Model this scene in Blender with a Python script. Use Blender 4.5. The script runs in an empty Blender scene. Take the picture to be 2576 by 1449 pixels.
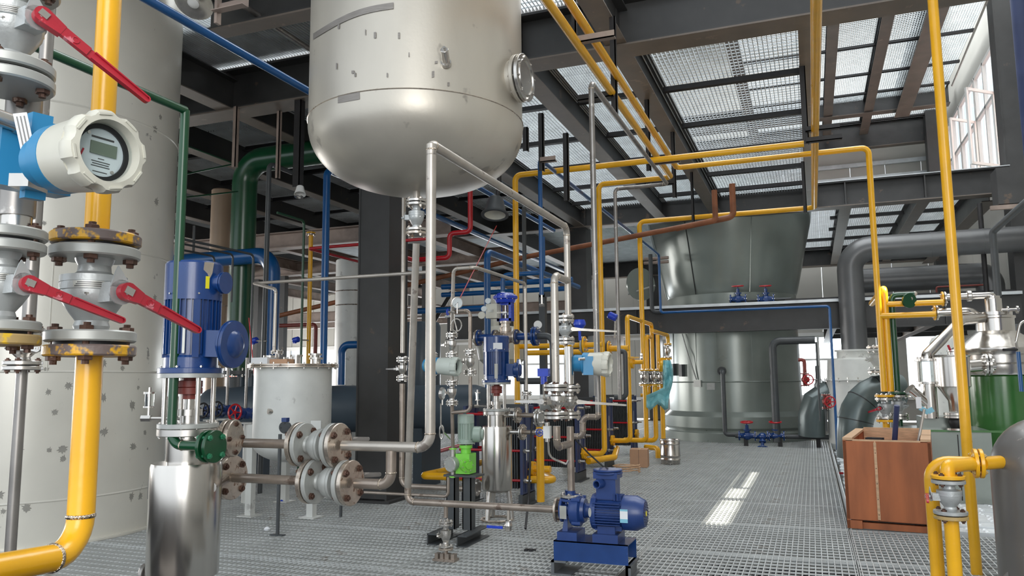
import bpy, math, random
from mathutils import Vector, Matrix
random.seed(7)
SC = bpy.context.scene
COL = SC.collection
PI = math.pi
# ------------------------------------------------------------------ camera (frame 2576 x 1449)
FOC = 1950.0
_y, _p, _r = math.radians(21.0), math.radians(6.8), math.radians(-0.5)
FW = Vector((-math.sin(_y)*math.cos(_p), math.cos(_y)*math.cos(_p), math.sin(_p)))
_r0 = Vector((math.cos(_y), math.sin(_y), 0.0)); _u0 = _r0.cross(FW)
RT = math.cos(_r)*_r0 + math.sin(_r)*_u0
UP = RT.cross(FW)
CP = Vector((0.0, 0.0, 1.5))
cd = bpy.data.cameras.new('camera'); cam = bpy.data.objects.new('camera', cd); COL.objects.link(cam)
cd.sensor_fit = 'HORIZONTAL'; cd.sensor_width = 36.0; cd.lens = 36.0*FOC/2576.0
cd.clip_start = 0.05; cd.clip_end = 200
cam.matrix_world = Matrix(((RT.x, UP.x, -FW.x, CP.x), (RT.y, UP.y, -FW.y, CP.y), (RT.z, UP.z, -FW.z, CP.z), (0, 0, 0, 1)))
SC.camera = cam
# ------------------------------------------------------------------ world, sun, lamps, exposure
w = bpy.data.worlds.new('hazy_sky'); SC.world = w; w.use_nodes = True
bg = w.node_tree.nodes['Background']; bg.inputs[0].default_value = (0.86, 0.93, 1.0, 1); bg.inputs[1].default_value = 1.0
sl = bpy.data.lights.new('sun', 'SUN'); sl.energy = 13.0; sl.angle = math.radians(0.6); sl.color = (1.0, 0.93, 0.80)
sun = bpy.data.objects.new('sun', sl); COL.objects.link(sun)
SUN_DIR = Vector((-5.7, -0.9, -7.6)).normalized()
sun.rotation_euler = SUN_DIR.to_track_quat('-Z', 'Y').to_euler()
def lamp(name, loc, to, size, sizey, power, color=(1, 1, 1)):
    l = bpy.data.lights.new(name, 'AREA'); l.shape = 'RECTANGLE'; l.size = size; l.size_y = sizey; l.energy = power; l.color = color
    o = bpy.data.objects.new(name, l); COL.objects.link(o); o.location = loc
    o.rotation_euler = (Vector(to)-Vector(loc)).to_track_quat('-Z', 'Y').to_euler(); return o
lamp('roof_fill', (0, 17, 14.4), (0, 17, 0), 12, 20, 2600, (0.95, 0.98, 1.0))  # added area lamp under the closed roof, brightens the upper levels
lamp('rear_fill', (4.5, -5.5, 4.2), (-3, 10, 1.5), 8, 6, 520, (1.0, 0.97, 0.93))  # added fill lamp behind the camera, stands for light from the right
lamp('daylight_back_windows', (-9, 29.3, 1.8), (-6, 8, 0.5), 24, 2.2, 700, (0.93, 0.97, 1.0))
lamp('left_fill', (-26.4, 15, 2.0), (-9, 15, 3.6), 24, 2.2, 1500, (1.0, 0.96, 0.92))  # added fill lamp, lifts the dark ceiling on the left
SC.view_settings.view_transform = 'Standard'; SC.view_settings.look = 'None'
SC.view_settings.gamma = 1.0; SC.view_settings.use_curve_mapping = False
SC.view_settings.exposure = 0.68
# ------------------------------------------------------------------ measuring helpers
def ray(x, y): return FW + RT*((x-1288)/FOC) - UP*((y-724.5)/FOC)
def P(x, y, d): return CP + ray(x, y)*d
def on(x, y, ax, v):
    r = ray(x, y); return CP + r*((v-CP[ax])/r[ax])
def dep(p): return (p-CP).dot(FW)
AX = {'x': Vector((1, 0, 0)), 'y': Vector((0, 1, 0)), 'z': Vector((0, 0, 1))}
def near(p, a, x, y):
    """point of the line p + t*a that lies nearest to the sight line of pixel x, y"""
    r = ray(x, y).normalized(); w0 = p-CP; b = a.dot(r); d_ = a.dot(w0); e = r.dot(w0)
    t = (b*e-d_)/(1-b*b); return p+a*t
def route(spec):
    pts = []
    for s in spec:
        if s[0] == 'p': pts.append(P(*s[1:]))
        elif s[0] == 'w': pts.append(Vector(s[1]))
        elif s[0] == 'm': pts.append(pts[-1]+Vector(s[1]))
        elif s[0] == 'X': pts.append(on(s[1], s[2], 0, s[3]))
        elif s[0] == 'Y': pts.append(on(s[1], s[2], 1, s[3]))
        elif s[0] == 'Z': pts.append(on(s[1], s[2], 2, s[3]))
        else: pts.append(near(pts[-1], AX[s[0]], s[1], s[2]))
    return pts
class Vert:
    """a vertical line through a point; z and p read heights off it, m turns a width in pixels into metres"""
    def __init__(s, *a): s.o = P(*a) if len(a) == 3 else Vector(a[0])
    def p(s, y):
        lo, hi = -6.0, 20.0
        for _ in range(40):
            mid = (lo+hi)/2; q = Vector((s.o.x, s.o.y, mid))-CP
            py = 724.5-FOC*q.dot(UP)/q.dot(FW)
            if py > y: lo = mid
            else: hi = mid
        return Vector((s.o.x, s.o.y, (lo+hi)/2))
    def z(s, y): return s.p(y).z
    def m(s, px, y=None): return px*dep(s.p(y) if y else s.o)/FOC
# ------------------------------------------------------------------ meshes
def frame(pos, z=(0, 0, 1), x=None):
    z = Vector(z).normalized()
    if x is None: x = Vector((1, 0, 0)) if abs(z.x) < 0.9 else Vector((0, 1, 0))
    x = Vector(x); x = (x-z*x.dot(z)).normalized(); y = z.cross(x); pos = Vector(pos)
    return Matrix(((x.x, y.x, z.x, pos.x), (x.y, y.y, z.y, pos.y), (x.z, y.z, z.z, pos.z), (0, 0, 0, 1)))
I4 = Matrix.Identity(4)
class MB:
    def __init__(s): s.v = []; s.f = []
    def add(s, vs, fs, M=None):
        n = len(s.v)
        s.v.extend([(M @ Vector(v)) for v in vs] if M is not None else [Vector(v) for v in vs])
        s.f.extend([tuple(i+n for i in f) for f in fs]); return s
    def box(s, c, size, M=None, top=1.0):
        x, y, z = size[0]/2, size[1]/2, size[2]/2; cx, cy, cz = c
        vs = [(cx+i*x*(top if k > 0 else 1), cy+j*y*(top if k > 0 else 1), cz+k*z) for k in (-1, 1) for j in (-1, 1) for i in (-1, 1)]
        return s.add(vs, [(0, 2, 3, 1), (4, 5, 7, 6), (0, 1, 5, 4), (2, 6, 7, 3), (0, 4, 6, 2), (1, 3, 7, 5)], M)
    def span(s, a, b):
        return s.box([(a[i]+b[i])/2 for i in range(3)], [abs(b[i]-a[i]) for i in range(3)])
    def lathe(s, prof, M=None, seg=32, a0=0.0, a1=2*PI):
        full = abs(a1-a0-2*PI) < 1e-6; n = seg if full else seg+1; vs = []; fs = []; rows = []
        for (r, z) in prof:
            if r < 1e-6: rows.append([len(vs)]); vs.append((0, 0, z))
            else:
                rows.append(list(range(len(vs), len(vs)+n)))
                for k in range(n):
                    a = a0+(a1-a0)*k/seg; vs.append((r*math.cos(a), r*math.sin(a), z))
        for A, B in zip(rows, rows[1:]):
            for k in range(seg):
                k2 = (k+1) % n if full else k+1
                if len(A) == 1 and len(B) == 1: continue
                if len(A) == 1: fs.append((A[0], B[k2], B[k]))
                elif len(B) == 1: fs.append((A[k], A[k2], B[0]))
                else: fs.append((A[k], A[k2], B[k2], B[k]))
        return s.add(vs, fs, M)
    def cyl(s, r, z0, z1, M=None, seg=24, bev=0.0):
        b = bev
        pr = [(0, z0), (r-b, z0), (r, z0+b), (r, z1-b), (r-b, z1), (0, z1)] if b else [(0, z0), (r, z0), (r, z1), (0, z1)]
        return s.lathe(pr, M, seg)
    def prism(s, poly, z0, z1, M=None):
        n = len(poly); vs = [(x, y, z0) for x, y in poly]+[(x, y, z1) for x, y in poly]
        fs = [tuple(range(n-1, -1, -1)), tuple(range(n, 2*n))]+[(i, (i+1) % n, n+(i+1) % n, n+i) for i in range(n)]
        return s.add(vs, fs, M)
    def tube(s, pts, r, seg=14, caps=True, closed=False):
        pts = [Vector(p) for p in pts]; n = len(pts); rr = r if isinstance(r, (list, tuple)) else [r]*n
        t = [(pts[min(i+1, n-1)]-pts[max(i-1, 0)]).normalized() for i in range(n)]
        u = t[0].orthogonal().normalized(); base = len(s.v); rows = []
        for i in range(n):
            u = (u-t[i]*u.dot(t[i]))
            u = u.normalized() if u.length > 1e-6 else t[i].orthogonal().normalized()
            v = t[i].cross(u); k = 1.0
            if 0 < i < n-1:
                c = (pts[i]-pts[i-1]).normalized().dot((pts[i+1]-pts[i]).normalized()); k = 1/max(0.5, math.sqrt((1+c)/2))
            rows.append(len(s.v))
            for q in range(seg):
                a = 2*PI*q/seg; s.v.append(pts[i]+(u*math.cos(a)+v*math.sin(a))*rr[i]*(k if i in (0, n-1) else 1))
        for i in range(n-1):
            for q in range(seg):
                q2 = (q+1) % seg; s.f.append((rows[i]+q, rows[i]+q2, rows[i+1]+q2, rows[i+1]+q))
        if caps:
            s.f.append(tuple(rows[0]+q for q in reversed(range(seg)))); s.f.append(tuple(rows[-1]+q for q in range(seg)))
        return s
    def ibeam(s, a, b, wd, ht, side=(1, 0, 0), tf=0.02, tw=0.014):
        """I section from a to b (points on the underside centre line), standing ht high, wd wide"""
        a = Vector(a); b = Vector(b); z = (b-a); L = z.length; M = frame(a, z, side)
        y = (M @ Vector((0, 1, 0)))-a; sg = 1 if y.z > 0 or abs(y.z) < 0.3 else -1
        s.box((0, sg*tf/2, L/2), (wd, tf, L), M); s.box((0, sg*(ht-tf/2), L/2), (wd, tf, L), M)
        s.box((0, sg*ht/2, L/2), (tw, ht-2*tf, L), M); return s
    def mesh(s, name, mat=None, M=None, sharp=32):
        me = bpy.data.meshes.new(name); vs = [M @ v for v in s.v] if M is not None else s.v
        me.from_pydata([tuple(v) for v in vs], [], s.f); me.update()
        if len(me.polygons):
            me.polygons.foreach_set('use_smooth', [True]*len(me.polygons)); me.set_sharp_from_angle(angle=math.radians(sharp))
        for m in (mat if isinstance(mat, (list, tuple)) else [mat]):
            if m is not None: me.materials.append(m)
        return me
WM = {}
def link(name, me, parent=None, M=I4):
    o = bpy.data.objects.new(name, me); COL.objects.link(o)
    if parent is not None: o.parent = parent; o.matrix_basis = WM[parent.name].inverted() @ M
    else: o.matrix_basis = M.copy()
    WM[o.name] = M.copy(); return o
def tag(o, label, cat, group=None):
    o['label'] = label; o['category'] = cat
    if group: o['group'] = group
    return o
def thing(name, label, cat, loc, group=None):
    o = link(name, None, None, Matrix.Translation(Vector(loc))); o.empty_display_size = 0.1
    return tag(o, label, cat, group)
def setting(name, loc=(0, 0, 0)):
    o = link(name, None, None, Matrix.Translation(Vector(loc))); o['kind'] = 'structure'; return o
def part(name, mb, mat, parent, label=None, sharp=32):
    """mb in world coordinates"""
    Mp = WM[parent.name]; me = mb.mesh(name, mat, Mp.inverted(), sharp)
    o = link(name, me, parent, Mp)
    if label: o['label'] = label
    return o
def solo(name, mb, mat, label=None, cat=None, group=None, sharp=32, kind=None):
    """a top-level mesh with its origin at the middle of its foot"""
    xs = [v.x for v in mb.v]; ys = [v.y for v in mb.v]; zs = [v.z for v in mb.v]
    M = Matrix.Translation(((min(xs)+max(xs))/2, (min(ys)+max(ys))/2, min(zs)))
    o = link(name, mb.mesh(name, mat, M.inverted(), sharp), None, M)
    if label: tag(o, label, cat, group)
    if kind: o['kind'] = kind
    return o
_cache = {}
def inst(name, key, build, mat, parent, M, label=None, sharp=32):
    k = (key, mat.name if mat else None)
    if k not in _cache: _cache[k] = build().mesh(name, mat, None, sharp)
    o = link(name, _cache[k], parent, M)
    if label: o['label'] = label
    return o
# ------------------------------------------------------------------ materials (procedural)
MATS = {}
def mat(name, col, rough=0.5, metal=0.0, var=0.12, scale=6.0, spot=None, spot_amt=0.0, spot_scale=9.0, bump=0.0, bscale=60.0, coat=0.0, stretch=None, spec=None, streak=0.0):
    m = bpy.data.materials.new(name); m.use_nodes = True; nt = m.node_tree; N = nt.nodes; L = nt.links
    b = N['Principled BSDF']; b.inputs['Roughness'].default_value = rough; b.inputs['Metallic'].default_value = metal
    if coat: b.inputs['Coat Weight'].default_value = coat; b.inputs['Coat Roughness'].default_value = 0.15
    if spec is not None: b.inputs['Specular IOR Level'].default_value = spec
    tc = N.new('ShaderNodeTexCoord'); src = tc.outputs['Object']
    if stretch:
        mp = N.new('ShaderNodeMapping'); mp.inputs['Scale'].default_value = stretch; L.new(src, mp.inputs['Vector']); ssrc = mp.outputs[0]
    else: ssrc = src
    n = N.new('ShaderNodeTexNoise'); n.inputs['Scale'].default_value = scale; n.inputs['Detail'].default_value = 6.0; L.new(ssrc, n.inputs['Vector'])
    r = N.new('ShaderNodeValToRGB'); L.new(n.outputs['Fac'], r.inputs['Fac'])
    r.color_ramp.elements[0].position = 0.3; r.color_ramp.elements[1].position = 0.7
    r.color_ramp.elements[0].color = tuple(c*(1-var) for c in col)+(1,); r.color_ramp.elements[1].color = tuple(min(1, c*(1+var)) for c in col)+(1,)
    out = r.outputs['Color']
    if spot:
        n2 = N.new('ShaderNodeTexNoise'); n2.inputs['Scale'].default_value = spot_scale; n2.inputs['Detail'].default_value = 4.0; n2.inputs['Roughness'].default_value = 0.65; L.new(src, n2.inputs['Vector'])
        r2 = N.new('ShaderNodeValToRGB'); L.new(n2.outputs['Fac'], r2.inputs['Fac'])
        t = 0.72-0.3*spot_amt; r2.color_ramp.elements[0].position = t; r2.color_ramp.elements[1].position = min(1, t+0.05)
        mx = N.new('ShaderNodeMix'); mx.data_type = 'RGBA'; L.new(r2.outputs['Color'], mx.inputs['Factor']); L.new(out, mx.inputs['A']); mx.inputs['B'].default_value = tuple(spot)+(1,)
        out = mx.outputs['Result']
    L.new(out, b.inputs['Base Color'])
    if rough > 0.08:
        mr = N.new('ShaderNodeMapRange'); L.new(n.outputs['Fac'], mr.inputs['Value']); mr.inputs['To Min'].default_value = max(0.03, rough*0.78); mr.inputs['To Max'].default_value = min(1, rough*1.22)
        L.new(mr.outputs[0], b.inputs['Roughness'])
    if bump:
        nb = N.new('ShaderNodeTexNoise'); nb.inputs['Scale'].default_value = bscale; nb.inputs['Detail'].default_value = 3.0; L.new(ssrc if streak else src, nb.inputs['Vector'])
        bp = N.new('ShaderNodeBump'); bp.inputs['Strength'].default_value = bump; bp.inputs['Distance'].default_value = 0.01; L.new(nb.outputs['Fac'], bp.inputs['Height']); L.new(bp.outputs[0], b.inputs['Normal'])
    MATS[name] = m; return m
BEAM = mat('painted_beam_steel', (0.042, 0.042, 0.042), 0.5, 0.0, 0.25, 2.5, (0.11, 0.08, 0.06), 0.25, 3.0, 0.05, 90, spec=0.6)
BEAMF = mat('floor_lit_flange_steel', (0.165, 0.138, 0.115), 0.5, 0.0, 0.2, 2.5, (0.24, 0.19, 0.15), 0.3, 4.0)  # lighter brown puts light bounced off the floor into the flange colour
TAN = mat('tan_pipe_cladding', (0.36, 0.26, 0.18), 0.4, 0.2, 0.08, 2.0)
GCH = mat('grey_channel_steel', (0.14, 0.15, 0.16), 0.45, 0.2, 0.2, 12, (0.2, 0.09, 0.05), 0.2, 6)
BEAMB = mat('brown_lit_steel', (0.30, 0.235, 0.20), 0.55, 0.0, 0.3, 3.0, (0.34, 0.27, 0.22), 0.4, 4.0)  # brown steel, lightened so the mezzanine flanges look lit
BLACK = mat('black_angle_steel', (0.020, 0.019, 0.020), 0.5, 0.0, 0.3, 8.0)
GALV = mat('galvanised_steel', (0.70, 0.74, 0.76), 0.42, 0.2, 0.16, 3.0, (0.30, 0.27, 0.24), 0.22, 1.2)
GALVF = mat('galvanised_floor_steel', (0.56, 0.58, 0.575), 0.42, 0.12, 0.10, 2.0, (0.26, 0.21, 0.17), 0.3, 0.9)
YEL = mat('yellow_gloss_paint', (0.88, 0.45, 0.010), 0.30, 0.0, 0.07, 5.0, bump=0.12, bscale=22, coat=0.3)
YELW = mat('worn_yellow_paint', (0.78, 0.42, 0.02), 0.4, 0.0, 0.1, 9.0, (0.17, 0.13, 0.12), 0.85, 14.0, 0.2, 60)
YELD = mat('faded_yellow_cast', (0.47, 0.33, 0.14), 0.5, 0.0, 0.15, 9.0, (0.75, 0.48, 0.03), 0.5, 18.0, 0.1, 80)
BLU = mat('blue_gloss_paint', (0.004, 0.085, 0.27), 0.30, 0.0, 0.1, 3.0, coat=0.3)
MBLU = mat('royal_blue_motor_paint', (0.008, 0.046, 0.19), 0.26, 0.0, 0.12, 6.0, coat=0.4)
NAVY = mat('navy_machine_paint', (0.016, 0.048, 0.19), 0.38, 0.0, 0.15, 6.0, coat=0.2)
NAVYF = mat('navy_frame_paint', (0.035, 0.052, 0.135), 0.45, 0.0, 0.12, 6.0)
DBLU = mat('bright_blue_enamel', (0.012, 0.05, 0.50), 0.28, 0.0, 0.12, 12.0, coat=0.4)
SKY = mat('light_blue_plastic', (0.03, 0.24, 0.47), 0.35, 0.0, 0.04, 5.0)
CREAM = mat('cream_housing_paint', (0.63, 0.62, 0.54), 0.35, 0.0, 0.05, 8.0, coat=0.15)
GRN = mat('dark_green_gloss_paint', (0.004, 0.062, 0.022), 0.30, 0.0, 0.12, 3.0, coat=0.3)
LIME = mat('lime_green_enamel', (0.22, 0.68, 0.07), 0.35, 0.0, 0.06, 8.0, coat=0.2)
SAGE = mat('sage_green_enamel', (0.33, 0.42, 0.36), 0.35, 0.0, 0.06, 8.0, coat=0.2)
RED = mat('red_gloss_paint', (0.48, 0.008, 0.016), 0.3, 0.0, 0.1, 5.0, coat=0.3)
LEV = mat('red_lever_enamel', (0.44, 0.020, 0.038), 0.33, 0.0, 0.14, 14.0, (0.66, 0.20, 0.24), 0.3, 30.0, 0.06, 120, coat=0.15)
OXR = mat('oxide_red_cast', (0.23, 0.045, 0.035), 0.45, 0.0, 0.15, 10.0)
RUST = mat('rusty_brown_bolt_steel', (0.115, 0.062, 0.045), 0.5, 0.5, 0.35, 40.0, (0.42, 0.30, 0.24), 0.35, 60.0)
RPIPE = mat('rust_primer_pipe', (0.24, 0.085, 0.035), 0.5, 0.0, 0.25, 5.0)
SS = mat('pickled_stainless_pipe', (0.50, 0.46, 0.41), 0.34, 0.55, 0.14, 7.0, (0.30, 0.26, 0.23), 0.35, 7.0, 0.05, 40)
SSB = mat('brownish_stainless_pipe', (0.34, 0.285, 0.24), 0.34, 0.6, 0.2, 9.0, (0.20, 0.15, 0.12), 0.35, 8.0, 0.05, 40)
SSD = mat('dark_stainless_pipe', (0.30, 0.285, 0.27), 0.36, 0.7, 0.25, 6.0, (0.58, 0.55, 0.52), 0.35, 14.0)
SSP = mat('polished_stainless', (0.62, 0.59, 0.55), 0.21, 1.0, 0.05, 3.0, stretch=(6, 6, 0.3), bump=0.03, bscale=5, streak=1)
SSM = mat('machined_stainless', (0.60, 0.575, 0.54), 0.25, 0.9, 0.08, 20.0)
SSF = mat('heat_stained_flange_steel', (0.56, 0.49, 0.42), 0.28, 0.8, 0.2, 12.0, (0.25, 0.16, 0.11), 0.4, 16.0)
WELD = mat('shiny_weld_bead', (0.55, 0.47, 0.38), 0.2, 1.0, 0.4, 90.0, bump=0.6, bscale=160)
CAST = mat('silver_painted_cast_steel', (0.47, 0.49, 0.49), 0.36, 0.35, 0.07, 20.0, bump=0.08, bscale=140)
CASTD = mat('grey_valve_flange', (0.43, 0.44, 0.42), 0.38, 0.25, 0.07, 20.0)
DGREY = mat('dark_grey_pipe_paint', (0.060, 0.066, 0.070), 0.42, 0.0, 0.15, 5.0)
SLATE = mat('slate_blue_grey_tank_paint', (0.060, 0.085, 0.110), 0.42, 0.0, 0.15, 1.5, coat=0.1)
WTANK = mat('white_grey_tank_steel', (0.71, 0.69, 0.62), 0.30, 0.15, 0.05, 2.0, (0.28, 0.27, 0.25), 0.14, 5.0, 0.03, 10, coat=0.2)
WVES = mat('white_painted_vessel', (0.68, 0.69, 0.66), 0.42, 0.05, 0.08, 3.5, (0.48, 0.48, 0.46), 0.3, 5.0, 0.12, 8)
HTANK = mat('satin_stainless_tank', (0.53, 0.495, 0.43), 0.38, 0.5, 0.11, 1.8, (0.36, 0.33, 0.29), 0.22, 2.6, 0.06, 30, stretch=(1, 1, 0.35))
TOWER = mat('grey_green_tower_laminate', (0.25, 0.285, 0.26), 0.30, 0.25, 0.12, 1.2, coat=0.35, bump=0.03, bscale=3)
DUCT = mat('dark_duct_sheet', (0.115, 0.118, 0.120), 0.35, 0.3, 0.12, 2.0)
DUCTG = mat('slate_green_elbow_duct', (0.115, 0.145, 0.145), 0.3, 0.3, 0.12, 2.0)
GGLZ = mat('leaf_green_tank_enamel', (0.05, 0.17, 0.04), 0.18, 0.0, 0.1, 2.0, coat=0.5)
WOOD = mat('red_brown_plywood', (0.40, 0.125, 0.045), 0.55, 0.0, 0.28, 2.2, stretch=(3, 3, 0.5), bump=0.05, bscale=30)
WOODL = mat('pale_pine_wood', (0.62, 0.40, 0.24), 0.6, 0.0, 0.2, 6.0, stretch=(1, 8, 8))
CARD = mat('brown_cardboard', (0.52, 0.31, 0.19), 0.7, 0.0, 0.05, 8.0)
WALL = mat('off_white_cladding', (0.50, 0.49, 0.45), 0.6, 0.0, 0.04, 1.0)
WHITE = mat('white_paint', (0.78, 0.78, 0.76), 0.4, 0.0, 0.03, 4.0)
ROOF = mat('pale_roof_sheet', (0.70, 0.72, 0.74), 0.6, 0.0, 0.04, 1.0)
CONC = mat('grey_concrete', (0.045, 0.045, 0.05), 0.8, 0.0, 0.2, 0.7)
RUBB = mat('black_rubber', (0.012, 0.012, 0.014), 0.5, 0.0, 0.1, 20.0)
LCD = mat('grey_green_lcd', (0.17, 0.21, 0.16), 0.25, 0.0, 0.02, 5.0)
DIAL = mat('pale_dial_face', (0.70, 0.76, 0.78), 0.35, 0.0, 0.02, 5.0)
LABW = mat('white_sticker', (0.80, 0.82, 0.84), 0.4, 0.0, 0.02, 5.0)
LABB = mat('light_blue_sticker', (0.22, 0.52, 0.66), 0.4, 0.0, 0.02, 5.0)
PLATE = mat('etched_name_plate', (0.10, 0.10, 0.10), 0.35, 0.6, 0.1, 10.0)
PLATEL = mat('silver_name_plate', (0.52, 0.52, 0.48), 0.35, 0.6, 0.1, 10.0)
BFILM = mat('pale_blue_plastic_film', (0.25, 0.60, 0.66), 0.35, 0.0, 0.15, 8.0)
ORED = mat('orange_red_brick_facade', (0.75, 0.16, 0.10), 0.8, 0.0, 0.05, 2.0)
YLAB = mat('yellow_sticker', (0.85, 0.75, 0.02), 0.4, 0.0, 0.02, 5.0)
GLASS = bpy.data.materials.new('clear_glass'); GLASS.use_nodes = True
_b = GLASS.node_tree.nodes['Principled BSDF']; _b.inputs['Transmission Weight'].default_value = 1.0; _b.inputs['Roughness'].default_value = 0.02; _b.inputs['IOR'].default_value = 1.1; _b.inputs['Base Color'].default_value = (0.93, 0.97, 0.98, 1)
LAMPW = mat('lit_lamp_lens', (0.9, 0.9, 0.9), 0.3); _b = LAMPW.node_tree.nodes['Principled BSDF']; _b.inputs['Emission Color'].default_value = (0.95, 0.97, 1, 1); _b.inputs['Emission Strength'].default_value = 3.0
# ------------------------------------------------------------------ building blocks
def bolt_mb(L, s):
    m = MB(); h = s*0.62
    m.lathe([(0, L/2+h), (s*0.94, L/2+h), (s, L/2+h*0.9), (s, L/2), (0, L/2)][::-1], None, 6)
    m.lathe([(0, -L/2-h), (s*0.94, -L/2-h), (s, -L/2-h*0.9), (s, -L/2), (0, -L/2)], None, 6)
    m.cyl(s*0.52, -L/2-h*1.9, L/2+h*1.7, None, 8); return m
def bolts(parent, M, Rb, n, L, s, mt, a0=0.0, name='bolt'):
    out = []
    for k in range(n):
        a = a0+2*PI*k/n
        B = M @ Matrix.Translation((Rb*math.cos(a), Rb*math.sin(a), 0)) @ Matrix.Rotation(a, 4, 'Z')
        out.append(inst(name, ('bolt', round(L, 4), round(s, 4)), lambda: bolt_mb(L, s), mt, parent, B))
    return out
def disc_mb(R, th, ro=None):
    b = min(0.003, th*0.15); return MB().cyl(R, -th/2, th/2, None, 40, b)
def disc(parent, M, R, th, mt, name='flange', label=None):
    return inst(name, ('disc', round(R, 4), round(th, 4)), lambda: disc_mb(R, th), mt, parent, M, label)
def pair(parent, pos, axis, R, th, mA, mB_, n=4, s=None, mb=None, gap=None, x=None, a0=PI/4):
    """two flanges bolted face to face; axis points from A to B"""
    M = frame(pos, axis, x); gap = gap or th*0.35; s = s or R*0.16
    a = disc(parent, M @ Matrix.Translation((0, 0, -(th+gap)/2)), R, th, mA)
    b = disc(parent, M @ Matrix.Translation((0, 0, (th+gap)/2)), R, th, mB_)
    inst('gasket', ('gask', round(R, 4), round(gap, 4)), lambda: MB().cyl(R*0.74, -gap/2, gap/2, None, 28), RUBB, parent, M)
    bolts(a, M, R*0.78, n, 2*th+gap, s, mb or SSM, a0); return a
def fillet(pts, R, n=7):
    out = [pts[0]]; marks = []
    for i in range(1, len(pts)-1):
        a, b, c = pts[i-1], pts[i], pts[i+1]; u = (a-b); v = (c-b)
        if u.length < 1e-5 or v.length < 1e-5: continue
        ul, vl = u.length, v.length; u = u/ul; v = v/vl; ang = math.acos(max(-1, min(1, u.dot(v))))
        if ang > PI-0.06: out.append(b); continue
        t = min(R/math.tan(ang/2), ul*0.48, vl*0.48); r = t*math.tan(ang/2)
        bis = (u+v).normalized(); cen = b+bis*(r/math.sin(ang/2)); p0 = b+u*t; p1 = b+v*t
        marks.append((p0, u)); marks.append((p1, v)); w0 = p0-cen; w1 = p1-cen; th = w0.angle(w1)
        for k in range(n+1):
            q = k/n; out.append(cen+(w0*math.sin((1-q)*th)+w1*math.sin(q*th))/math.sin(th))
    out.append(pts[-1]); return out, marks
def weld_ring(parent, p, ax, r, mt=None):
    return inst('weld_bead', ('weld', round(r, 4)), lambda: MB().lathe([(r*0.9, -r*0.22), (r*1.05, -r*0.14), (r*1.1, 0), (r*1.05, r*0.14), (r*0.9, r*0.22)], None, 18), mt or WELD, parent, frame(p, ax))
def pipe(label, spec, r, mt, bend=3.0, weld=False, name='pipe', cat='pipe', group=None, seg=16, parent=None, raw=False, ground=False):
    pts = spec if raw else route(spec)
    if ground: pts = [Vector((pts[0].x, pts[0].y, 0.0))]+pts
    path, marks = fillet(pts, r*bend)
    mb = MB().tube(path, r, seg)
    o = solo(name, mb, mt, label, cat, group, 50) if parent is None else part(name, mb, mt, parent, label, 50)
    if weld:
        for p, u in marks: weld_ring(o if parent is None else parent, p, u, r)
    return o, pts
def hexa(r, z0, z1, M): return MB().cyl(r, z0, z1, M, 6)
def lever_mb(L, w, t):
    """flat cast lever along +X, pivot at the origin, face +Z"""
    m = MB(); c = []
    for k in range(9): a = PI/2+PI*k/8; c.append((w*0.95*math.cos(a), w*0.95*math.sin(a)))
    m.prism(c+[(L*0.18, -w*0.62), (L*0.18, w*0.62)], -t*1.4, t*0.6)
    m.prism([(L*0.14, -w*0.6), (L*0.42, -w*0.55), (L*0.42, w*0.55), (L*0.14, w*0.6)], -t*0.7, t*0.5)
    e = [(L+w*0.4*math.cos(a), w*0.4*math.sin(a)) for a in [-PI/2+PI*k/6 for k in range(7)]]
    m.prism([(L*0.40, -w*0.55)]+e+[(L*0.40, w*0.55)], -t*0.7, t*0.1)
    for s in (1, -1): m.prism([(L*0.46, s*w*0.52), (L, s*w*0.40), (L, s*w*0.26), (L*0.46, s*w*0.36)][::s], t*0.1, t*0.7)
    m.lathe([(w*0.24, t*0.1), (w*0.40, t*0.1), (w*0.40, t*0.7), (w*0.24, t*0.7)], Matrix.Translation((L, 0, 0)), 14, -PI/2, PI/2)
    m.lathe([(w*0.22, -t*0.1), (w*0.40, -t*0.1), (w*0.40, t*0.75), (w*0.3, t*0.75), (w*0.3, t*0.6), (w*0.0, t*0.6)], Matrix.Translation((L*0.29, 0, 0)), 18)
    return m
def lever(parent, a, b, mt, w, t, face=None, name='lever'):
    a = Vector(a); b = Vector(b); L = (b-a).length
    n = Vector(face) if face is not None else (CP-a)
    x = (b-a).normalized(); n = (n-x*n.dot(x)).normalized()
    M = frame(a, n, x)
    o = inst(name, ('lev', round(L, 3), round(w, 4)), lambda: lever_mb(L, w, t), mt, parent, M)
    inst('lever_nut', ('lnut', round(w, 4)), lambda: MB().box((0, 0, t*0.3), (w*1.0, w*0.8, t*1.4)), SSM, o, M)
    return o
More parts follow.
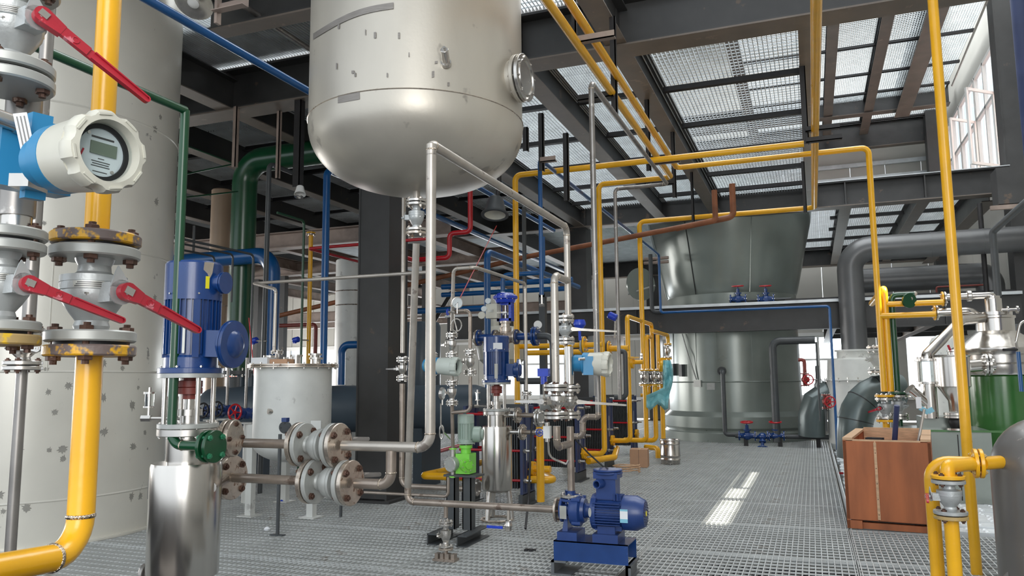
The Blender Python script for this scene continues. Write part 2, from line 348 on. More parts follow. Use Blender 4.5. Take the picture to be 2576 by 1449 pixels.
def ball_valve(label, pos, axis, stem, R, H, mbody=None, mfl=None, mcA=None, mcB=None, bm=None, n=4, tip=None, lev=None, levmat=None, cat='valve', group=None, small=False, comp=True, a0=PI/4, th=None):
    """flanged ball valve; pos centre, H half length between flange faces, +axis is the A end"""
    mbody = mbody or SSM; mfl = mfl or SSM; bm = bm or SSM; axis = Vector(axis).normalized(); pos = Vector(pos)
    th = th or R*0.26; M = frame(pos, axis, stem); t = thing('ball_valve', label, cat, pos, group)
    T = lambda z: M @ Matrix.Translation((0, 0, z))
    def body():
        m = MB(); h = H
        m.lathe([(R*0.36, -h), (R*0.40, -h*0.86), (R*0.36, -h*0.72), (R*0.52, -h*0.48), (R*0.66, -h*0.22), (R*0.70, h*0.02), (R*0.70, h*0.10), (R*0.74, h*0.11), (R*0.74, h*0.30),
                 (R*0.72, h*0.30), (R*0.72, h*0.32), (R*0.74, h*0.32), (R*0.74, h*0.50), (R*0.5, h*0.52), (R*0.38, h*0.62), (R*0.36, h*0.80), (R*0.42, h*0.92), (R*0.44, h)], None, 36)
        return m
    b = inst('body', ('vb', round(R, 4), round(H, 4)), body, mbody, t, M)
    def gland():
        m = MB(); X = frame((0, 0, 0), (1, 0, 0), (0, 0, 1))
        m.box((R*0.75, 0, 0), (R*0.62, R*0.50, R*0.46)); m.cyl(R*0.24, R*0.9, R*1.12, X, 20)
        m.cyl(R*0.11, R*1.1, R*1.42, X, 12)
        return m
    inst('stem_housing', ('vg', round(R, 4)), gland, mbody, t, M)
    def stop():
        m = MB(); X = frame((R*1.08, 0, 0), (1, 0, 0), (0, 0, 1))
        c = [(R*0.30*math.cos(a), R*0.30*math.sin(a)) for a in [2*PI*k/14 for k in range(14)]]
        m.prism(c, 0, R*0.05, X); m.prism([(R*0.1, -R*0.28), (R*0.62, R*0.1), (R*0.5, R*0.16), (R*0.12, R*0.28)], 0, R*0.05, X)
        m.prism([(-R*0.1, -R*0.2), (-R*0.1, -R*0.45), (R*0.12, -R*0.45), (R*0.12, -R*0.2)], 0, R*0.05, X); return m
    inst('stop_plate', ('vs', round(R, 4)), stop, mbody, t, M)
    for sgn, cm in ((1, mcA), (-1, mcB)):
        f = disc(t, T(sgn*(H+th/2)), R, th, mfl); g = th*0.3
        if comp:
            disc(t, T(sgn*(H+th*1.5+g)), R*1.01, th, cm or mfl, 'pipe_flange')
            inst('gasket', ('gask', round(R, 4), round(g, 4)), lambda: MB().cyl(R*0.8, -g/2, g/2, None, 28), RUBB, t, T(sgn*(H+th+g/2)))
        bolts(f, T(sgn*(H+th+g/2)), R*0.77, n, 2*th+g if comp else th, R*0.165, bm, a0)
    if not small:
        inst('name_plate', ('vp', round(R, 4)), lambda: MB().lathe([(R*0.745, H*0.13), (R*0.76, H*0.13), (R*0.76, H*0.30), (R*0.745, H*0.30)], None, 10, -1.15, -0.25), PLATEL, t, M)
        for q in range(3): inst('printed_line', ('vpl', round(R, 4), q), lambda: MB().lathe([(R*0.762, H*(0.145+0.05*q)), (R*0.764, H*(0.145+0.05*q)), (R*0.764, H*(0.175+0.05*q)), (R*0.762, H*(0.175+0.05*q))], None, 8, -1.10+0.04*q, -0.30), PLATE, t, M)
        bolts(b, T(H*0.22), R*0.66, 6, H*0.44, R*0.06, SSM, 0.3, 'body_screw')
    if tip is not None or lev:
        a = M @ Vector((R*1.36, 0, 0)); tp = Vector(tip) if tip is not None else a+Vector(lev)
        lever(t, a, tp, levmat or LEV, R*0.22, R*0.10, (M @ Vector((1, 0, 0)))-pos)
    return t
def handwheel(parent, pos, axis, R, mt, name='handwheel'):
    def mk():
        m = MB(); c = [(R*math.cos(2*PI*k/20), R*math.sin(2*PI*k/20), 0) for k in range(21)]
        m.tube(c, R*0.13, 8, False); m.cyl(R*0.22, -R*0.15, R*0.15, None, 10)
        for k in range(5):
            a = 2*PI*k/5; m.tube([(0, 0, 0), (R*math.cos(a), R*math.sin(a), 0)], R*0.09, 6)
        return m
    return inst(name, ('hw', round(R, 4)), mk, mt, parent, frame(pos, axis))
def globe_valve(label, pos, axis, stem, R, H, mt, wm, group=None, ends=True):
    """flanged globe or gate valve with bonnet and handwheel"""
    M = frame(pos, axis, stem); t = thing('globe_valve', label, 'valve', pos, group)
    def mk():
        m = MB(); m.lathe([(R*0.5, -H), (R*0.55, -H*0.5), (R*0.85, -H*0.2), (R*0.85, H*0.2), (R*0.55, H*0.5), (R*0.5, H)], None, 20)
        X = frame((0, 0, 0), (1, 0, 0)); m.cyl(R*0.5, 0, R*1.3, X, 14); m.cyl(R*0.75, R*1.1, R*1.35, X, 16); m.cyl(R*0.35, R*1.3, R*2.2, X, 12); m.cyl(R*0.12, R*2.1, R*2.9, X, 8); return m
    inst('body', ('gv', round(R, 4), round(H, 4)), mk, mt, t, M)
    for s in (1, -1):
        f = disc(t, M @ Matrix.Translation((0, 0, s*H)), R, R*0.25, mt); bolts(f, M @ Matrix.Translation((0, 0, s*H)), R*0.78, 4, R*0.3, R*0.12, SSM)
    handwheel(t, M @ Vector((R*2.75, 0, 0)), (M @ Vector((1, 0, 0)))-Vector(pos), R*1.15, wm); return t
def gauge(label, pos, face, R, mt=None, stem=None, group=None):
    t = thing('pressure_gauge', label, 'gauge', pos, group); M = frame(pos, face, (0, 0, 1))
    inst('case', ('gc', round(R, 4)), lambda: MB().lathe([(0, -R*0.35), (R*0.9, -R*0.35), (R, -R*0.25), (R, R*0.18), (R*0.88, R*0.2), (R*0.86, R*0.1)], None, 28), mt or SSM, t, M)
    inst('dial', ('gd', round(R, 4)), lambda: MB().cyl(R*0.87, R*0.06, R*0.1, None, 28), DIAL, t, M)
    inst('needle', ('gn', round(R, 4)), lambda: MB().box((R*0.2, 0, R*0.13), (R*0.8, R*0.05, R*0.02)), RUBB, t, M @ Matrix.Rotation(2.3, 4, 'Z'))
    if stem: part('stem', MB().tube([Vector(pos), Vector(pos)+Vector(stem)], R*0.13, 8), mt or SSM, t)
    return t
def motor_parts(t, base, axis, box, R, L, mt, cowl=0.34, seg=40, boxk=1.0, fins=30, nfin_h=0.13, round_end=False, mbolt=None):
    """electric motor standing on base; axis from the mounting flange to the fan cowl; box = side of the terminal box"""
    M = frame(base, axis, box); c0 = L*(1-cowl)
    def stator():
        m = MB(); r = R*(1-nfin_h); m.lathe([(0, L*0.05), (R*0.93, L*0.05), (R*0.93, L*0.14), (r, L*0.16), (r, c0), (0, c0)], None, seg)
        for k in range(fins):
            a = 2*PI*k/fins
            if k % (fins//4 or 1) == fins//8: m.box((r+R*0.04, 0, (L*0.14+c0)/2), (R*0.14, R*0.22, c0-L*0.14), Matrix.Rotation(a, 4, 'Z'))
            else: m.box((r+R*nfin_h*0.40, 0, (L*0.17+c0)/2), (R*nfin_h*1.05, R*0.035, c0-L*0.17), Matrix.Rotation(a, 4, 'Z'))
        return m
    inst('finned_stator', ('st', round(R, 4), round(L, 4), fins), stator, mt, t, M)
    e = R*0.28 if round_end else R*0.10
    cw = inst('fan_cowl', ('cw', round(R, 4), round(L, 4)), lambda: MB().lathe([(R*0.9, c0-L*0.01), (R*1.0, c0-L*0.01), (R*1.0, L-e), (R*(0.72 if round_end else 0.94), L-e*0.15), (R*(0.6 if round_end else 0.86), L), (0, L)], None, seg), mt, t, M)
    f = disc(t, M @ Matrix.Translation((0, 0, L*0.025)), R*1.12, L*0.05, mt, 'mounting_flange')
    bolts(f, M @ Matrix.Translation((0, 0, L*0.02)), R*1.04, 8, L*0.07, R*0.055, mbolt or SSM, 0.2)
    for k in range(6): inst('cowl_screw', ('cs', round(R, 4)), lambda: MB().cyl(R*0.035, 0, R*0.05, None, 6), SSM, cw, M @ Matrix.Rotation(PI/3*k+0.3, 4, 'Z') @ frame((R, 0, c0+L*0.04), (1, 0, 0)))
    return M, c0
# ------------------------------------------------------------------ large structure
def seen(pts, m=60):
    for p in pts:
        q = Vector(p)-CP; d = q.dot(FW)
        if d > 0.4:
            x = 1288+FOC*q.dot(RT)/d; y = 724.5-FOC*q.dot(UP)/d
            if -m < x < 2576+m and -m < y < 1449+m: return True
    return False
PX, PY = 1.735, 1.464
def grating_mesh(name, m, nx=36, ny=13, hb=0.05, lip=True, bt=0.0065):
    g = MB(); dx = PX/nx; dy = PY/ny
    for i in range(nx): g.box((-PX/2+dx*(i+0.5), 0, -hb/2), (bt, PY-0.02, hb))
    for j in range(ny): g.box((0, -PY/2+dy*(j+0.5), -0.008), (PX-0.02, 0.009, 0.013))
    if lip:
        for s in (-1, 1):
            g.box((0, s*(PY/2-0.007), -hb/2), (PX-0.012, 0.006, hb)); g.box((s*(PX/2-0.007), 0, -hb/2), (0.006, PY-0.016, hb))
    return g.mesh(name, m, None)
floor = setting('floor')
gm = grating_mesh('grating_panel', GALVF, bt=0.008)
Y0 = on(1900, 1396, 2, 0).y
nf = 0
for j in range(-4, 17):
    yc = Y0+PY*(j+0.5)
    for i in range(-20, 3):
        xr = 0.26+PX*i; xc = xr-PX/2
        if i > 0 and yc > 8.2: continue
        if abs(xc+1.9) < 1.9 and abs(yc-21.3) < 1.7: continue
        if xc < -26 or yc > 28.5 or not seen([(xc+a*PX/2, yc+b*PY/2, 0) for a in (-1, 0, 1) for b in (-1, 0, 1)], 160): continue
        if nf >= 298: continue
        nf += 1; rz = random.uniform(-0.002, 0.002)
        link('grating_panel', gm, floor, Matrix.Translation((xc, yc, random.uniform(-0.002, 0.002))) @ Matrix.Rotation(rz, 4, 'Z'))
# bearers under the floor
for i in range(-12, 3):
    x = 0.26+PX*i*1.0
    if i % 2: part('floor_bearer', MB().ibeam((x, -2, -0.36), (x, 29, -0.36), 0.16, 0.30), BEAM, floor)
for y in (2.5, 5.6, 8.66, 12, 15.4, 18.8, 22, 25.4):
    part('floor_bearer', MB().ibeam((-28, y, -0.36), (4.4, y, -0.36), 0.18, 0.30), GALV if y < 9 else BEAM, floor)
part('floor_edge_strip', MB().box((0.285, 14, 0.045), (0.012, 10.6, 0.15)), GALV, floor)
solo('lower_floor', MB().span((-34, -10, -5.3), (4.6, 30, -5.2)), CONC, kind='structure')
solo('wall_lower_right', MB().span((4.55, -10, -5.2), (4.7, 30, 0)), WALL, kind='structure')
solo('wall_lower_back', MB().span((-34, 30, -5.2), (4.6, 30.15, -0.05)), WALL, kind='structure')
solo('light_block_wall_left', MB().span((-30, -8, -5.2), (-29.9, 30, -0.05)), CONC, kind='structure')  # unseen wall added to keep light out of the space below
solo('light_block_wall_front', MB().span((-30, -8.1, -5.2), (4.6, -8, -0.05)), CONC, kind='structure')  # also unseen, added so the grating holes stay dark
# back wall of upright cladding panels, with a band of windows
back = setting('wall_back', (0, 30, 0))
for (z0, z1) in ((0.0, 0.75), (3.1, 6.0), (6.0, 9.1), (9.1, 15.0)):
    m = 1.15; x = -34.0; k = 0
    while x < 4.6:
        if z0 < 9 and x > -30 and seen([(x, 30, z0), (x+m, 30, z1), (x+m/2, 30, (z0+z1)/2)], 80):
            part('cladding_panel', MB().box((x+m/2, 30.06+0.006*((k*7) % 3), (z0+z1)/2), (m-0.02, 0.12, z1-z0-0.03)), WALL, back)
        else: part('cladding_panel', MB().box((x+m/2, 30.08, (z0+z1)/2), (m, 0.10, z1-z0)), WALL, back)
        x += m; k += 1
part('sill_rail', MB().box((-14.5, 29.95, 0.78), (39, 0.16, 0.08)), WHITE, back); part('head_rail', MB().box((-14.5, 29.95, 3.06), (39, 0.16, 0.1)), WHITE, back)
for z in (6.0, 8.6, 9.1): part('wall_girt', MB().box((-14.5, 29.92, z), (39, 0.12, 0.14)), GALV if z != 6.0 else BEAM, back)
for q in (4.0, 4.3): part('cladding_panel', MB().box((q+0.15, 30.06, 1.93), (0.29, 0.12, 2.3)), WALL, back)
n = 0
for k in range(20):
    x = -33+k*1.9
    if x+1.9 > 4.9 or not seen([(x, 30, 1), (x+1.9, 30, 3), (x+1, 30, 2)], 40): continue
    if not (x < -16 or -12.3 < x < -8.3 or -1.0 < x < 1.1):
        for q in (0, 0.95): part('cladding_panel', MB().box((x+q+0.475, 30.06, 1.93), (0.93, 0.12, 2.3)), WALL, back)
        continue
    n += 1; wn = setting('window_%d' % n, (x, 30, 0.8)); fr = MB()
    for a in (x+0.03, x+0.95, x+1.87): fr.box((a, 29.98, 1.93), (0.07, 0.09, 2.2))
    for z in (0.86, 2.15, 2.98): fr.box((x+0.95, 29.985, z), (1.84, 0.08, 0.07))
    part('window_frame', fr, WHITE, wn); part('pane', MB().box((x+0.48, 30.0, 1.93), (0.86, 0.008, 2.15)), GLASS, wn); part('pane', MB().box((x+1.40, 30.0, 1.93), (0.86, 0.008, 2.15)), GLASS, wn)
# buildings outside, seen through the panes
for i, (x, y, w_, h, c) in enumerate(((-37, 46, 5, 3.0, ORED), (-9, 52, 10, 2.9, WHITE), (1.5, 50, 5, 3.1, ROOF))):
    f = solo('far_building', MB().box((x, y, h/2-0.8), (w_, 4, h)), c, ['low orange red building outside the far left windows', 'low white building outside the middle of the window band', 'pale low building outside the window beside the tower'][i], 'building')
    for q in range(int(w_/1.6)): part('window', MB().box((x-w_/2+0.9+q*1.6, y-2.02, h*0.45), (0.8, 0.06, 0.9)), PLATE, f)
# right wall: cladding with an upper row of windows and an unseen slot shaped to let in the sun patch
rw = setting('wall_right', (4.6, 0, 0))
def wr(y0, y1, z0, z1, nm='cladding_panel', m=WALL, t=0.12): part(nm, MB().span((4.6, y0, z0), (4.6+t, y1, z1)), m, rw)
for k in range(17): wr(-4+2*k, -2.01+2*k, 0, 6.45)
wr(-4, 9.4, 6.46, 9.75); wr(14.2, 19.2, 6.46, 9.75); wr(9.4, 14.2, 6.46, 7.34); wr(9.4, 14.2, 7.78, 9.75); wr(28.6, 30, 6.46, 9.75); wr(-4, 30, 9.76, 15.1)
n = 20
for y0 in (19.25, 21.6, 23.95, 26.3):
    n += 1; wn = setting('window_%d' % n, (4.6, y0, 6.5)); fr = MB()
    for a in (y0+0.04, y0+1.15, y0+2.26): fr.box((4.62, a, 8.1), (0.10, 0.09, 3.2))
    for z in (6.54, 8.5, 9.68): fr.box((4.62, y0+1.15, z), (0.10, 2.25, 0.09))
    part('window_frame', fr, WHITE, wn)
    for a in (y0+0.6, y0+1.7): part('pane', MB().box((4.64, a, 8.1), (0.008, 1.0, 3.1)), GLASS, wn)
    sash = MB()
    if n in (21, 22):
        A = frame((4.52, y0+2.2, 7.5), (0, 0, 1), (-0.75, -0.66, 0))
        for (c, s) in (((0.03, 0, 0), (0.06, 0.05, 1.9)), ((0.92, 0, 0), (0.06, 0.05, 1.9)), ((0.475, 0, 0.92), (0.9, 0.05, 0.07)), ((0.475, 0, -0.92), (0.9, 0.05, 0.07))): sash.box(c, s, A)
        part('open_sash', sash, WHITE, wn)
fb = solo('facade', MB().box((13.5, 27, 4), (2, 26, 14)), ORED, 'orange red building facade outside the upper right windows', 'building')
for z in (5.5, 8.2, 10.6):
    for k in range(8): part('window', MB().box((12.47, 16+3*k, z), (0.08, 1.5, 1.3)), WHITE, fb)
solo('roof', MB().span((-34, -6, 15.0), (4.8, 30.2, 15.15)), ROOF, kind='structure')
# left wall, far away behind the tanks
wl = setting('wall_left', (-27, 0, 0))
for k in range(19):
    for z0, z1 in ((0, 0.9), (3.1, 9.0), (9.0, 15.0)): part('cladding_panel', MB().span((-27.12, -6+1.9*k, z0+0.01), (-27, -4.12+1.9*k, z1)), WALL, wl)
    if k > 7:
        wn = setting('window_%d' % (40+k), (-27, -6+1.9*k, 1)); part('window_frame', MB().span((-27.08, -6+1.9*k, 0.95), (-27, -5.9+1.9*k, 3.05)).span((-27.08, -6+1.9*k, 1.9), (-27, -4.1+1.9*k, 1.98)), WHITE, wn); part('pane', MB().span((-27.05, -5.9+1.9*k, 0.95), (-27.04, -4.1+1.9*k, 3.05)), GLASS, wn)
# steel columns
def column(x, y, z0, z1, nm='steel_column', b=0.46, h=0.50):
    m = MB()
    for s in (-1, 1): m.box((x+s*(b/2-0.012), y, (z0+z1)/2), (0.024, h, z1-z0))
    m.box((x, y, (z0+z1)/2), (b-0.05, 0.02, z1-z0)); o = solo(nm, m, BEAM, kind='structure')
    part('base_plate', MB().box((x, y, z0+0.015), (b+0.16, h+0.16, 0.03)), BEAM, o)
    for z in (2.6, 5.25, 5.95, 8.9, 9.9):
        if z0 < z < z1: part('stiffener_plate', MB().span((x-b/2+0.03, y-h/2+0.02, z), (x+b/2-0.03, y+h/2-0.02, z+0.02)), BEAM, o)
    part('web_cover', MB().span((x-b/2+0.024, y-h/2+0.01, z0+0.04), (x+b/2-0.024, y-h/2+0.022, z1)), BEAM, o)
    return o
YA, YB, YC = 8.63, 18.95, 29.0
for (x, y) in ((-5.24, YA+0.26), (-5.4, YB), (4.28, YB), (-15.5, YB), (-5.4, YC-0.1), (-15.5, YC), (4.2, YC-0.3), (-24, YC)): column(x, y, 0, 14.6)
# upper floor: beams, joists, angles and grating, a level of its own over the left and the back
ce = setting('ceiling', (0, 0, 5.3))
ZB = 5.34
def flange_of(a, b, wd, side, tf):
    """the lower flange, coloured lighter for bounced floor light, a plate of its own just under the painted section"""
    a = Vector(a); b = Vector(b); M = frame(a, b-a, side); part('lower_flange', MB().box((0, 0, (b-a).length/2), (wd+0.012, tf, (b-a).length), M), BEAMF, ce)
def beamx(y, x0, x1, zb=ZB, h=0.60, wd=0.36, m=None, stiff=(), nm='main_beam'):
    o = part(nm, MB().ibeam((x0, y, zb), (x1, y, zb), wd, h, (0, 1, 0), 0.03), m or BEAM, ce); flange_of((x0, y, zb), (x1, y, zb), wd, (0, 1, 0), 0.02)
    for x in stiff: part('web_stiffener', MB().span((x-0.012, y-wd/2+0.01, zb+0.03), (x+0.012, y+wd/2-0.01, zb+h-0.03)), BEAM, ce)
    return o
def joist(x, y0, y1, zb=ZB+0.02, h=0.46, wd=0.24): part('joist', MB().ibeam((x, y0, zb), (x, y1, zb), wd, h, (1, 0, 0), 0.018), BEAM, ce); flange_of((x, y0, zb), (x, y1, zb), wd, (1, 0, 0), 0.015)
beamx(YA, -20, 4.5, stiff=(-7.6, -9.5, -3.15, -1.93, 1.2, 2.6)); beamx(YB-0.15, -27, 4.1, h=0.56, stiff=(0.9, 2.5, -1.9, -7.6, -9.5)); beamx(YC-0.3, -30, 4.4)
part('beam_top_flange_trim', MB().span((0.3, YB-0.36, 5.9), (4.1, YB+0.06, 5.915)), GALV, ce)
beamx(6.75, -6.3, -4.25, ZB+0.16, 0.42, 0.22, nm='secondary_beam'); beamx(4.3, -12, -4.2, ZB+0.16, 0.42, 0.22, nm='secondary_beam')
for x in (0.17, -1.93, -3.22, -5.3, -7.6, -9.5, -11.6, -13.5, -15.5): joist(x, YA+0.05, YB-0.2)
for x in (0.9, 2.5, -7.6, -11.6, -15.5): joist(x, YB, YC-0.3)
joist(-1.9, 23.6, YC-0.3)
joist(3.75, YB, YC-0.3, ZB-0.1, 0.6, 0.3)
for x in (-7.6, -9.6, -1.93): joist(x, 2.0, YA-0.05)
AY = (9.42, 11.0, 12.75, 14.45, 16.1, 17.6)
for a, b in ((-1.93, 0.17), (-3.22, -1.93), (-5.3, -3.22), (-7.6, -5.3), (-9.5, -7.6), (-11.6, -9.5), (-13.5, -11.6)):
    for y in AY: part('angle_support', MB().span((a+0.10, y-0.045, 5.66), (b-0.08, y+0.045, 5.672)).span((a+0.10, y+0.033, 5.66), (b-0.08, y+0.045, 5.76)), BLACK, ce)
for a, b in ((-1.9, 0.9), (0.9, 2.5), (2.5, 3.7)):
    for y in (20.2, 21.9, 23.6, 25.3, 27.0):
        if a < 0 and y < 24: a_ = 0.55
        else: a_ = a
        part('angle_support', MB().span((a_+0.10, y-0.05, 5.66), (b-0.08, y+0.05, 5.672)).span((a_+0.10, y+0.033, 5.66), (b-0.08, y+0.045, 5.76)), BLACK, ce)
gc = grating_mesh('grating_panel', GALV, 36, 13, 0.05, False)
TX, TY = P(1048, 480, 6.5).x, P(1048, 480, 6.5).y
nc = 0
def cgrid(x0, x1, y0, y1, z):
    global nc
    nx = max(1, round((x1-x0)/PX)); ny = max(1, round((y1-y0)/PY)); sx = (x1-x0)/nx; sy = (y1-y0)/ny
    for i in range(nx):
        for j in range(ny):
            xc = x0+sx*(i+0.5); yc = y0+sy*(j+0.5)
            if nc >= 298 or (Vector((xc-TX, yc-TY)).length < 1.9 and z < 7) or not seen([(xc+a*sx/2, yc+b*sy/2, z) for a in (-1, 0, 1) for b in (-1, 0, 1)], 20): continue
            if Vector((xc+1.9, yc-21.6)).length < 2.6 and z < 9: continue
            if Vector((xc+7.9, yc-6.0)).length < 1.75: continue
            nc += 1; link('grating_panel', gc, ce, Matrix.Translation((xc, yc, z)) @ Matrix.Diagonal((sx/PX, sy/PY, 1, 1)))
for a, b in ((-1.93, 0.17), (-3.22, -1.93), (-5.3, -3.22), (-7.6, -5.3), (-9.5, -7.6), (-11.6, -9.5), (-13.5, -11.6), (-15.5, -13.5)): cgrid(a, b, YA+0.15, YB-0.3, 5.83)
cgrid(-1.9, 3.7, YB+0.1, YC-0.4, 5.95); cgrid(-16, -3.7, YB+0.1, YC-0.4, 5.95); cgrid(-13, 0.17, 2.4, YA-0.15, 6.0)
for k, (x0, x1, y0, y1) in enumerate(((-16, -5.35, 8.85, 18.6), (-16, -3.9, 19.1, 28.6), (-6.45, -4.2, 2.4, 7.4), (-9.6, -4.2, 7.4, 8.42), (-16, -9.6, 2.4, 8.42), (-20, -16, 2, 28))): part('light_block_plate', MB().span((x0, y0, 6.02), (x1, y1, 6.05)), BEAM, ce)  # dark plates added over the grating to stop light from above
# roof level steelwork seen through the opening on the right
Z2 = 9.9
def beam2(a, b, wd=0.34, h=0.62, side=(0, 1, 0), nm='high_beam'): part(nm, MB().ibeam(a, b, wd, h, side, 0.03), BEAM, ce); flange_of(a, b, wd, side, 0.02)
beam2((-8, YB, Z2), (4.4, YB, Z2)); beam2((-8, 26.6, Z2), (4.4, 26.6, Z2)); beam2((-8, YC+0.2, Z2-0.4), (4.4, YC+0.2, Z2-0.4), 0.3, 0.9)
beam2((3.1, 12, Z2-0.1), (3.1, 27, Z2-0.1), 0.42, 0.8, (1, 0, 0)); beam2((2.1, YB, Z2+0.05), (2.1, 29, Z2+0.05), 0.26, 0.45, (1, 0, 0)); beam2((0.9, YB, Z2+0.05), (0.9, 29, Z2+0.05), 0.26, 0.45, (1, 0, 0)); beam2((-1.5, YB, Z2+0.05), (-1.5, 29, Z2+0.05), 0.26, 0.45, (1, 0, 0))
for y in (19.9, 21.9, 24.0, 25.7, 27.6, 28.6):
    part('angle_support', MB().span((-1.5, y-0.06, Z2+0.36), (4.3, y+0.06, Z2+0.42)), BLACK, ce)
cgrid(-1.5, 2.1, YB+0.3, YC, Z2+0.5); cgrid(2.2, 4.3, YB+0.3, YC, Z2+0.5)
beam2((0.6, 8.6, 9.9), (4.6, 8.6, 9.9)); beam2((0.6, 11.5, 9.3), (2.9, 18.8, 10.2), 0.1, 0.3)
for q in ((-6, 15, 14.8), (-2, 22, 14.8), (2, 24, 14.8)):
    t = thing('ceiling_lamp', 'round white high bay lamp under the roof, ' + {-6: 'over the middle bay', -2: 'over the tower', 2: 'near the right wall'}[q[0]], 'lamp', q, 'high bay lamps')
    part('reflector', MB().lathe([(0.08, 0), (0.35, -0.3), (0.33, -0.3), (0.06, 0)], Matrix.Translation(q), 24), WHITE, t)
# platform beam in front of the tower
pb = solo('platform_beam', MB().ibeam((-9, 18.62, 2.58), (4.1, 18.62, 2.58), 0.24, 0.60, (0, 1, 0), 0.02), BEAM, kind='structure')
part('top_edge', MB().span((-9, 18.47, 3.17), (4.1, 18.76, 3.235)), GALV, pb)
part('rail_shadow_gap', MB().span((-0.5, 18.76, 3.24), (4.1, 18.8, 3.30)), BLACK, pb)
for x in (-3.9, 0.95, 2.7, -7): part('web_stiffener', MB().span((x-0.01, 18.5, 2.6), (x+0.01, 18.74, 3.16)), BEAM, pb)
for x in (-6.5, 0.5, 2.6): part('platform_joist', MB().ibeam((x, 18.9, 2.66), (x, 28.5, 2.66), 0.2, 0.42), BEAMB, pb)
for y in (23.2, 26.0): part('platform_cross_beam', MB().ibeam((0.4, y, 2.7), (4.3, y, 2.7), 0.16, 0.36, (0, 1, 0)), BEAM, pb)
g2 = grating_mesh('grating_panel', GALV, 30, 10, 0.04, False)
for i in range(3):
    for j in range(5): link('grating_panel', g2, pb, Matrix.Translation((1.1+PX*i, 20+PY*1.1*j, 3.2)))
# mezzanine steel in the far left
mz = setting('mezzanine_frame', (-12, 20, 3.4))
for y, z in ((13.6, 4.35), (17.2, 4.35), (22.0, 3.5), (24.5, 3.5)): part('mezzanine_beam', MB().ibeam((-24, y, z), (-6.5, y, z), 0.30, 0.34, (0, 1, 0)), BEAMB, mz)
for x in (-7.4, -9.2, -11, -12.8, -14.6, -16.8, -19): part('mezzanine_joist', MB().ibeam((x, 13.6, 4.45), (x, 24.5, 4.45), 0.2, 0.28, (1, 0, 0)), BEAMB, mz)
for k in range(7): part('stair_tread', MB().box((-10.3-0.02*k, 17.6+0.3*k, 2.1+0.25*k), (1.6, 0.26, 0.04)), BEAMB, mz)
for x in (-9.5, -11.1): part('stair_stringer', MB().tube([(x, 17.4, 1.9), (x, 19.9, 4.0)], 0.06, 6), BEAM, mz)
for x in (-8.9, -13.2, -17.5): part('mezzanine_post', MB().box((x, 17.2, 2.2), (0.16, 0.16, 4.3)), BEAM, mz)
# deck of steel planks right of the walkway
dk = setting('plank_deck', (2.4, 13, 0))
def plank():
    m = MB(); m.box((0, 0, -0.025), (4.0, 0.235, 0.05))
    for i in range(26):
        for s in (-0.06, 0.06): m.lathe([(0.030, 0), (0.022, 0.008), (0.012, 0.002), (0, 0.002)], Matrix.Translation((-1.92+i*0.153, s, 0)), 8)
    return m
pm = plank().mesh('deck_plank', GALV)
for k in range(42):
    link('deck_plank', pm, dk, Matrix.Translation((2.36+random.uniform(-0.03, 0.03), 8.95+0.245*k, random.uniform(-0.015, 0.03))) @ Matrix.Rotation(random.uniform(-0.006, 0.006), 4, 'Z'))
# ------------------------------------------------------------------ large tanks
LT = Vector((-7.9, 6.0, 0)); LR = 1.37
t = thing('storage_tank', 'huge off-white cylindrical tank with grey paint splashes at the left edge', 'tank', LT)
M0 = Matrix.Translation(LT)
part('shell', MB().lathe([(LR, 0), (LR, 8.6), (0, 9.0)], M0, 96), WTANK, t)
for z in (0.42, 1.62, 2.86, 4.25): part('weld_seam', MB().lathe([(LR, z-0.012), (LR+0.006, z), (LR, z+0.012)], M0, 96), WTANK, t)
for z, a in ((0.42, -0.9), (1.62, -0.55), (2.86, -0.8), (0.42, -0.35)): part('weld_seam', MB().box((LR*math.cos(a), LR*math.sin(a), z+0.6), (0.008, 0.012, 1.2), M0), WTANK, t)
part('bottom_ring', MB().lathe([(LR, 0), (LR+0.05, 0), (LR+0.05, 0.02), (LR, 0.02)], M0, 96), WTANK, t)
SPL = mat('grey_splash_paint', (0.30, 0.29, 0.26), 0.5, 0, 0.1, 20)
for i in range(46):
    a = random.uniform(-1.15, 0.35); z = random.choice([random.uniform(0.15, 1.5), random.uniform(0.2, 4.5)]); s = random.uniform(0.012, 0.045)
    c = [(s*(random.uniform(0.8, 1.7) if k % 2 else random.uniform(0.6, 0.8))*math.cos(2*PI*k/18), s*(random.uniform(0.8, 1.5) if k % 2 else random.uniform(0.6, 0.8))*math.sin(2*PI*k/18)) for k in range(18)]
    part('paint_splash', MB().prism(c, 0, 0.002, M0 @ frame((LR*math.cos(a), LR*math.sin(a), z), (math.cos(a), math.sin(a), 0), (0, 0, 1))), SPL, t)
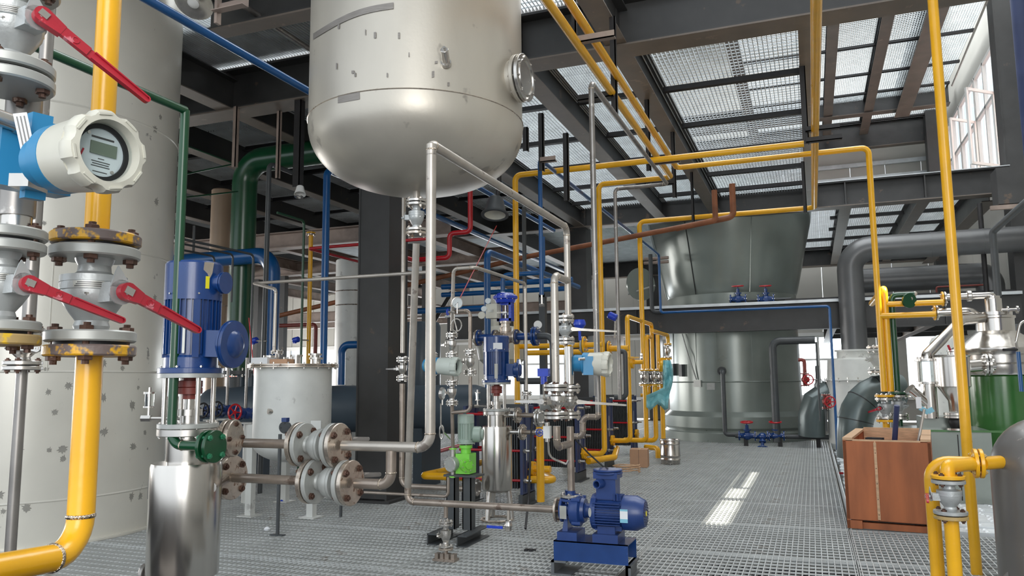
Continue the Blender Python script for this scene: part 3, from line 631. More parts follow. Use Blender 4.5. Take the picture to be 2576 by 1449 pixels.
# hanging stainless tank
V = Vert(1048, 480, 6.5); HC = Vector((V.o.x, V.o.y, 0)); R = 0.897
zs = Vert(1048, 210, 5.6).z(212); zb = V.z(482)
t = thing('hanging_tank', 'big satin stainless tank with a domed bottom hanging above the pumps', 'tank', (HC.x, HC.y, zb))
M = Matrix.Translation(HC)
dome = [(0, zb)]+[(R*math.sin(a)**0.84, zs-(zs-zb)*math.cos(a)**0.86) for a in [PI/2*k/22 for k in range(1, 23)]]
part('domed_bottom', MB().lathe(dome, M, 96), HTANK, t)
part('shell', MB().lathe([(R*0.995, zs), (R*0.995, 5.9), (0, 5.9)], M, 96), HTANK, t)
part('weld_seam', MB().lathe([(R*0.995, zs-0.008), (R+0.006, zs), (R*0.995, zs+0.008)], M, 96), SSF, t)
def onshell(px, py, rr=R):
    d = ray(px, py); o = CP-Vector((HC.x, HC.y, CP.z)); a = d.x**2+d.y**2; b = 2*(o.x*d.x+o.y*d.y); c = o.x**2+o.y**2-rr**2
    k = (-b-math.sqrt(max(0, b*b-4*a*c)))/(2*a); p = CP+d*k; return p, Vector((p.x-HC.x, p.y-HC.y, 0)).normalized()
p, nn = onshell(1122, 160); nn = Vector((0.35, -1, 0.55)).normalized()
part('capped_stub', MB().cyl(0.030, 0, 0.13, frame(p, nn), 20, 0.003).cyl(0.04, -0.01, 0.015, frame(p, nn), 20).cyl(0.012, 0.12, 0.15, frame(p, nn), 10), SSM, t)
p, nn = onshell(1290, 201, R*0.99)
mh = part('manhole_neck', MB().cyl(0.155, -0.1, 0.06, frame(p, nn), 40), HTANK, t)
a1 = disc(mh, frame(p+nn*0.055, nn), 0.19, 0.03, HTANK, 'manhole_flange'); disc(mh, frame(p+nn*0.078, nn), 0.17, 0.012, RUBB, 'gasket'); disc(mh, frame(p+nn*0.10, nn), 0.19, 0.03, SSM, 'manhole_cover')
part('cover_ring', MB().lathe([(0.13, 0.114), (0.135, 0.125), (0.145, 0.125), (0.15, 0.114)], frame(p, nn), 40), SSM, t)
bolts(mh, frame(p+nn*0.078, nn), 0.165, 8, 0.075, 0.013, SSM, 0.2)
def arc_strip(px0, py0, px1, py1, wd, mt, sag=0.0):
    m = MB(); L = []
    for k in range(15):
        u = k/14; q, n_ = onshell(px0+(px1-px0)*u, py0+(py1-py0)*u-sag*math.sin(PI*u)); L.append((q+n_*0.0015, n_))
    vs = [];
    for q, n_ in L: vs += [q+Vector((0, 0, wd/2)), q-Vector((0, 0, wd/2))]
    m.add(vs, [(2*i, 2*i+1, 2*i+3, 2*i+2) for i in range(14)]); return part('worn_scuff', m, mt, t)
SCUF = mat('dull_scuffed_steel', (0.27, 0.25, 0.23), 0.5, 0.5, 0.25, 9, stretch=(1, 1, 30))
arc_strip(788, 92, 990, 14, 0.05, SCUF, 16); arc_strip(850, 250, 905, 240, 0.06, SCUF, 0)
for k in range(12):
    px = random.uniform(810, 1250); py = random.uniform(60, 215)
    arc_strip(px, py, px+random.uniform(2, 8), py-random.uniform(0.2, 1.0), random.uniform(0.01, 0.05), SCUF)
# ------------------------------------------------------------------ nearest pipework, left edge
V = Vert(240, 640, 1.55); r = V.m(31); TOPF = V.p(608); AXU = Vector((0, 0, 1))
pipe('yellow vertical pipe rising past the round transmitter to the top of the frame', [('w', V.p(612)), ('w', V.p(-260))], V.m(29), YEL)
o, pts = pipe('thick yellow pipe below the flanged valve, bending to the left at the floor', [('w', V.p(893)), ('w', V.p(1392)), ('p', -60, 1440, 1.25), ('p', -300, 1480, 1.1)], V.m(31), YEL, 2.6, True)
c = V.p(742); H = (V.z(645)-V.z(838))/2; c = (V.p(652)+V.p(834))/2; H = (V.z(652)-V.z(834))/2
sd = (RT*0.86-FW*0.5); sd.z = 0
tipd = P(498, 830, dep(c)-0.02)
ball_valve('flanged grey ball valve with red lever between the two thick yellow pipes', c, AXU, sd, V.m(103), H, CAST, CASTD, YELW, YELW, RUST, 4, tip=P(496, 830, dep(c)+0.06), a0=0.9, th=V.m(27))
# valve and transmitter stack at the very edge
V2 = Vert(34, 660, 1.40)
pipe('stainless spool pipe behind the light blue transmitter at the left edge', [('w', V2.p(250)), ('w', V2.p(545))], V2.m(42), SSD, name='spool_pipe', cat='pipe')
pipe('stainless pipe stub running up out of the frame above the upper red lever valve', [('w', V2.p(-40)), ('w', V2.p(-260))], V2.m(36), SSD)
V3 = Vert(48, 60, 1.36)
ball_valve('upper grey ball valve with long red lever in the top left corner', (V3.p(-5)+V3.p(150))/2+RT*-0.012, AXU, sd, V3.m(102), (V3.z(-5)-V3.z(172))/2, CAST, CASTD, CASTD, CASTD, RUST, 4, tip=P(368, 250, 1.42), a0=0.75, th=V3.m(27))
ball_valve('lower left edge ball valve with long red lever, beside the yellow pipe valve', V2.p(722)+RT*-0.02, AXU, sd, V2.m(95), (V2.z(636)-V2.z(808))/2, CAST, CASTD, CASTD, YELD, RUST, 4, tip=P(306, 806, 1.46), a0=0.6, th=V2.m(26))
pipe('short silver pipe between the left edge flange and valve', [('w', V2.p(500)), ('w', V2.p(575))], V2.m(36), SSM)
# round transmitter
def transmitter(label, pos, face, R, L, body=CREAM, ring=SKY, big=True, group=None):
    t = thing('pressure_transmitter', label, 'transmitter', pos, group); M = frame(pos, face, (1, 0, 0) if abs(Vector(face).normalized().x) < 0.9 else (0, 1, 0))
    M = frame(pos, face, (0.10, 0, 1) if big else (0, 0, 1))
    part('housing', MB().lathe([(0, -L), (R*0.80, -L), (R*0.92, -L*0.9), (R*0.98, -L*0.12), (R, 0), (R, L*0.0), (R*0.8, L*0.02)], M, 48), body, t)
    part('rear_band', MB().lathe([(R*0.70, -L*1.32), (R*0.92, -L*1.28), (R*0.92, -L*0.93), (R*0.8, -L*0.9)], M, 40).cyl(R*0.7, -L*1.9, -L*1.25, M, 32, R*0.1), ring, t)
    bz = MB(); pr = []
    n = 48; vs = []; fs = []
    for k in range(n):
        a = 2*PI*k/n; g = 1.0 if (k % 6) < 4 else 0.93
        for (rr, z) in ((R*1.02*g, -L*0.03), (R*1.06*g, L*0.04), (R*1.06*g, L*0.26), (R*1.0*g, L*0.34), (R*0.80, L*0.36), (R*0.74, L*0.20), (R*0.74, L*0.0)): vs.append((rr*math.cos(a), rr*math.sin(a), z))
    for k in range(n):
        for q in range(6): fs.append((7*k+q, 7*((k+1) % n)+q, 7*((k+1) % n)+q+1, 7*k+q+1))
    bz.add(vs, fs, M); part('bezel', bz, body, t)
    for k in range(8): part('bezel_notch_lug', MB().box((R*0.93, 0, L*0.36), (R*0.05, R*0.34, L*0.03), M @ Matrix.Rotation(2*PI*k/8+0.25, 4, 'Z')), body, t)
    part('inner_ring', MB().lathe([(R*0.74, L*0.08), (R*0.62, L*0.08), (R*0.62, L*0.0), (R*0.74, L*0.0)], M, 40), RUBB, t)
    d = part('dial_plate', MB().cyl(R*0.66, L*0.0, L*0.03, M, 40), DIAL, t)
    if big:
        part('lcd_screen', MB().box((R*0.10, R*-0.06, L*0.05), (R*0.32, R*0.70, L*0.03), M), LCD, d)
        for (u, n_) in ((0.38, 11), (-0.16, 3), (-0.24, 9), (-0.30, 8), (-0.36, 9), (-0.50, 7)):
            part('printed_line', MB().box((R*u, -R*0.03, L*0.034), (R*(0.05 if u > 0.3 else 0.022), R*n_*0.055, L*0.006), M), PLATE, d)
        for (u, v) in ((0.44, 0.36), (-0.44, -0.34)): part('screw', MB().cyl(R*0.045, L*0.03, L*0.06, M @ Matrix.Translation((R*u, R*v, 0)), 12), SSM, d)
        part('red_mark', MB().box((-R*0.36, R*0.42, L*0.036), (R*0.42, R*0.045, L*0.008), M @ Matrix.Rotation(-0.35, 4, 'Z')), LEV, d)
    part('glass', MB().cyl(R*0.745, L*0.17, L*0.19, M, 40), GLASS, t); return t, M
ctr = P(250, 385, 1.12); fc = (-FW*0.50+RT*0.86+UP*0.02); Rr = 98*1.12/FOC
tr, TM = transmitter('large cream and light blue transmitter with grey LCD dial at the left', ctr, fc, Rr, Rr*1.35)
part('pipe_bracket', MB().box((0, 0, 0), (0.115, 0.11, 0.055), frame(P(78, 395, 1.28), (RT*0.8-FW*0.6), (0, 0, 1))), SKY, tr)
part('blue_backplate', MB().box((0, 0, 0), (0.135, 0.03, 0.02), frame(P(92, 395, 1.22), (RT*0.8-FW*0.6), (0, 0, 1))), SKY, tr)
part('cable_gland', MB().cyl(0.013, -0.02, 0.03, frame(P(18, 303, 1.22), (-0.3, -1, 0.15)), 14).cyl(0.016, -0.05, -0.012, frame(P(18, 303, 1.22), (-0.3, -1, 0.15)), 6), SSM, tr)
tg = part('paper_tag', MB().box((0, 0, 0), (0.056, 0.019, 0.0015), frame(P(60, 330, 1.19), (-FW+RT*0.3), (UP+RT*-0.2))), LABW, tr)
for k in range(3): part('printed_line', MB().box((0, 0.005*(k-1), 0.0012), (0.046, 0.0018, 0.0008), frame(P(60, 330, 1.19), (-FW+RT*0.3), (UP+RT*-0.2))), PLATE, tg)
part('clamp_bracket', MB().box((0, 0, 0), (0.05, 0.02, 0.03), frame(P(72, 462, 1.2), RT)), SSM, tr)
# thin vertical stainless drain with small valve, behind the stack
V4 = Vert(58, 900, 2.3)
pipe('dark stainless drain pipe running down the left edge behind the yellow pipe', [('w', V4.p(925)), ('w', V4.p(1420))], V4.m(13), SSD, seg=12)
ball_valve('small stainless ball valve on the drain pipe under the yellow flange at the left', V4.p(878), AXU, sd, V4.m(44), V4.m(30), SSM, SSM, None, None, RUST, 4, small=True, lev=RT*-0.09, levmat=SSM, th=V4.m(10))
V5 = Vert(92, 500, 2.45)
pipe('long grey stainless pipe standing behind the left edge valves', [('w', V5.p(-200)), ('w', V5.p(838)), ], V5.m(16), SSD, seg=12)
fp = thing('flange_pair', 'small stainless flange pair bolted on the long grey pipe behind the left valves', 'flange', V5.p(835)+RT*0.0)
pair(fp, V5.p(835), AXU, V5.m(26), V5.m(10), SSM, SSM, 4, mb=RUST)
# thin green pipe
o, gp = pipe('thin dark green pipe crossing the white tank and dropping beside the motor', [('p', 466, 278, 4.15), ('y', 60, 115)], 0.022, GRN, 3, True)
top = gp[0]; Vg = Vert(top)
o, gp = pipe('thin green drop pipe in front of the large blue motor, elbowing to the green flange', [('w', top), ('w', Vg.p(1120)), ('x', 503, 1119)], 0.024, GRN, 3, True)
WM_ = None
# ------------------------------------------------------------------ large canned pump with blue motor
def canned_pump(label, V, yt, mlen, R, box, rv, rn, ys, group=None, lift=None, legs=False, cool=DBLU):
    """V vertical axis; ys = rows of motor base, lantern foot, neck foot, vessel shoulder, vessel foot"""
    zm, zl, zn, zv, zf = [V.z(y) for y in ys]; o = V.o; A = Vector((o.x, o.y, 0))
    t = thing('canned_mixer_pump', label, 'pump', (o.x, o.y, zf), group); T = lambda z: Matrix.Translation((o.x, o.y, z))
    M, c0 = motor_parts(t, A+Vector((0, 0, zm)), (0, 0, 1), box, R, mlen, MBLU if rv > 0.15 else NAVY, fins=32, round_end=(rv < 0.15))
    bx = Vector(box).normalized(); zb = zm+mlen*0.27
    BX = frame(A+Vector((0, 0, zb)), bx, (0, 0, 1)); MM = MBLU if rv > 0.15 else NAVY
    part('terminal_box', MB().box((0, 0, R*1.2), (R*0.95, R*0.85, R*0.8), BX).cyl(R*0.58, R*1.35, R*1.75, BX, 28, 0.01), MM, t)
    part('terminal_box_plate', MB().box((0, -R*0.44, R*1.2), (R*0.7, R*0.05, R*0.55), BX), MM, t)
    cv = part('terminal_cover', MB().lathe([(0, R*2.0), (R*0.25, R*2.0), (R*0.42, R*1.93), (R*0.50, R*1.84), (R*0.84, R*1.82), (R*0.86, R*1.78), (R*0.86, R*1.72), (0, R*1.72)], BX, 40).cyl(R*0.86, R*1.64, R*1.70, BX, 40), MM, t)
    bolts(cv, frame(A+Vector((0, 0, zb))+bx*R*1.74, bx), R*0.78, 8, R*0.10, R*0.030, SSM)
    # lantern
    lan = part('lantern_top_plate', MB().cyl(R*1.10, zm-0.022, zm, T(0), 40), CASTD, t)
    for k in range(4):
        a = PI/4+PI/2*k+0.3; part('lantern_rod', MB().cyl(R*0.085 if rv > 0.15 else R*0.075, zl, zm-0.01, T(0) @ Matrix.Translation((R*0.86*math.cos(a), R*0.86*math.sin(a), 0)), 16), SSM, t)
    h = zm-zl
    part('coupling', MB().lathe([(0, zl+h*0.50), (R*0.26, zl+h*0.50), (R*0.26, zl+h*0.60), (R*0.44, zl+h*0.60), (R*0.44, zl+h*0.72), (R*0.40, zl+h*0.73), (R*0.44, zl+h*0.74), (R*0.44, zl+h*0.86), (R*0.26, zl+h*0.87), (R*0.24, zl+h), (0, zl+h)], T(0), 32), OXR, t)
    part('shaft_seal', MB().lathe([(R*0.34, zl), (R*0.34, zl+h*0.18), (R*0.46, zl+h*0.18), (R*0.46, zl+h*0.30), (R*0.2, zl+h*0.31), (R*0.2, zl+h*0.5), (0, zl+h*0.5)], T(0), 32), SSM, t)
    part('lantern_foot_plate', MB().cyl(R*1.05, zl-0.016, zl+0.008, T(0), 40, 0.002), CASTD, t)
    f = part('neck_flange', MB().cyl(R*1.05, zl-0.055, zl-0.018, T(0), 44, 0.003), SSM, t)
    bolts(f, T(zl-0.025), R*0.97, 12, 0.062, 0.009, SSM)
    part('seal_oil_pipe', MB().tube([A+Vector((0, 0, zl+h*0.12)), A+RT*-R*1.5+Vector((0, 0, zl+h*0.12))], 0.009, 8).cyl(0.018, -0.03, 0.02, frame(A+RT*-R*1.5+Vector((0, 0, zl+h*0.12)), RT), 6), SSM, t)
    cup = A+RT*-R*1.45+Vector((0, 0, zl+h*0.36))
    part('glass_oil_cup', MB().cyl(R*0.16, 0, h*0.24, Matrix.Translation(cup), 18), GLASS, t)
    part('oil_cup_caps', MB().cyl(R*0.20, h*0.24, h*0.28, Matrix.Translation(cup), 18).cyl(R*0.20, -h*0.03, 0, Matrix.Translation(cup), 18).cyl(R*0.05, -h*0.26, h*0.37, Matrix.Translation(cup), 10), SSM, t)
    part('neck', MB().cyl(rn, zv-0.01, zl-0.05, T(0), 44), SSP, t)
    g = rv*0.22 if zf > 0.3 else 0.05
    part('vessel', MB().lathe([(0, zf)]+[(rv*math.sin(a), zf+g*(1-math.cos(a))) for a in [PI/2*k/8 for k in range(1, 9)]]+[(rv, zv-0.02), (rv*0.97, zv), (0, zv)], T(0), 64), SSP, t)
    return t, A, T
VM = Vert(470, 1165, 4.05); Rm = VM.m(70)
bigp, A, T = canned_pump('large blue motor on a polished stainless canned pump, front left', VM, 0, VM.z(662)-VM.z(940), Rm, RT*0.93-FW*0.25, VM.m(85), VM.m(50), (940, 1068, 1100, 1163, 1462))
part('vessel_seam_block', MB().box((0, 0, 0), (0.02, 0.02, 0.1), Matrix.Translation(VM.p(1230)+RT*-VM.m(88))), SSP, bigp)
for k in range(3): part('vessel_leg', MB().cyl(0.03, 0, VM.z(1430), Matrix.Translation((A.x+0.13*math.cos(2.1*k), A.y+0.13*math.sin(2.1*k), 0)), 14), SSM, bigp)
zb2 = VM.z(712)
part('upper_junction_box', MB().cyl(Rm*0.30, Rm*0.85, Rm*1.22, frame(A+Vector((0, 0, zb2)), RT*0.93-FW*0.25, (0, 0, 1)), 24).cyl(Rm*0.40, Rm*1.22, Rm*1.28, frame(A+Vector((0, 0, zb2)), RT*0.93-FW*0.25, (0, 0, 1)), 28).cyl(Rm*0.40, Rm*1.31, Rm*1.36, frame(A+Vector((0, 0, zb2)), RT*0.93-FW*0.25, (0, 0, 1)), 28).cyl(Rm*0.3, Rm*1.2, Rm*1.32, frame(A+Vector((0, 0, zb2)), RT*0.93-FW*0.25, (0, 0, 1)), 20), MBLU, bigp)
sdir = (RT*0.75-FW*0.66); sdir.z = 0; sdir.normalize()
part('yellow_sticker', MB().box((0, 0, 0), (0.065, 0.02, 0.003), frame(A+Vector((0, 0, zb2-0.01))+sdir*(Rm*1.006), sdir, (0, 0, 1))), YLAB, bigp)
part('chipped_paint_patch', MB().prism([(0, 0.03), (0.05, 0.028), (0.04, -0.03), (0.02, -0.07), (0.015, -0.03), (-0.005, -0.01)], 0, 0.002, frame(A+Vector((0, 0, VM.z(675)))+(RT*0.66-FW*0.75).normalized()*Rm*1.003, (RT*0.66-FW*0.75), (RT*0.75+FW*0.66))), SSF, bigp)
sn = (-FW*1.0+RT*0.12); sn.z = 0; sn.normalize()
part('name_plate_strip', MB().box((0, 0, 0), (0.15, 0.013, 0.003), frame(A+Vector((0, 0, VM.z(855)))+sn*(Rm*1.0), sn, (0, 0, 1))), PLATEL, bigp)
# ------------------------------------------------------------------ the two flanged runs right of it
S = P(1437, 1232, 6.2)                                   # discharge of the small pump
run = route([('w', S), ('z', 1426, 572), ('y', 1104, 333), ('z', 1096, 1126), ('x', 735, 1113)])
E1, E2 = run[3], run[4]
hr = 0.027
zrun = E1.z
o, _ = pipe('long pickled stainless pipe: down past the hanging tank, left to the upper flanged valve', [('w', run[2]+Vector((0, 0, 0))), ('w', E1), ('x', 862, 1127)], hr, SS, 2.6, True, raw=False)
pipe('sloping stainless pipe running back from the elbow under the hanging tank to the riser', [('w', run[2]+Vector((0, 0, -0.06))), ('w', run[2]), ('w', run[1]), ('w', (run[0].x, run[0].y, Vert(run[0]).z(792)))], hr, SS, 2.6, True)
XA = Vector((1, 0, 0))
U = route([('w', E1), ('x', 862, 1127), ('x', 835, 1124), ('x', 768, 1116), ('x', 735, 1115), ('x', 612, 1108), ('x', 566, 1105)])
RF = 55*dep(U[2])/FOC
ball_valve('upper grey and stainless valve with two rust-bolted flange pairs right of the white vessel', (U[2]+U[3])/2+XA*-0.0, XA, Vector((0, 1, 0.1)), RF, (U[2]-U[3]).length/2*0.92, CASTD, CASTD, SSF, SSF, RUST, 4, a0=PI/4, th=RF*0.22, lev=(0.15, 0.1, 0), levmat=SSD, small=True)
pipe('upper brown stainless pipe between the green reducer and the flange valve', [('w', U[4]), ('w', U[5])], hr*0.95, SSB, weld=False)
pipe('green painted pipe end joining the upper brown pipe at the green flanges', [('w', U[5]+XA*0.02), ('w', U[6]), ('w', gp[2])], hr*0.78, GRN)
gf = thing('green_flange_pair', 'pair of small bolted green flanges beside the large stainless vessel', 'flange', gp[2])
q = gp[2]+XA*0.07
pair(gf, q, XA, 0.080, 0.020, GRN, GRN, 4, 0.015, mat('green_overpainted_bolt', (0.03, 0.20, 0.10), 0.35, 0.1, 0.3, 60), 0.02, a0=PI/4)
q0 = VM.p(1088)
nf_ = P(572, 1102, dep(q0)+0.12)
ub = thing('nozzle_blind_flange', 'stained stainless blind flange on the neck of the large pump, behind the green flanges', 'flange', nf_)
u_ = Vector((1, 0.25, 0)).normalized()
disc(ub, frame(nf_, u_), 0.10, 0.026, SSF); bb = disc(ub, frame(nf_+u_*0.034, u_), 0.10, 0.026, SSF); bolts(bb, frame(nf_+u_*0.017, u_), 0.075, 4, 0.06, 0.014, RUST); part('nozzle', MB().tube([nf_, nf_-u_*0.16], 0.035, 16), SSM, ub)
# lower run
Lr = route([('w', (E1.x, E1.y, Vert(E1).z(1224))), ('x', 880, 1219)]); zl_ = Lr[0].z
tee = near(Vector((E1.x, E1.y, zrun)), XA, 984, 1128)
L = route([('w', (tee.x, tee.y, zl_)), ('x', 895, 1222), ('x', 865, 1219), ('x', 795, 1214), ('x', 768, 1211), ('x', 600, 1206), ('x', 568, 1203), ('x', 520, 1200)])
pipe('brown stainless U bend dropping from the upper run to the lower flange', [('w', tee+Vector((0, 0, -0.02))), ('w', L[0]), ('w', L[1])], hr*1.02, SSB, 2.2, True)
ball_valve('lower grey and stainless valve with rust-bolted flange pairs, below its twin', (L[2]+L[3])/2, XA, Vector((0, 1, 0.1)), RF, (L[2]-L[3]).length/2*0.92, CASTD, CASTD, SSF, SSF, RUST, 4, th=RF*0.22, lev=(0.15, 0.1, 0), levmat=SSD, small=True)
pipe('lower brown stainless pipe between the vessel flange and its valve', [('w', L[4]), ('w', L[6]-XA*0.0)], hr*0.95, SSB)
vf = thing('vessel_inlet_flange', 'rusty flange pair on the side nozzle of the large stainless vessel', 'flange', L[6])
pair(vf, L[6]+XA*0.02, XA, RF*1.04, RF*0.24, SSM, SSF, 4, RF*0.165, RUST); part('nozzle', MB().tube([L[6], (A.x+0.16, A.y, L[6].z+0.0)], 0.030, 18), SSP, vf)
bl = thing('bottom_stub_flange', 'small dark flange stub low on the left of the large vessel', 'flange', P(375, 1440, 4.0))
disc(bl, frame(P(362, 1444, 4.0), RT), 0.05, 0.02, SSD); part('stub', MB().tube([P(360, 1444, 4.0), P(400, 1440, 4.05)], 0.024, 12), SSD, bl)
# ------------------------------------------------------------------ small blue centrifugal pump on its frame
sy = S.y; F0 = on(1402, 1282, 1, sy); E9 = on(1622, 1290, 1, sy); az = (F0.z+E9.z)/2; dx = Vector((1, 0, 0))
def xa(px): return on(px, 1285, 1, sy).x
pu = thing('centrifugal_pump', 'navy blue centrifugal pump and motor standing on a blue frame in front', 'pump', (xa(1490), sy, 0.0))
rm = 0.125
XF = lambda x: frame((x, sy, az), dx, (0, 0, 1))
part('suction_flange', MB().cyl(0.098, 0, 0.022, XF(xa(1413)), 36, 0.003), NAVY, pu); part('gasket', MB().cyl(0.08, -0.006, 0.0, XF(xa(1413)), 30), RUBB, pu)
part('volute_casing', MB().lathe([(0.045, 0), (0.05, 0.07), (0.11, 0.085), (0.125, 0.11), (0.125, 0.16), (0.10, 0.175), (0.09, 0.20), (0, 0.20)], XF(xa(1413)), 36), NAVY, pu)
dn = MB().tube([(S.x, sy, az+0.05), (S.x-0.01, sy, az+0.15), (S.x, sy, Vert(S).z(1268))], [0.06, 0.042, 0.036], 20); part('discharge_neck', dn, NAVY, pu)
zf_ = Vert(S).z(1252)
f = part('discharge_flange', MB().cyl(0.088, zf_-0.024, zf_-0.003, Matrix.Translation((S.x, sy, 0)), 36, 0.003), NAVY, pu)
f2 = part('steel_flange', MB().cyl(0.086, zf_+0.003, zf_+0.027, Matrix.Translation((S.x, sy, 0)), 36, 0.003), SSM, pu); bolts(f2, Matrix.Translation((S.x, sy, zf_)), 0.07, 4, 0.052, 0.014, SSM)
xc = xa(1452)
part('bearing_housing', MB().lathe([(0.07, 0), (0.07, 0.03), (0.055, 0.05), (0.055, 0.11), (0.14, 0.115), (0.14, 0.145), (0.115, 0.15), (0, 0.15)], XF(xa(1462)), 32), NAVY, pu)
for k in range(4):
    a = PI/4+k*PI/2; part('casing_bolt_lug', MB().cyl(0.016, -0.02, 0.05, XF(xc) @ Matrix.Translation((0.125*math.cos(a), 0.125*math.sin(a), 0)), 10), NAVY, pu)
x0 = xa(1497); x1 = xa(1622)
def hfins():
    m = MB(); L = (x1-x0)*0.60; r = rm*0.9; m.cyl(r, 0, L, None, 36)
    for s in (1, -1):
        for k in range(-4, 5): m.box((k*rm*0.16, s*rm*0.92, L/2), (rm*0.045, rm*0.28, L*0.92))
    for s in (1, -1):
        for k in range(-3, 4): m.box((s*rm*0.92, k*rm*0.17, L/2), (rm*0.28, rm*0.045, L*0.9))
    return m
inst('finned_stator', 'hfin', hfins, NAVY, pu, XF(x0))
part('motor_end_ring', MB().lathe([(0.1, 0), (0.135, 0), (0.135, 0.03), (0.12, 0.04)], XF(x0-0.01), 36), NAVY, pu)
cw = part('fan_cowl', MB().lathe([(rm*0.9, 0), (rm*1.06, 0), (rm*1.06, 0.10), (rm*0.80, 0.165), (rm*0.72, 0.168), (0, 0.168)], XF(x0+(x1-x0)*0.60), 40), NAVY, pu)
g = MB()
for rr in (0.25, 0.4, 0.55, 0.68):
    for k in range(int(30*rr)): a = 2*PI*k/int(30*rr)+rr; g.cyl(0.0045, 0.168, 0.1695, XF(x0+(x1-x0)*0.60) @ Matrix.Translation((rm*rr*math.cos(a), rm*rr*math.sin(a), 0)), 6)
part('cowl_vent_holes', g, RUBB, cw); part('rotation_sticker', MB().cyl(0.02, 0.168, 0.171, XF(x0+(x1-x0)*0.60), 14), YLAB, cw)
s1 = part('maker_sticker', MB().box((0, 0, 0), (0.10, 0.06, 0.002), frame((x0+(x1-x0)*0.66, sy-rm*1.07, az-0.005), (0.0, -1, 0), (0, 0, 1))), LABW, pu)
part('sticker_header', MB().box((0.043, 0, 0.0012), (0.014, 0.06, 0.001), frame((x0+(x1-x0)*0.66, sy-rm*1.07, az-0.005), (0.0, -1, 0), (0, 0, 1))), LABB, s1)
part('sticker_footer', MB().box((-0.036, 0, 0.0012), (0.028, 0.06, 0.001), frame((x0+(x1-x0)*0.66, sy-rm*1.07, az-0.005), (0.0, -1, 0), (0, 0, 1))), LABB, s1)
part('pump_name_plate', MB().box((0, 0, 0), (0.10, 0.055, 0.003), frame((xa(1427), sy-0.115, az-0.005), (0, -1, 0), (0, 0, 1))), PLATEL, pu)
part('oval_badge', MB().cyl(0.5, 0, 0.1, frame((x0-0.005, sy-0.137, az+0.01), (0, -1, 0), (0, 0, 1)) @ Matrix.Diagonal((0.07, 0.025, 0.03, 1)), 20), PLATEL, pu)
bxx = xa(1531)
bz = part('terminal_box', MB().box((bxx, sy, az+0.20), (0.155, 0.15, 0.19)).box((bxx, sy, az+0.285), (0.19, 0.18, 0.05)), NAVY, pu)
part('terminal_cover', MB().cyl(0.115, az+0.312, az+0.328, Matrix.Translation((bxx, sy, 0)), 32, 0.004).cyl(0.118, az+0.292, az+0.308, Matrix.Translation((bxx, sy, 0)), 32, 0.004), NAVY, bz)
part('cable_entry', MB().lathe([(0.022, 0), (0.036, 0), (0.036, 0.03), (0.032, 0.07), (0.024, 0.07), (0.024, 0.02)], frame((bxx-0.035, sy-0.085, az+0.225), (-0.25, -1, 0), (0, 0, 1)), 20), NAVY, bz)
part('lifting_eye', MB().tube([(bxx+0.095, sy-0.09, az+0.10), (bxx+0.095, sy-0.09, az+0.15), (bxx+0.07, sy-0.09, az+0.15), (bxx+0.07, sy-0.09, az+0.10)], 0.008, 6), NAVY, bz)
zt = Vert(xa(1500), sy, 0).z(1365) if False else az-0.215
xb0, xb1 = xa(1406), xa(1588)
for (xx, ww) in ((xa(1436), 0.16), (xa(1530), 0.20)): part('foot', MB().box((xx, sy, zt+0.03), (ww, 0.24, 0.06)), NAVY, pu)
part('pump_leg', MB().box((xa(1427), sy, zt+0.10), (0.05, 0.16, 0.14), None, 0.5), NAVY, pu); part('motor_cradle', MB().box((xa(1530), sy, zt+0.08), (0.14, 0.16, 0.07)), NAVY, pu)
fr = part('frame_channel', MB().span((xb0, sy-0.15, zt-0.008), (xb1, sy+0.15, zt)).span((xb0, sy-0.15, zt-0.15), (xb1, sy-0.142, zt)).span((xb0, sy+0.142, zt-0.15), (xb1, sy+0.15, zt)), MBLU, pu)
part('frame_foot', MB().span((xb0-0.02, sy-0.16, 0.012), (xb0+0.005, sy+0.15, zt-0.15)).span((xb0-0.02, sy-0.16, zt-0.165), (xb0+0.10, sy+0.15, zt-0.15)).span((xb0-0.02, sy-0.16, 0.0), (xb0+0.14, sy+0.15, 0.012)), GCH, pu)
part('frame_foot', MB().span((xb1-0.02, sy-0.16, 0.012), (xb1+0.0, sy+0.15, zt-0.15)).span((xb1-0.02, sy-0.16, zt-0.165), (xb1+0.02, sy+0.15, zt-0.15)).span((xb1-0.10, sy-0.16, 0.0), (xb1+0.02, sy+0.15, 0.012)).span((xb1-0.02, sy-0.16, 0.0), (xb1+0.02, sy-0.155, zt-0.15)), GCH, pu)
# suction line
sp, q_ = pipe('stainless suction pipe low in front, running left from the blue pump', [('w', F0), ('x', 1026, 1258), ('z', 1019, 1225)], 0.029, SSB, 2.6, True)
fsu = thing('suction_flange_pair', 'dark edged flange at the suction of the small blue pump', 'flange', F0+dx*0.0); disc(fsu, frame(F0, dx), 0.098, 0.02, SSF); bolts(fsu, frame(F0+dx*0.02, dx), 0.075, 4, 0.05, 0.014, RUST)
NZ = Vert(1048, 480, 6.5)
pipe('leaning stainless pipe from under the hanging tank valve to the suction line', [('w', q_[2]), ('w', NZ.p(612))], 0.030, SS, 2.6, True)
pipe('short stainless outlet pipe under the hanging tank', [('w', NZ.p(450)), ('w', NZ.p(512))], 0.029, SS)
ball_valve('silver ball valve hanging directly under the big tank outlet', (NZ.p(522)+NZ.p(572))/2, AXU, Vector((-1, -0.2, 0)), NZ.m(27), (NZ.z(519)-NZ.z(575))/2, CAST, SSM, SSM, SSF, SSF, 4, th=NZ.m(7), small=False)
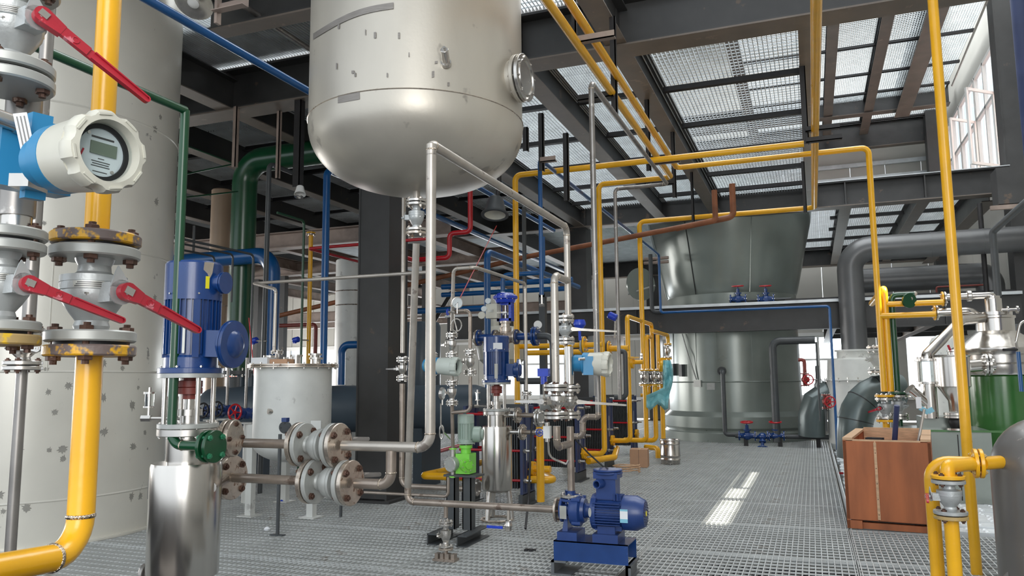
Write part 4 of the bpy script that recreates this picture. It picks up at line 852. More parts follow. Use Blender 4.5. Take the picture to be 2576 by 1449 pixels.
# drains on the suction line
d1 = near(q_[0], dx, 1122, 1263); VD = Vert(d1)
pipe('drain pipe dropping from the suction line through the double flanged valve into the grating', [('w', d1), ('w', (d1.x, d1.y, VD.z(1302)))], 0.018, SSB)
ball_valve('stainless ball valve with paired flanges on the floor drain left of centre', VD.p(1346), AXU, Vector((-0.7, -1, 0)), VD.m(18), VD.m(24), SSM, SSM, SSM, SSF, SSM, 4, small=True, th=VD.m(5), lev=(-0.05, 0.1, 0), levmat=SSM)
pipe('drain stub under the flanged floor valve', [('w', VD.p(1376)), ('w', VD.p(1404)-Vector((0, 0, 0.25)))], 0.018, SSB)
sup = solo('pipe_rest', MB().box((d1.x, d1.y, 0.01), (0.2, 0.1, 0.02)), SSB, 'cut rusty steel rest plate on the grating under the floor drain', 'bracket')
for k in range(4): part('rest_tooth', MB().box((d1.x-0.075+0.05*k, d1.y, 0.035), (0.03, 0.06, 0.05)), SSB, sup)
d2 = near(q_[0], dx, 1279, 1272); VE = Vert(d2)
pipe('thin stainless drain with a small ball valve under the suction line', [('w', d2), ('w', VE.p(1312))], 0.013, SS)
bv = thing('ball_valve', 'small stainless ball valve with bright blue lever near the floor', 'valve', VE.p(1325))
part('body', MB().lathe([(0.016, -0.045), (0.028, -0.04), (0.028, -0.02), (0.034, 0), (0.028, 0.02), (0.028, 0.04), (0.016, 0.045)], Matrix.Translation(VE.p(1322)), 18), SSM, bv)
part('lever', MB().box((0, 0, 0), (0.14, 0.012, 0.022), frame(VE.p(1326)+Vector((-0.11, -0.03, 0)), (0, 0, 1))), DBLU, bv)
# ------------------------------------------------------------------ twin valve risers above the pump
R2 = Vert(S)
VR = Vert(run[0]); 
def seg(V, a, b, r, m, label, w=False): return pipe(label, [('w', V.p(a)), ('w', V.p(b))], r, m, 2, w)
seg(VR, 1236, 1073, 0.029, SSB, 'brownish riser pipe standing on the small blue pump')
RF2 = VR.m(27)
ball_valve('right hand stainless ball valve of the twin risers with a long steel lever', (VR.p(985)+VR.p(1036))/2, AXU, Vector((0.8, -0.6, 0)), RF2, (VR.z(985)-VR.z(1036))/2, SSM, SSM, SSM, SSM, SSF, 4, lev=(0.34, 0.18, -0.03), levmat=SSM, th=VR.m(7), small=False)
seg(VR, 966, 872, VR.m(11.5), SSP, 'wide polished spool pipe between the two stainless riser valves')
part('faded_stamp', MB().box((0, 0, 0), (0.03, 0.014, 0.002), frame(VR.p(920)-FW*VR.m(11.8), -FW, (0, 0, 1))), PLATE, bpy.data.objects[COL.objects[-1].name]) if False else None
VR2 = Vert(VR.p(830)+RT*-VR.m(9))
ball_valve('top stainless ball valve of the riser with a long flat steel lever', (VR2.p(810)+VR2.p(850))/2, AXU, Vector((0.8, -0.6, 0)), VR2.m(24), (VR2.z(808)-VR2.z(848))/2, CAST, SSM, SSM, SSM, SSF, 4, lev=(0.32, 0.16, -0.02), levmat=SSM, th=VR2.m(7))
tL = near(VR.p(1116), Vector((0, 1, 0)), 1404, 1136); VL = Vert(tL)
pipe('stainless U branch low on the twin risers, toward the left valve', [('w', VR.p(1116)), ('w', (VL.o.x, VL.o.y, VR.z(1116))), ('w', VL.p(1072))], 0.029, SSB, 2.0, True)
ball_valve('left hand stainless ball valve of the twin risers with wrench shaped lever', (VL.p(985)+VL.p(1034))/2, AXU, Vector((-0.6, -0.8, 0)), VL.m(32), (VL.z(985)-VL.z(1036))/2, SSM, SSM, SSM, SSM, RUST, 4, lev=(-0.22, 0.02, 0), levmat=SSM, th=VL.m(8))
tU = near(VR.p(706), Vector((0, 1, 0)), 1398, 688); VU = Vert((VL.o.x, VL.o.y, 0))
pipe('pickled stainless riser with a hooked top rejoining the main riser', [('w', VR.p(706)), ('w', (VL.o.x, VL.o.y, VR.z(706))), ('w', VL.p(962))], 0.030, SS, 2.0, True)
ck = thing('check_valve', 'grey round check valve left of the twin risers', 'valve', P(1374, 1010, 6.2)); part('body', MB().cyl(0.062, -0.05, 0.05, frame(P(1374, 1012, 6.15), RT), 32, 0.004), CASTD, ck); part('end_cap', MB().cyl(0.055, 0.05, 0.06, frame(P(1374, 1012, 6.15), RT), 32), SSM, ck)
# tall bare stainless pipe with transmitter
o, tp = pipe('tall grey stainless pipe right of the risers, turning back under the ceiling', [('p', 1505, 1040, 6.6), ('z', 1493, 208), ('y', 1664, 474), ('x', 1548, 490), ('z', 1555, 1005)], 0.0255, SSD, 2.2, True)
pipe('brown stainless elbow from the tall pipe back to the riser flange', [('w', tp[0]+Vector((0, 0, 0.01))), ('m', (0, 0, -0.04)), ('x', 1466, 1052), ('z', 1474, 1098), ('x', 1440, 1100)], 0.026, SSB, 2.0, True)
t3, _ = transmitter('cream and light blue transmitter on the tall pipe right of centre', P(1520, 916, 6.3), (RT*0.93-FW*0.36), 0.098, 0.135, big=False)
part('side_gland', MB().cyl(0.012, 0, 0.05, frame(P(1470, 903, 6.2), (-RT-FW*0.5)), 14), SSM, t3)
part('terminal_housing', MB().box((0, 0, 0), (0.15, 0.12, 0.08), frame(P(1478, 920, 6.3), RT, (0, 0, 1))), SKY, t3)
# ------------------------------------------------------------------ green dosing pump group
VP_ = Vert(1140, 1165, 7.45)
dp = thing('dosing_pump', 'diaphragm dosing pump with sage motor, lime green gearbox and steel head', 'pump', VP_.p(1210))
gx = VP_.m(32); G = VP_.o+RT*gx; G.z = 0; VG = Vert(G)
gb = part('gearbox', MB().box((G.x, G.y, (VG.z(1140)+VG.z(1190))/2), (VG.m(38), 0.16, VG.z(1140)-VG.z(1190))).cyl(VG.m(13), VG.z(1145), VG.z(1122), Matrix.Translation(G), 20).cyl(VG.m(17), VG.z(1127), VG.z(1119), Matrix.Translation(G), 24).cyl(VG.m(16), -0.02, 0.03, frame(VG.p(1165)+RT*VG.m(2)-FW*0.10, -FW+RT*0.6), 24), LIME, dp)
part('gearbox_cap', MB().cyl(VG.m(9), 0.03, 0.05, frame(VG.p(1163)+RT*VG.m(4)-FW*0.10, -FW+RT*0.6), 20), LIME, gb)
bolts(gb, frame(VG.p(1165)+RT*VG.m(2)-FW*0.10, -FW+RT*0.6), VG.m(14), 6, 0.07, 0.006, SSM)
motor_parts(dp, VG.p(1116), (0, 0, 1), RT*0.9-FW*0.1, VG.m(21), VG.z(1042)-VG.z(1116), SAGE, 0.30, 32, fins=20)
part('terminal_box', MB().cyl(VG.m(20), VG.m(18), VG.m(40), frame(VG.p(1092), RT*0.95-FW*0.1, (0, 0, 1)), 24, 0.01).cyl(VG.m(14), VG.m(40), VG.m(46), frame(VG.p(1092), RT*0.95-FW*0.1, (0, 0, 1)), 24, 0.004), SAGE, dp)
hf = frame(VP_.p(1165)-FW*0.03, (-FW*0.8-RT*0.6)); hd = part('pump_head', MB().cyl(VP_.m(19), -0.04, 0.05, hf, 36, 0.006), CASTD, dp); bolts(hd, hf, VP_.m(16), 8, 0.10, 0.007, SSM)
part('head_ring', MB().cyl(VP_.m(22), -0.065, -0.04, hf, 36), DGREY, dp)
part('check_valve_barrel', MB().cyl(VP_.m(7), VP_.z(1150), VP_.z(1125), Matrix.Translation(VP_.o-Vector((0, 0, VP_.o.z))-FW*0.03), 18).cyl(VP_.m(6), VP_.z(1200), VP_.z(1178), Matrix.Translation(VP_.o-Vector((0, 0, VP_.o.z))-FW*0.03), 18), SSM, dp)
for y in (1128, 1198): part('green_tri_clamp', MB().cyl(VP_.m(10), VP_.z(y)-0.006, VP_.z(y)+0.006, Matrix.Translation((VP_.o.x, VP_.o.y, 0)-Vector((0, 0, 0)) if False else (VP_.o.x-FW.x*0.03, VP_.o.y-FW.y*0.03, 0)), 18), LIME, dp)
st = thing('pump_stand', 'dark grey channel steel stand under the lime green dosing pump', 'stand', (G.x, G.y, 0))
zt_ = VG.z(1195)
part('top_plate', MB().box((G.x-0.02, G.y, zt_), (0.34, 0.2, 0.02)), DGREY, st)
for (ox, lab) in ((-0.14, 0), (0.03, 0)): part('post', MB().span((G.x+ox-0.045, G.y-0.05, 0.10), (G.x+ox-0.035, G.y+0.05, zt_)).span((G.x+ox-0.045, G.y-0.05, 0.10), (G.x+ox+0.045, G.y-0.04, zt_)).span((G.x+ox+0.035, G.y-0.05, 0.10), (G.x+ox+0.045, G.y+0.05, zt_)), DGREY, st)
for ox in (-0.20, 0.10): part('base_channel', MB().span((G.x+ox-0.05, G.y-0.32, 0.0), (G.x+ox+0.05, G.y+0.22, 0.01)).span((G.x+ox-0.05, G.y-0.32, 0.0), (G.x+ox-0.04, G.y+0.22, 0.1)).span((G.x+ox-0.05, G.y-0.32, 0.09), (G.x+ox+0.05, G.y+0.22, 0.1)), DGREY, st)
rp = VP_.m(4.6)
VA = Vert(1137, 1040, 7.42)
pipe('thin stainless line rising from the dosing pump to its lower valve', [('w', VP_.p(1126)-FW*0.03), ('w', VA.p(1012))], rp, SSB)
o, pa = pipe('thin stainless line arching right above the dosing pump valves', [('w', VA.p(832)), ('w', Vert(1141, 700, 7.42).p(676)), ('x', 1196, 679), ('y', 1322, 712), ('z', 1329, 982)], rp, SS, 3, True)
seg(VA, 912, 905, rp, SS, 'short connecting nipple between the dosing valves'); seg(VA, 972, 945, rp, SS, 'short nipple under the middle transmitter')
for (y, lab, hd_) in ((868, 'upper small stainless ball valve above the dosing pump', -1), (988, 'lower small stainless ball valve directly above the sage motor', 0)):
    ball_valve(lab, VA.p(y), AXU, Vector((-0.7, -0.7, 0)), VA.m(15.5), VA.m(20), SSM, SSM, SSM, SSM, SSM, 4, small=True, th=VA.m(4.5), lev=(-0.06, 0.06, 0) if hd_ else None, levmat=SSM)
VBp = Vert(1183, 900, 7.42)
pipe('thin stainless bypass line leaving the dosing line near the gauge', [('w', VA.p(783)), ('x', 1183, 788), ('w', VBp.p(876))], rp, SSB, 3, True)
ball_valve('small stainless ball valve on the bypass line right of the dosing line', VBp.p(911), AXU, Vector((-0.7, -0.7, 0)), VBp.m(16), VBp.m(20), SSM, SSM, SSM, SSM, SSM, 4, small=True, th=VBp.m(4.5), lev=(0.08, 0.05, -0.01), levmat=SSD)
pipe('thin stainless bypass returning under its valve to the dosing line', [('w', VBp.p(947)), ('w', VBp.p(1034)), ('w', VA.p(1038))], rp, SSB, 3, True)
gauge('white faced pressure gauge on a siphon above the dosing pump line', P(1150, 762, 7.3), -FW+RT*0.3, 0.056, SSM, (0, 0, -0.10))
ring = [P(1148+13*math.cos(a), 818+16*math.sin(a), 7.35) for a in [2*PI*k/18 for k in range(19)]]
solo('siphon_tube', MB().tube([P(1143, 790, 7.35), P(1143, 804, 7.35)]+ring[4:]+ring[:4]+[P(1140, 835, 7.4)], 0.007, 8), SSM, 'coiled steel siphon tube under the white faced gauge', 'tube')
nv = thing('needle_valve', 'tiny valve with blue handwheel beside the white faced gauge', 'valve', P(1128, 785, 7.3)); handwheel(nv, P(1126, 785, 7.3), RT-FW*0.3, 0.03, DBLU); part('body', MB().tube([P(1126, 785, 7.3), P(1143, 786, 7.35)], 0.01, 8), SSM, nv)
g2_ = gauge('pressure gauge seen edge on behind the long stainless drop pipe', P(1113, 990, 6.9), RT-FW*0.25, 0.055, SSM, (0, 0, -0.1))
ring = [P(1111+5*math.cos(a), 1087+17*math.sin(a), 6.9) for a in [2*PI*k/18 for k in range(19)]]
solo('siphon_tube', MB().tube([P(1109, 1015, 6.9), P(1109, 1070, 6.9)]+ring+[P(1132, 1104, 7.3)], 0.007, 8), SSM, 'coiled steel siphon tube left of the sage green motor', 'tube')
t2, _ = transmitter('middle cream transmitter with light blue band behind the long drop pipe', P(1140, 922, 7.3), (RT*0.93-FW*0.36), 0.086, 0.16, mat('pale_sage_cream_paint', (0.55, 0.60, 0.55), 0.35, 0, 0.04, 6), SKY, big=False)
part('rear_cap', MB().lathe([(0, -0.30), (0.05, -0.29), (0.08, -0.26), (0.08, -0.21)], frame(P(1140, 922, 7.3), (RT*0.93-FW*0.36), (0, 0, 1)), 28), SAGE, t2)
# pipes behind
V8 = Vert(1012, 1000, 8.3)
pipe('upper thin stainless riser left of the leaning pipe', [('w', Vert((V8.o.x, V8.o.y, 0)).p(470)), ('w', V8.p(888))], V8.m(5.5), SS)
ball_valve('small stainless ball valve on the thin riser beside the column', V8.p(928), AXU, Vector((-1, -0.3, 0)), V8.m(15), V8.m(18), SSM, SSM, SSM, SSM, SSM, 4, small=True, th=V8.m(5), lev=(-0.09, -0.02, 0), levmat=SSD)
pipe('lower thin stainless riser elbowing right along the floor', [('w', V8.p(965)), ('z', 1017, 1222), ('x', 1195, 1226)], V8.m(6.5), SSB, 3, True)
fq = thing('dark_flange_pair', 'dark round flange pair low left of the small stainless vessel', 'flange', P(1197, 1225, 8.2)); pair(fq, P(1197, 1226, 8.25), dx, 0.09, 0.02, SSD, SSD, 4)
pipe('thin brown stainless line low along the grating to the dosing pump', [('p', 905, 1238, 7.6), ('x', 1128, 1243), ('z', 1137, 1200)], 0.014, SSB, 3)
# ------------------------------------------------------------------ small canned pump
VS = Vert(1250, 1150, 8.45)
sp2, A2, T2 = canned_pump('small blue motor on a slim polished stainless canned pump, centre', VS, 0, VS.z(845)-VS.z(962), VS.m(33), RT*0.93-FW*0.15, VS.m(38), VS.m(24), (962, 1030, 1047, 1072, 1240))
for k in range(3):
    a = 2.1*k-1.9; b = Vector((A2.x+0.12*math.cos(a), A2.y+0.12*math.sin(a), VS.z(1215))); part('vessel_leg', MB().tube([b, (A2.x+0.16*math.cos(a), A2.y+0.16*math.sin(a), 0.02)], 0.028, 12), SSM, sp2)
part('base_ring', MB().tube([(A2.x+0.17*math.cos(2*PI*k/24), A2.y+0.17*math.sin(2*PI*k/24), 0.015) for k in range(25)], 0.014, 6, False), SSF, sp2)
part('bottom_flange', MB().cyl(0.06, VS.z(1236), VS.z(1228), Matrix.Translation(A2), 24).cyl(0.06, VS.z(1226), VS.z(1220), Matrix.Translation(A2), 24), SSM, sp2)
part('motor_sticker', MB().box((0, 0, 0), (0.07, 0.10, 0.002), frame(VS.p(868)-FW*VS.m(33.6)+RT*0.02, -FW, (0, 0, 1))), LABW, sp2)
part('motor_plate', MB().box((0, 0, 0), (0.16, 0.035, 0.002), frame(VS.p(930)-FW*VS.m(35)+RT*0.0, -FW, (0, 0, 1))), PLATEL, sp2)
for (y, x0_, x1_, lab, k) in ((1048, 1278, 1302, 'upper side flange of the slim stainless vessel', 0), (1090, 1290, 1314, 'lower side flange of the slim stainless vessel', 1)):
    c_ = Vert((A2.x, A2.y, 0)).p(y-4); e_ = near(c_, dx, x1_, y)
    f_ = thing('side_flange_pair', lab, 'flange', e_); pair(f_, e_, dx, 0.085, 0.018, SSM, SSF, 4, 0.012, SSF); part('nozzle', MB().tube([e_, c_+dx*0.10], 0.025, 14), SSP, f_)
    pipe(['upper', 'lower'][k]+' brown stainless pipe from the slim vessel toward the twin risers', [('w', e_), ('x', 1362, y+3)], 0.024, SSB)
f_ = thing('side_flange_pair', 'bright flange pair standing upright just left of the check valve', 'flange', P(1362, 1052, 8.0)); pair(f_, P(1356, 1051, 7.2), dx, 0.085, 0.02, SSM, SSM, 4)
globe_valve('small valve with blue handwheel between slim vessel and riser', P(1364, 1087, 7.6), dx, (-0.4, -1, 0), 0.03, 0.06, SSM, DBLU)
fv = thing('flange_pair', 'small stainless flange pair on the thin vertical line above the slim vessel nozzle', 'flange', P(1330, 996, 8.3))
_q = Vert(pa[-1]); pair(fv, _q.p(990), AXU, 0.06, 0.014, SSM, SSM, 4); pair(fv, _q.p(1010), AXU, 0.06, 0.014, SSM, SSM, 4); part('nipple', MB().tube([_q.p(985), _q.p(1048)], 0.02, 10), SSM, fv)
# sampling box and tube
sb = thing('sampling_valve', 'small white block valve with a bent steel tube in front of the risers', 'valve', P(1376, 1087, 6.1)); part('block', MB().box((0, 0, 0), (0.055, 0.05, 0.095), Matrix.Translation(P(1377, 1087, 6.1))), WHITE, sb); part('nut', MB().cyl(0.02, -0.075, 0.075, Matrix.Translation(P(1377, 1087, 6.1)), 12), SSM, sb)
part('bent_tube', MB().tube(fillet([P(1379, 1102, 6.1), P(1381, 1150, 6.1), P(1425, 1168, 6.1), P(1430, 1158, 6.1)], 0.08)[0], 0.009, 8), SSM, sb)
# control valve
VC = Vert(1272, 850, 9.4)
cv = thing('control_valve', 'blue diaphragm control valve with a cream positioner box above the small pump', 'valve', VC.p(850))
CM = Matrix.Translation((VC.o.x, VC.o.y, 0))
ac = part('actuator', MB().lathe([(0, VC.z(737)), (VC.m(20), VC.z(738)), (VC.m(27), VC.z(743)), (VC.m(31), VC.z(746)), (VC.m(31), VC.z(752)), (VC.m(27), VC.z(754)), (VC.m(24), VC.z(762)), (VC.m(12), VC.z(765)), (0, VC.z(765))], CM, 32), DBLU, cv)
bolts(ac, CM @ Matrix.Translation((0, 0, VC.z(749))), VC.m(28.5), 12, 0.04, 0.007, SSM)
part('yoke', MB().box((VC.o.x-VC.m(16), VC.o.y, VC.z(785)), (VC.m(7), 0.1, VC.z(762)-VC.z(808))).box((VC.o.x+VC.m(16), VC.o.y, VC.z(785)), (VC.m(7), 0.1, VC.z(762)-VC.z(808))).box((VC.o.x, VC.o.y, VC.z(805)), (VC.m(38), 0.1, VC.m(7))).box((VC.o.x, VC.o.y, VC.z(765)), (VC.m(36), 0.1, VC.m(6))), DBLU, cv)
part('stem', MB().cyl(0.018, VC.z(805), VC.z(765), CM, 12).box((VC.o.x-0.06, VC.o.y-0.06, VC.z(787)), (0.2, 0.02, 0.02)), SSM, cv)
po = part('positioner_box', MB().box((0, 0, 0), (VC.m(30), 0.14, VC.m(36)), Matrix.Translation(VC.p(783)+RT*-VC.m(30)-FW*0.05)), CREAM, cv)
part('positioner_panel', MB().box((0, 0, 0), (VC.m(14), 0.008, VC.m(6)), Matrix.Translation(VC.p(783)+RT*-VC.m(31)-FW*0.05+Vector((0, -0.074, 0)))), PLATEL, po)
for (px_, py_, r_) in ((1228, 757, 7), (1218, 777, 7), (1212, 793, 9)): part('positioner_gauge', MB().cyl(VC.m(r_), -0.02, 0.02, frame(P(px_, py_, 9.2), -FW-RT*0.2), 20, 0.004), DIAL if r_ < 8 else CREAM, po)
part('bonnet', MB().lathe([(VC.m(12), VC.z(838)), (VC.m(15), VC.z(834)), (VC.m(15), VC.z(824)), (VC.m(11), VC.z(823)), (VC.m(11), VC.z(814)), (VC.m(14), VC.z(813)), (VC.m(14), VC.z(808)), (0, VC.z(808))], CM, 24), SSF, cv)
b_ = part('valve_body', MB().lathe([(VC.m(13), -VC.m(24)), (VC.m(15), -VC.m(12)), (VC.m(19), 0), (VC.m(15), VC.m(12)), (VC.m(13), VC.m(24))], frame(VC.p(848), dx), 28).cyl(VC.m(16), 0, VC.m(14), frame(VC.p(848), (0, 0, 1)), 24), SSB, cv)
for s_ in (-1, 1):
    pair(cv, VC.p(848)+dx*s_*VC.m(28), dx*s_, VC.m(19), VC.m(4), SSF, NAVYF, 4, 0.014)
pipe('blue painted reducer pipe right of the control valve', [('w', VC.p(848)+dx*VC.m(30)), ('x', 1348, 847)], 0.045, MBLU)
pipe('blue painted pipe left of the control valve', [('w', VC.p(848)-dx*VC.m(30)), ('x', 1202, 852)], 0.045, MBLU)
fz1 = thing('blue_flange_pair', 'blue flange pair left of the control valve above the small pump', 'flange', near(VC.p(848), dx, 1203, 852)); pair(fz1, near(VC.p(848), dx, 1203, 852), dx, 0.10, 0.022, SSF, MBLU, 4, 0.014)
c1 = near(VC.p(848), dx, 1347, 847)
fz2 = thing('blue_flange_pair', 'wide blue flange pair between the control valve and the dark grey elbow pipe', 'flange', c1); pair(fz2, c1, dx, 0.115, 0.026, MBLU, MBLU, 6, 0.016)
pipe('dark grey pipe elbowing down beside the twin risers', [('w', c1), ('x', 1390, 850), ('z', 1396, 958), ('x', 1310, 955)], VC.m(8), DGREY, 2.4)
solo('paddle_sign', MB().cyl(0.05, -0.004, 0.004, frame(P(1353, 817, 9.3), -FW), 24).tube([P(1353, 827, 9.3), P(1353, 842, 9.3)], 0.006, 6), WHITE, 'small round paddle indicator above the wide blue flange', 'indicator')
# horizontal slate tank behind the column
st_y = 10.25; zc = on(1030, 1029, 1, st_y).z; rt = 0.35; xL, xR = on(515, 1030, 1, st_y).x, on(1238, 1030, 1, st_y).x
ht = thing('horizontal_tank', 'long slate blue-grey horizontal tank behind the steel column', 'tank', ((xL+xR)/2, st_y, zc-rt)); HM = frame((xL, st_y, zc), dx, (0, 0, 1)); Lh = xR-xL
part('shell', MB().lathe([(0, 0), (rt*0.6, 0.04), (rt*0.9, 0.13), (rt, 0.26), (rt, Lh-0.26), (rt*0.9, Lh-0.13), (rt*0.6, Lh-0.04), (0, Lh)], HM, 56), SLATE, ht)
for k in (0.2, 0.5, 0.8): part('saddle', MB().box((xL+Lh*k, st_y, (zc-rt)/2+0.03), (0.14, 0.6, zc-rt+0.12)), SLATE, ht)
for k in (0.14, 0.18): part('nozzle', MB().cyl(0.07, rt-0.03, rt+0.2, HM @ Matrix.Translation((0, 0, Lh*k)) @ frame((0, 0, 0), (1, 0, 0)), 20).cyl(0.12, rt+0.17, rt+0.2, HM @ Matrix.Translation((0, 0, Lh*k)) @ frame((0, 0, 0), (1, 0, 0)), 24), SLATE, ht)
part('manhole', MB().cyl(0.2, rt-0.05, rt+0.12, HM @ Matrix.Translation((0, 0, Lh*0.30)) @ frame((0, 0, 0), (1, 0, 0)), 28).cyl(0.26, rt+0.10, rt+0.14, HM @ Matrix.Translation((0, 0, Lh*0.30)) @ frame((0, 0, 0), (1, 0, 0)), 28), SLATE, ht)
# tall slate vessel behind the risers left of the dosing line
tv = Vert(1060, 900, 12.5); tt = thing('slate_vessel', 'tall dark slate vessel behind the leaning pipe and dosing line', 'tank', tv.p(1000)); part('shell', MB().lathe([(0, 0.9), (0.28, 0.92), (0.31, 1.0), (0.31, tv.z(815)-0.05), (0.28, tv.z(812)), (0, tv.z(808))], Matrix.Translation((tv.o.x, tv.o.y, 0)), 36), SLATE, tt)
for k in range(3): part('leg', MB().box((tv.o.x+0.22*math.cos(2.1*k), tv.o.y+0.22*math.sin(2.1*k), 0.5), (0.06, 0.06, 1.0)), SLATE, tt)
# cream round tank behind the small motor
cv_ = Vert(1262, 880, 12.2); ct = thing('cream_vessel', 'cream rounded vessel behind the control valve', 'tank', cv_.p(960)); part('shell', MB().lathe([(0, cv_.z(818)), (0.2, cv_.z(822)), (0.35, cv_.z(838)), (0.40, cv_.z(870)), (0.36, cv_.z(905)), (0.2, cv_.z(930)), (0, cv_.z(934))], Matrix.Translation((cv_.o.x, cv_.o.y, 0)), 40), CREAM, ct)
part('neck', MB().cyl(0.07, cv_.z(830), cv_.z(800), Matrix.Translation((cv_.o.x-0.12, cv_.o.y, 0)), 20), CREAM, ct)
for k in range(3): part('leg', MB().box((cv_.o.x+0.24*math.cos(2.1*k+0.4), cv_.o.y+0.24*math.sin(2.1*k+0.4), cv_.z(915)/2), (0.07, 0.07, cv_.z(915))), CREAM, ct)
# ------------------------------------------------------------------ white vessel on legs
VW = Vert(737, 1000, 8.75); rw_ = VW.m(95); o_ = VW.o
wv = thing('white_vessel', 'white painted vessel on square legs with a bolted lid, left of the column', 'tank', (o_.x, o_.y, 0)); WMx = Matrix.Translation((o_.x, o_.y, 0))
z1_, z2_, z3_ = VW.z(925), VW.z(1110), VW.z(1162)
part('shell', MB().lathe([(0, z3_)]+[(rw_*math.sin(a), z2_-(z2_-z3_)*math.cos(a)) for a in [PI/2*k/10 for k in range(1, 11)]]+[(rw_, z1_)], WMx, 64), WVES, wv)
ld = part('lid', MB().cyl(rw_*1.17, z1_, z1_+0.016, WMx, 64).cyl(rw_*1.17, z1_+0.022, z1_+0.036, WMx, 64), SSF, wv)
bolts(ld, WMx @ Matrix.Translation((0, 0, z1_+0.018)), rw_*1.10, 18, 0.05, 0.012, SSM)
for (dx_, dy_, h_) in ((-0.25, -0.1, 0.10), (-0.05, 0.0, 0.08), (0.12, -0.12, 0.10), (0.3, 0, 0.07), (0.18, 0.15, 0.12)): part('lid_nozzle', MB().cyl(0.05, z1_+0.03, z1_+0.03+h_, Matrix.Translation((o_.x+dx_, o_.y+dy_, 0)), 16).cyl(0.075, z1_+0.02+h_, z1_+0.04+h_, Matrix.Translation((o_.x+dx_, o_.y+dy_, 0)), 16), SSM, wv)
for (px_, py_) in ((628, 1298), (783, 1302), (716, 1262), (828, 1250)):
    b_ = on(px_, py_, 2, 0); zt2 = z2_+0.18 if px_ < 700 else z2_-0.05
    l = part('leg', MB().span((b_.x-0.04, b_.y-0.04, 0.01), (b_.x+0.04, b_.y+0.04, zt2)), WVES, wv); part('foot_plate', MB().box((b_.x, b_.y, 0.006), (0.2, 0.2, 0.012)), WVES, l)
for (px_, py_, r_) in ((690, 1036, 0.03),):
    d0 = ray(px_, py_); nn = Vector((-0.45, -0.9, 0.12)).normalized(); b_ = o_+Vector((0, 0, 0)); pz = VW.z(py_)
    q = P(px_, py_, 8.36); part('side_nozzle', MB().cyl(r_, -0.1, 0.07, frame(q, nn), 20).cyl(r_*1.5, -0.02, 0.0, frame(q, nn), 20).cyl(r_*0.6, 0.069, 0.072, frame(q, nn), 14), SSM, wv)
fq_ = P(775, 1085, 8.35); nn = Vector((-0.1, -1, 0)); part('plate_frame', MB().box((0, 0, 0), (0.22, 0.22, 0.02), frame(fq_+Vector((0, 0.06, 0)), (0.22, -1, 0), (0, 0, 1))), WVES, wv); part('grey_plate', MB().box((0, 0, 0), (0.09, 0.10, 0.01), frame(fq_+Vector((0, 0.045, 0)), (0.22, -1, 0), (0, 0, 1))), CASTD, wv)
# post with gauge head
pg = on(698, 1347, 2, 0); Vp = Vert((pg.x, pg.y, 0)); pt = thing('instrument_post', 'thin dark grey post with a flanged sensor head before the white vessel', 'post', pg)
part('post', MB().tube([pg, Vp.p(1092)], 0.018, 10), DGREY, pt); part('foot', MB().box((pg.x, pg.y, 0.005), (0.15, 0.06, 0.01)), DGREY, pt)
hq = Vp.p(1075)+RT*0.05; h_ = part('sensor_flange', MB().cyl(0.062, -0.012, 0.012, frame(hq, -FW-RT*0.1), 28), DGREY, pt); bolts(h_, frame(hq, -FW-RT*0.1), 0.045, 4, 0.024, 0.008, DGREY); part('sensor_cap', MB().box((0, 0, 0), (0.06, 0.05, 0.04), Matrix.Translation(hq+Vector((0, 0, 0.075)))), NAVY, pt)
p2 = on(857, 1300, 2, 0); solo('short_post', MB().tube([p2, p2+Vector((0, 0, 0.75))], 0.018, 10), DGREY, 'short dark grey post standing right of the lower rusty flanges', 'post')
# ------------------------------------------------------------------ pipes behind, left half
GP, gpp = pipe('very thick dark green pipe rising behind the blue motor and turning right under the beams', [('p', 600, 945, 12.7), ('z', 592, 405), ('x', 1000, 368)], 0.205, GRN, 1.9, seg=32)
part('flange', MB().cyl(0.30, -0.03, 0.03, frame(gpp[0]+Vector((0, 0, 0.05)), AXU), 32), DGREY, GP); bolts(GP, frame(gpp[0]+Vector((0, 0, 0.05)), AXU), 0.26, 10, 0.1, 0.02, SSM)
part('nozzle', MB().cyl(0.19, -0.35, -0.02, frame(gpp[0], AXU), 24), DGREY, GP)
pipe('blue pipe crossing high from the top left behind the hanging tank', [('w', P(370, -2, 5.7)-Vector((0, 4, 0))), ('w', P(370, -2, 5.7)), ('y', 1385, 595)], 0.036, BLU, seg=16)
pipe('blue vertical pipe behind the white vessel, turning back at the top', [('p', 813, 915, 10.8), ('z', 820, 426), ('y', 1445, 715)], 0.052, BLU, 2.2)
pipe('thick blue pipe hooking over behind the blue motor down to the white vessel lid', [('p', 679, 895, 12.2), ('z', 684, 640), ('x', 330, 668)], 0.128, BLU, 2.4, seg=24)
pipe('small blue hook pipe between the white vessel and the column', [('p', 858, 968, 12.2), ('z', 860, 868), ('x', 960, 862)], 0.060, BLU, 2.2)
pipe('red pipe zigzagging down behind the hanging tank outlet', [('p', 1183, 430, 10.6), ('z', 1181, 583), ('x', 1131, 588), ('z', 1129, 648), ('x', 1040, 655), ('m', (0, -0.36, 0))], 0.034, RED, 2.0)
pipe('short red pipe stub beside the outlet valve under the tank', [('p', 1020, 605, 9.9), ('x', 1082, 598)], 0.02, RED)
pipe('blue vertical pipe left above the control valve, running back at the top', [('p', 1226, 745, 11.6), ('z', 1229, 633), ('y', 1450, 735)], 0.050, BLU, 2.2, ground=True)
pipe('blue pipe above the actuator stepping right and then up', [('p', 1265, 735, 11.2), ('z', 1266, 692), ('x', 1366, 678), ('z', 1368, 596)], 0.033, BLU, 2.4)
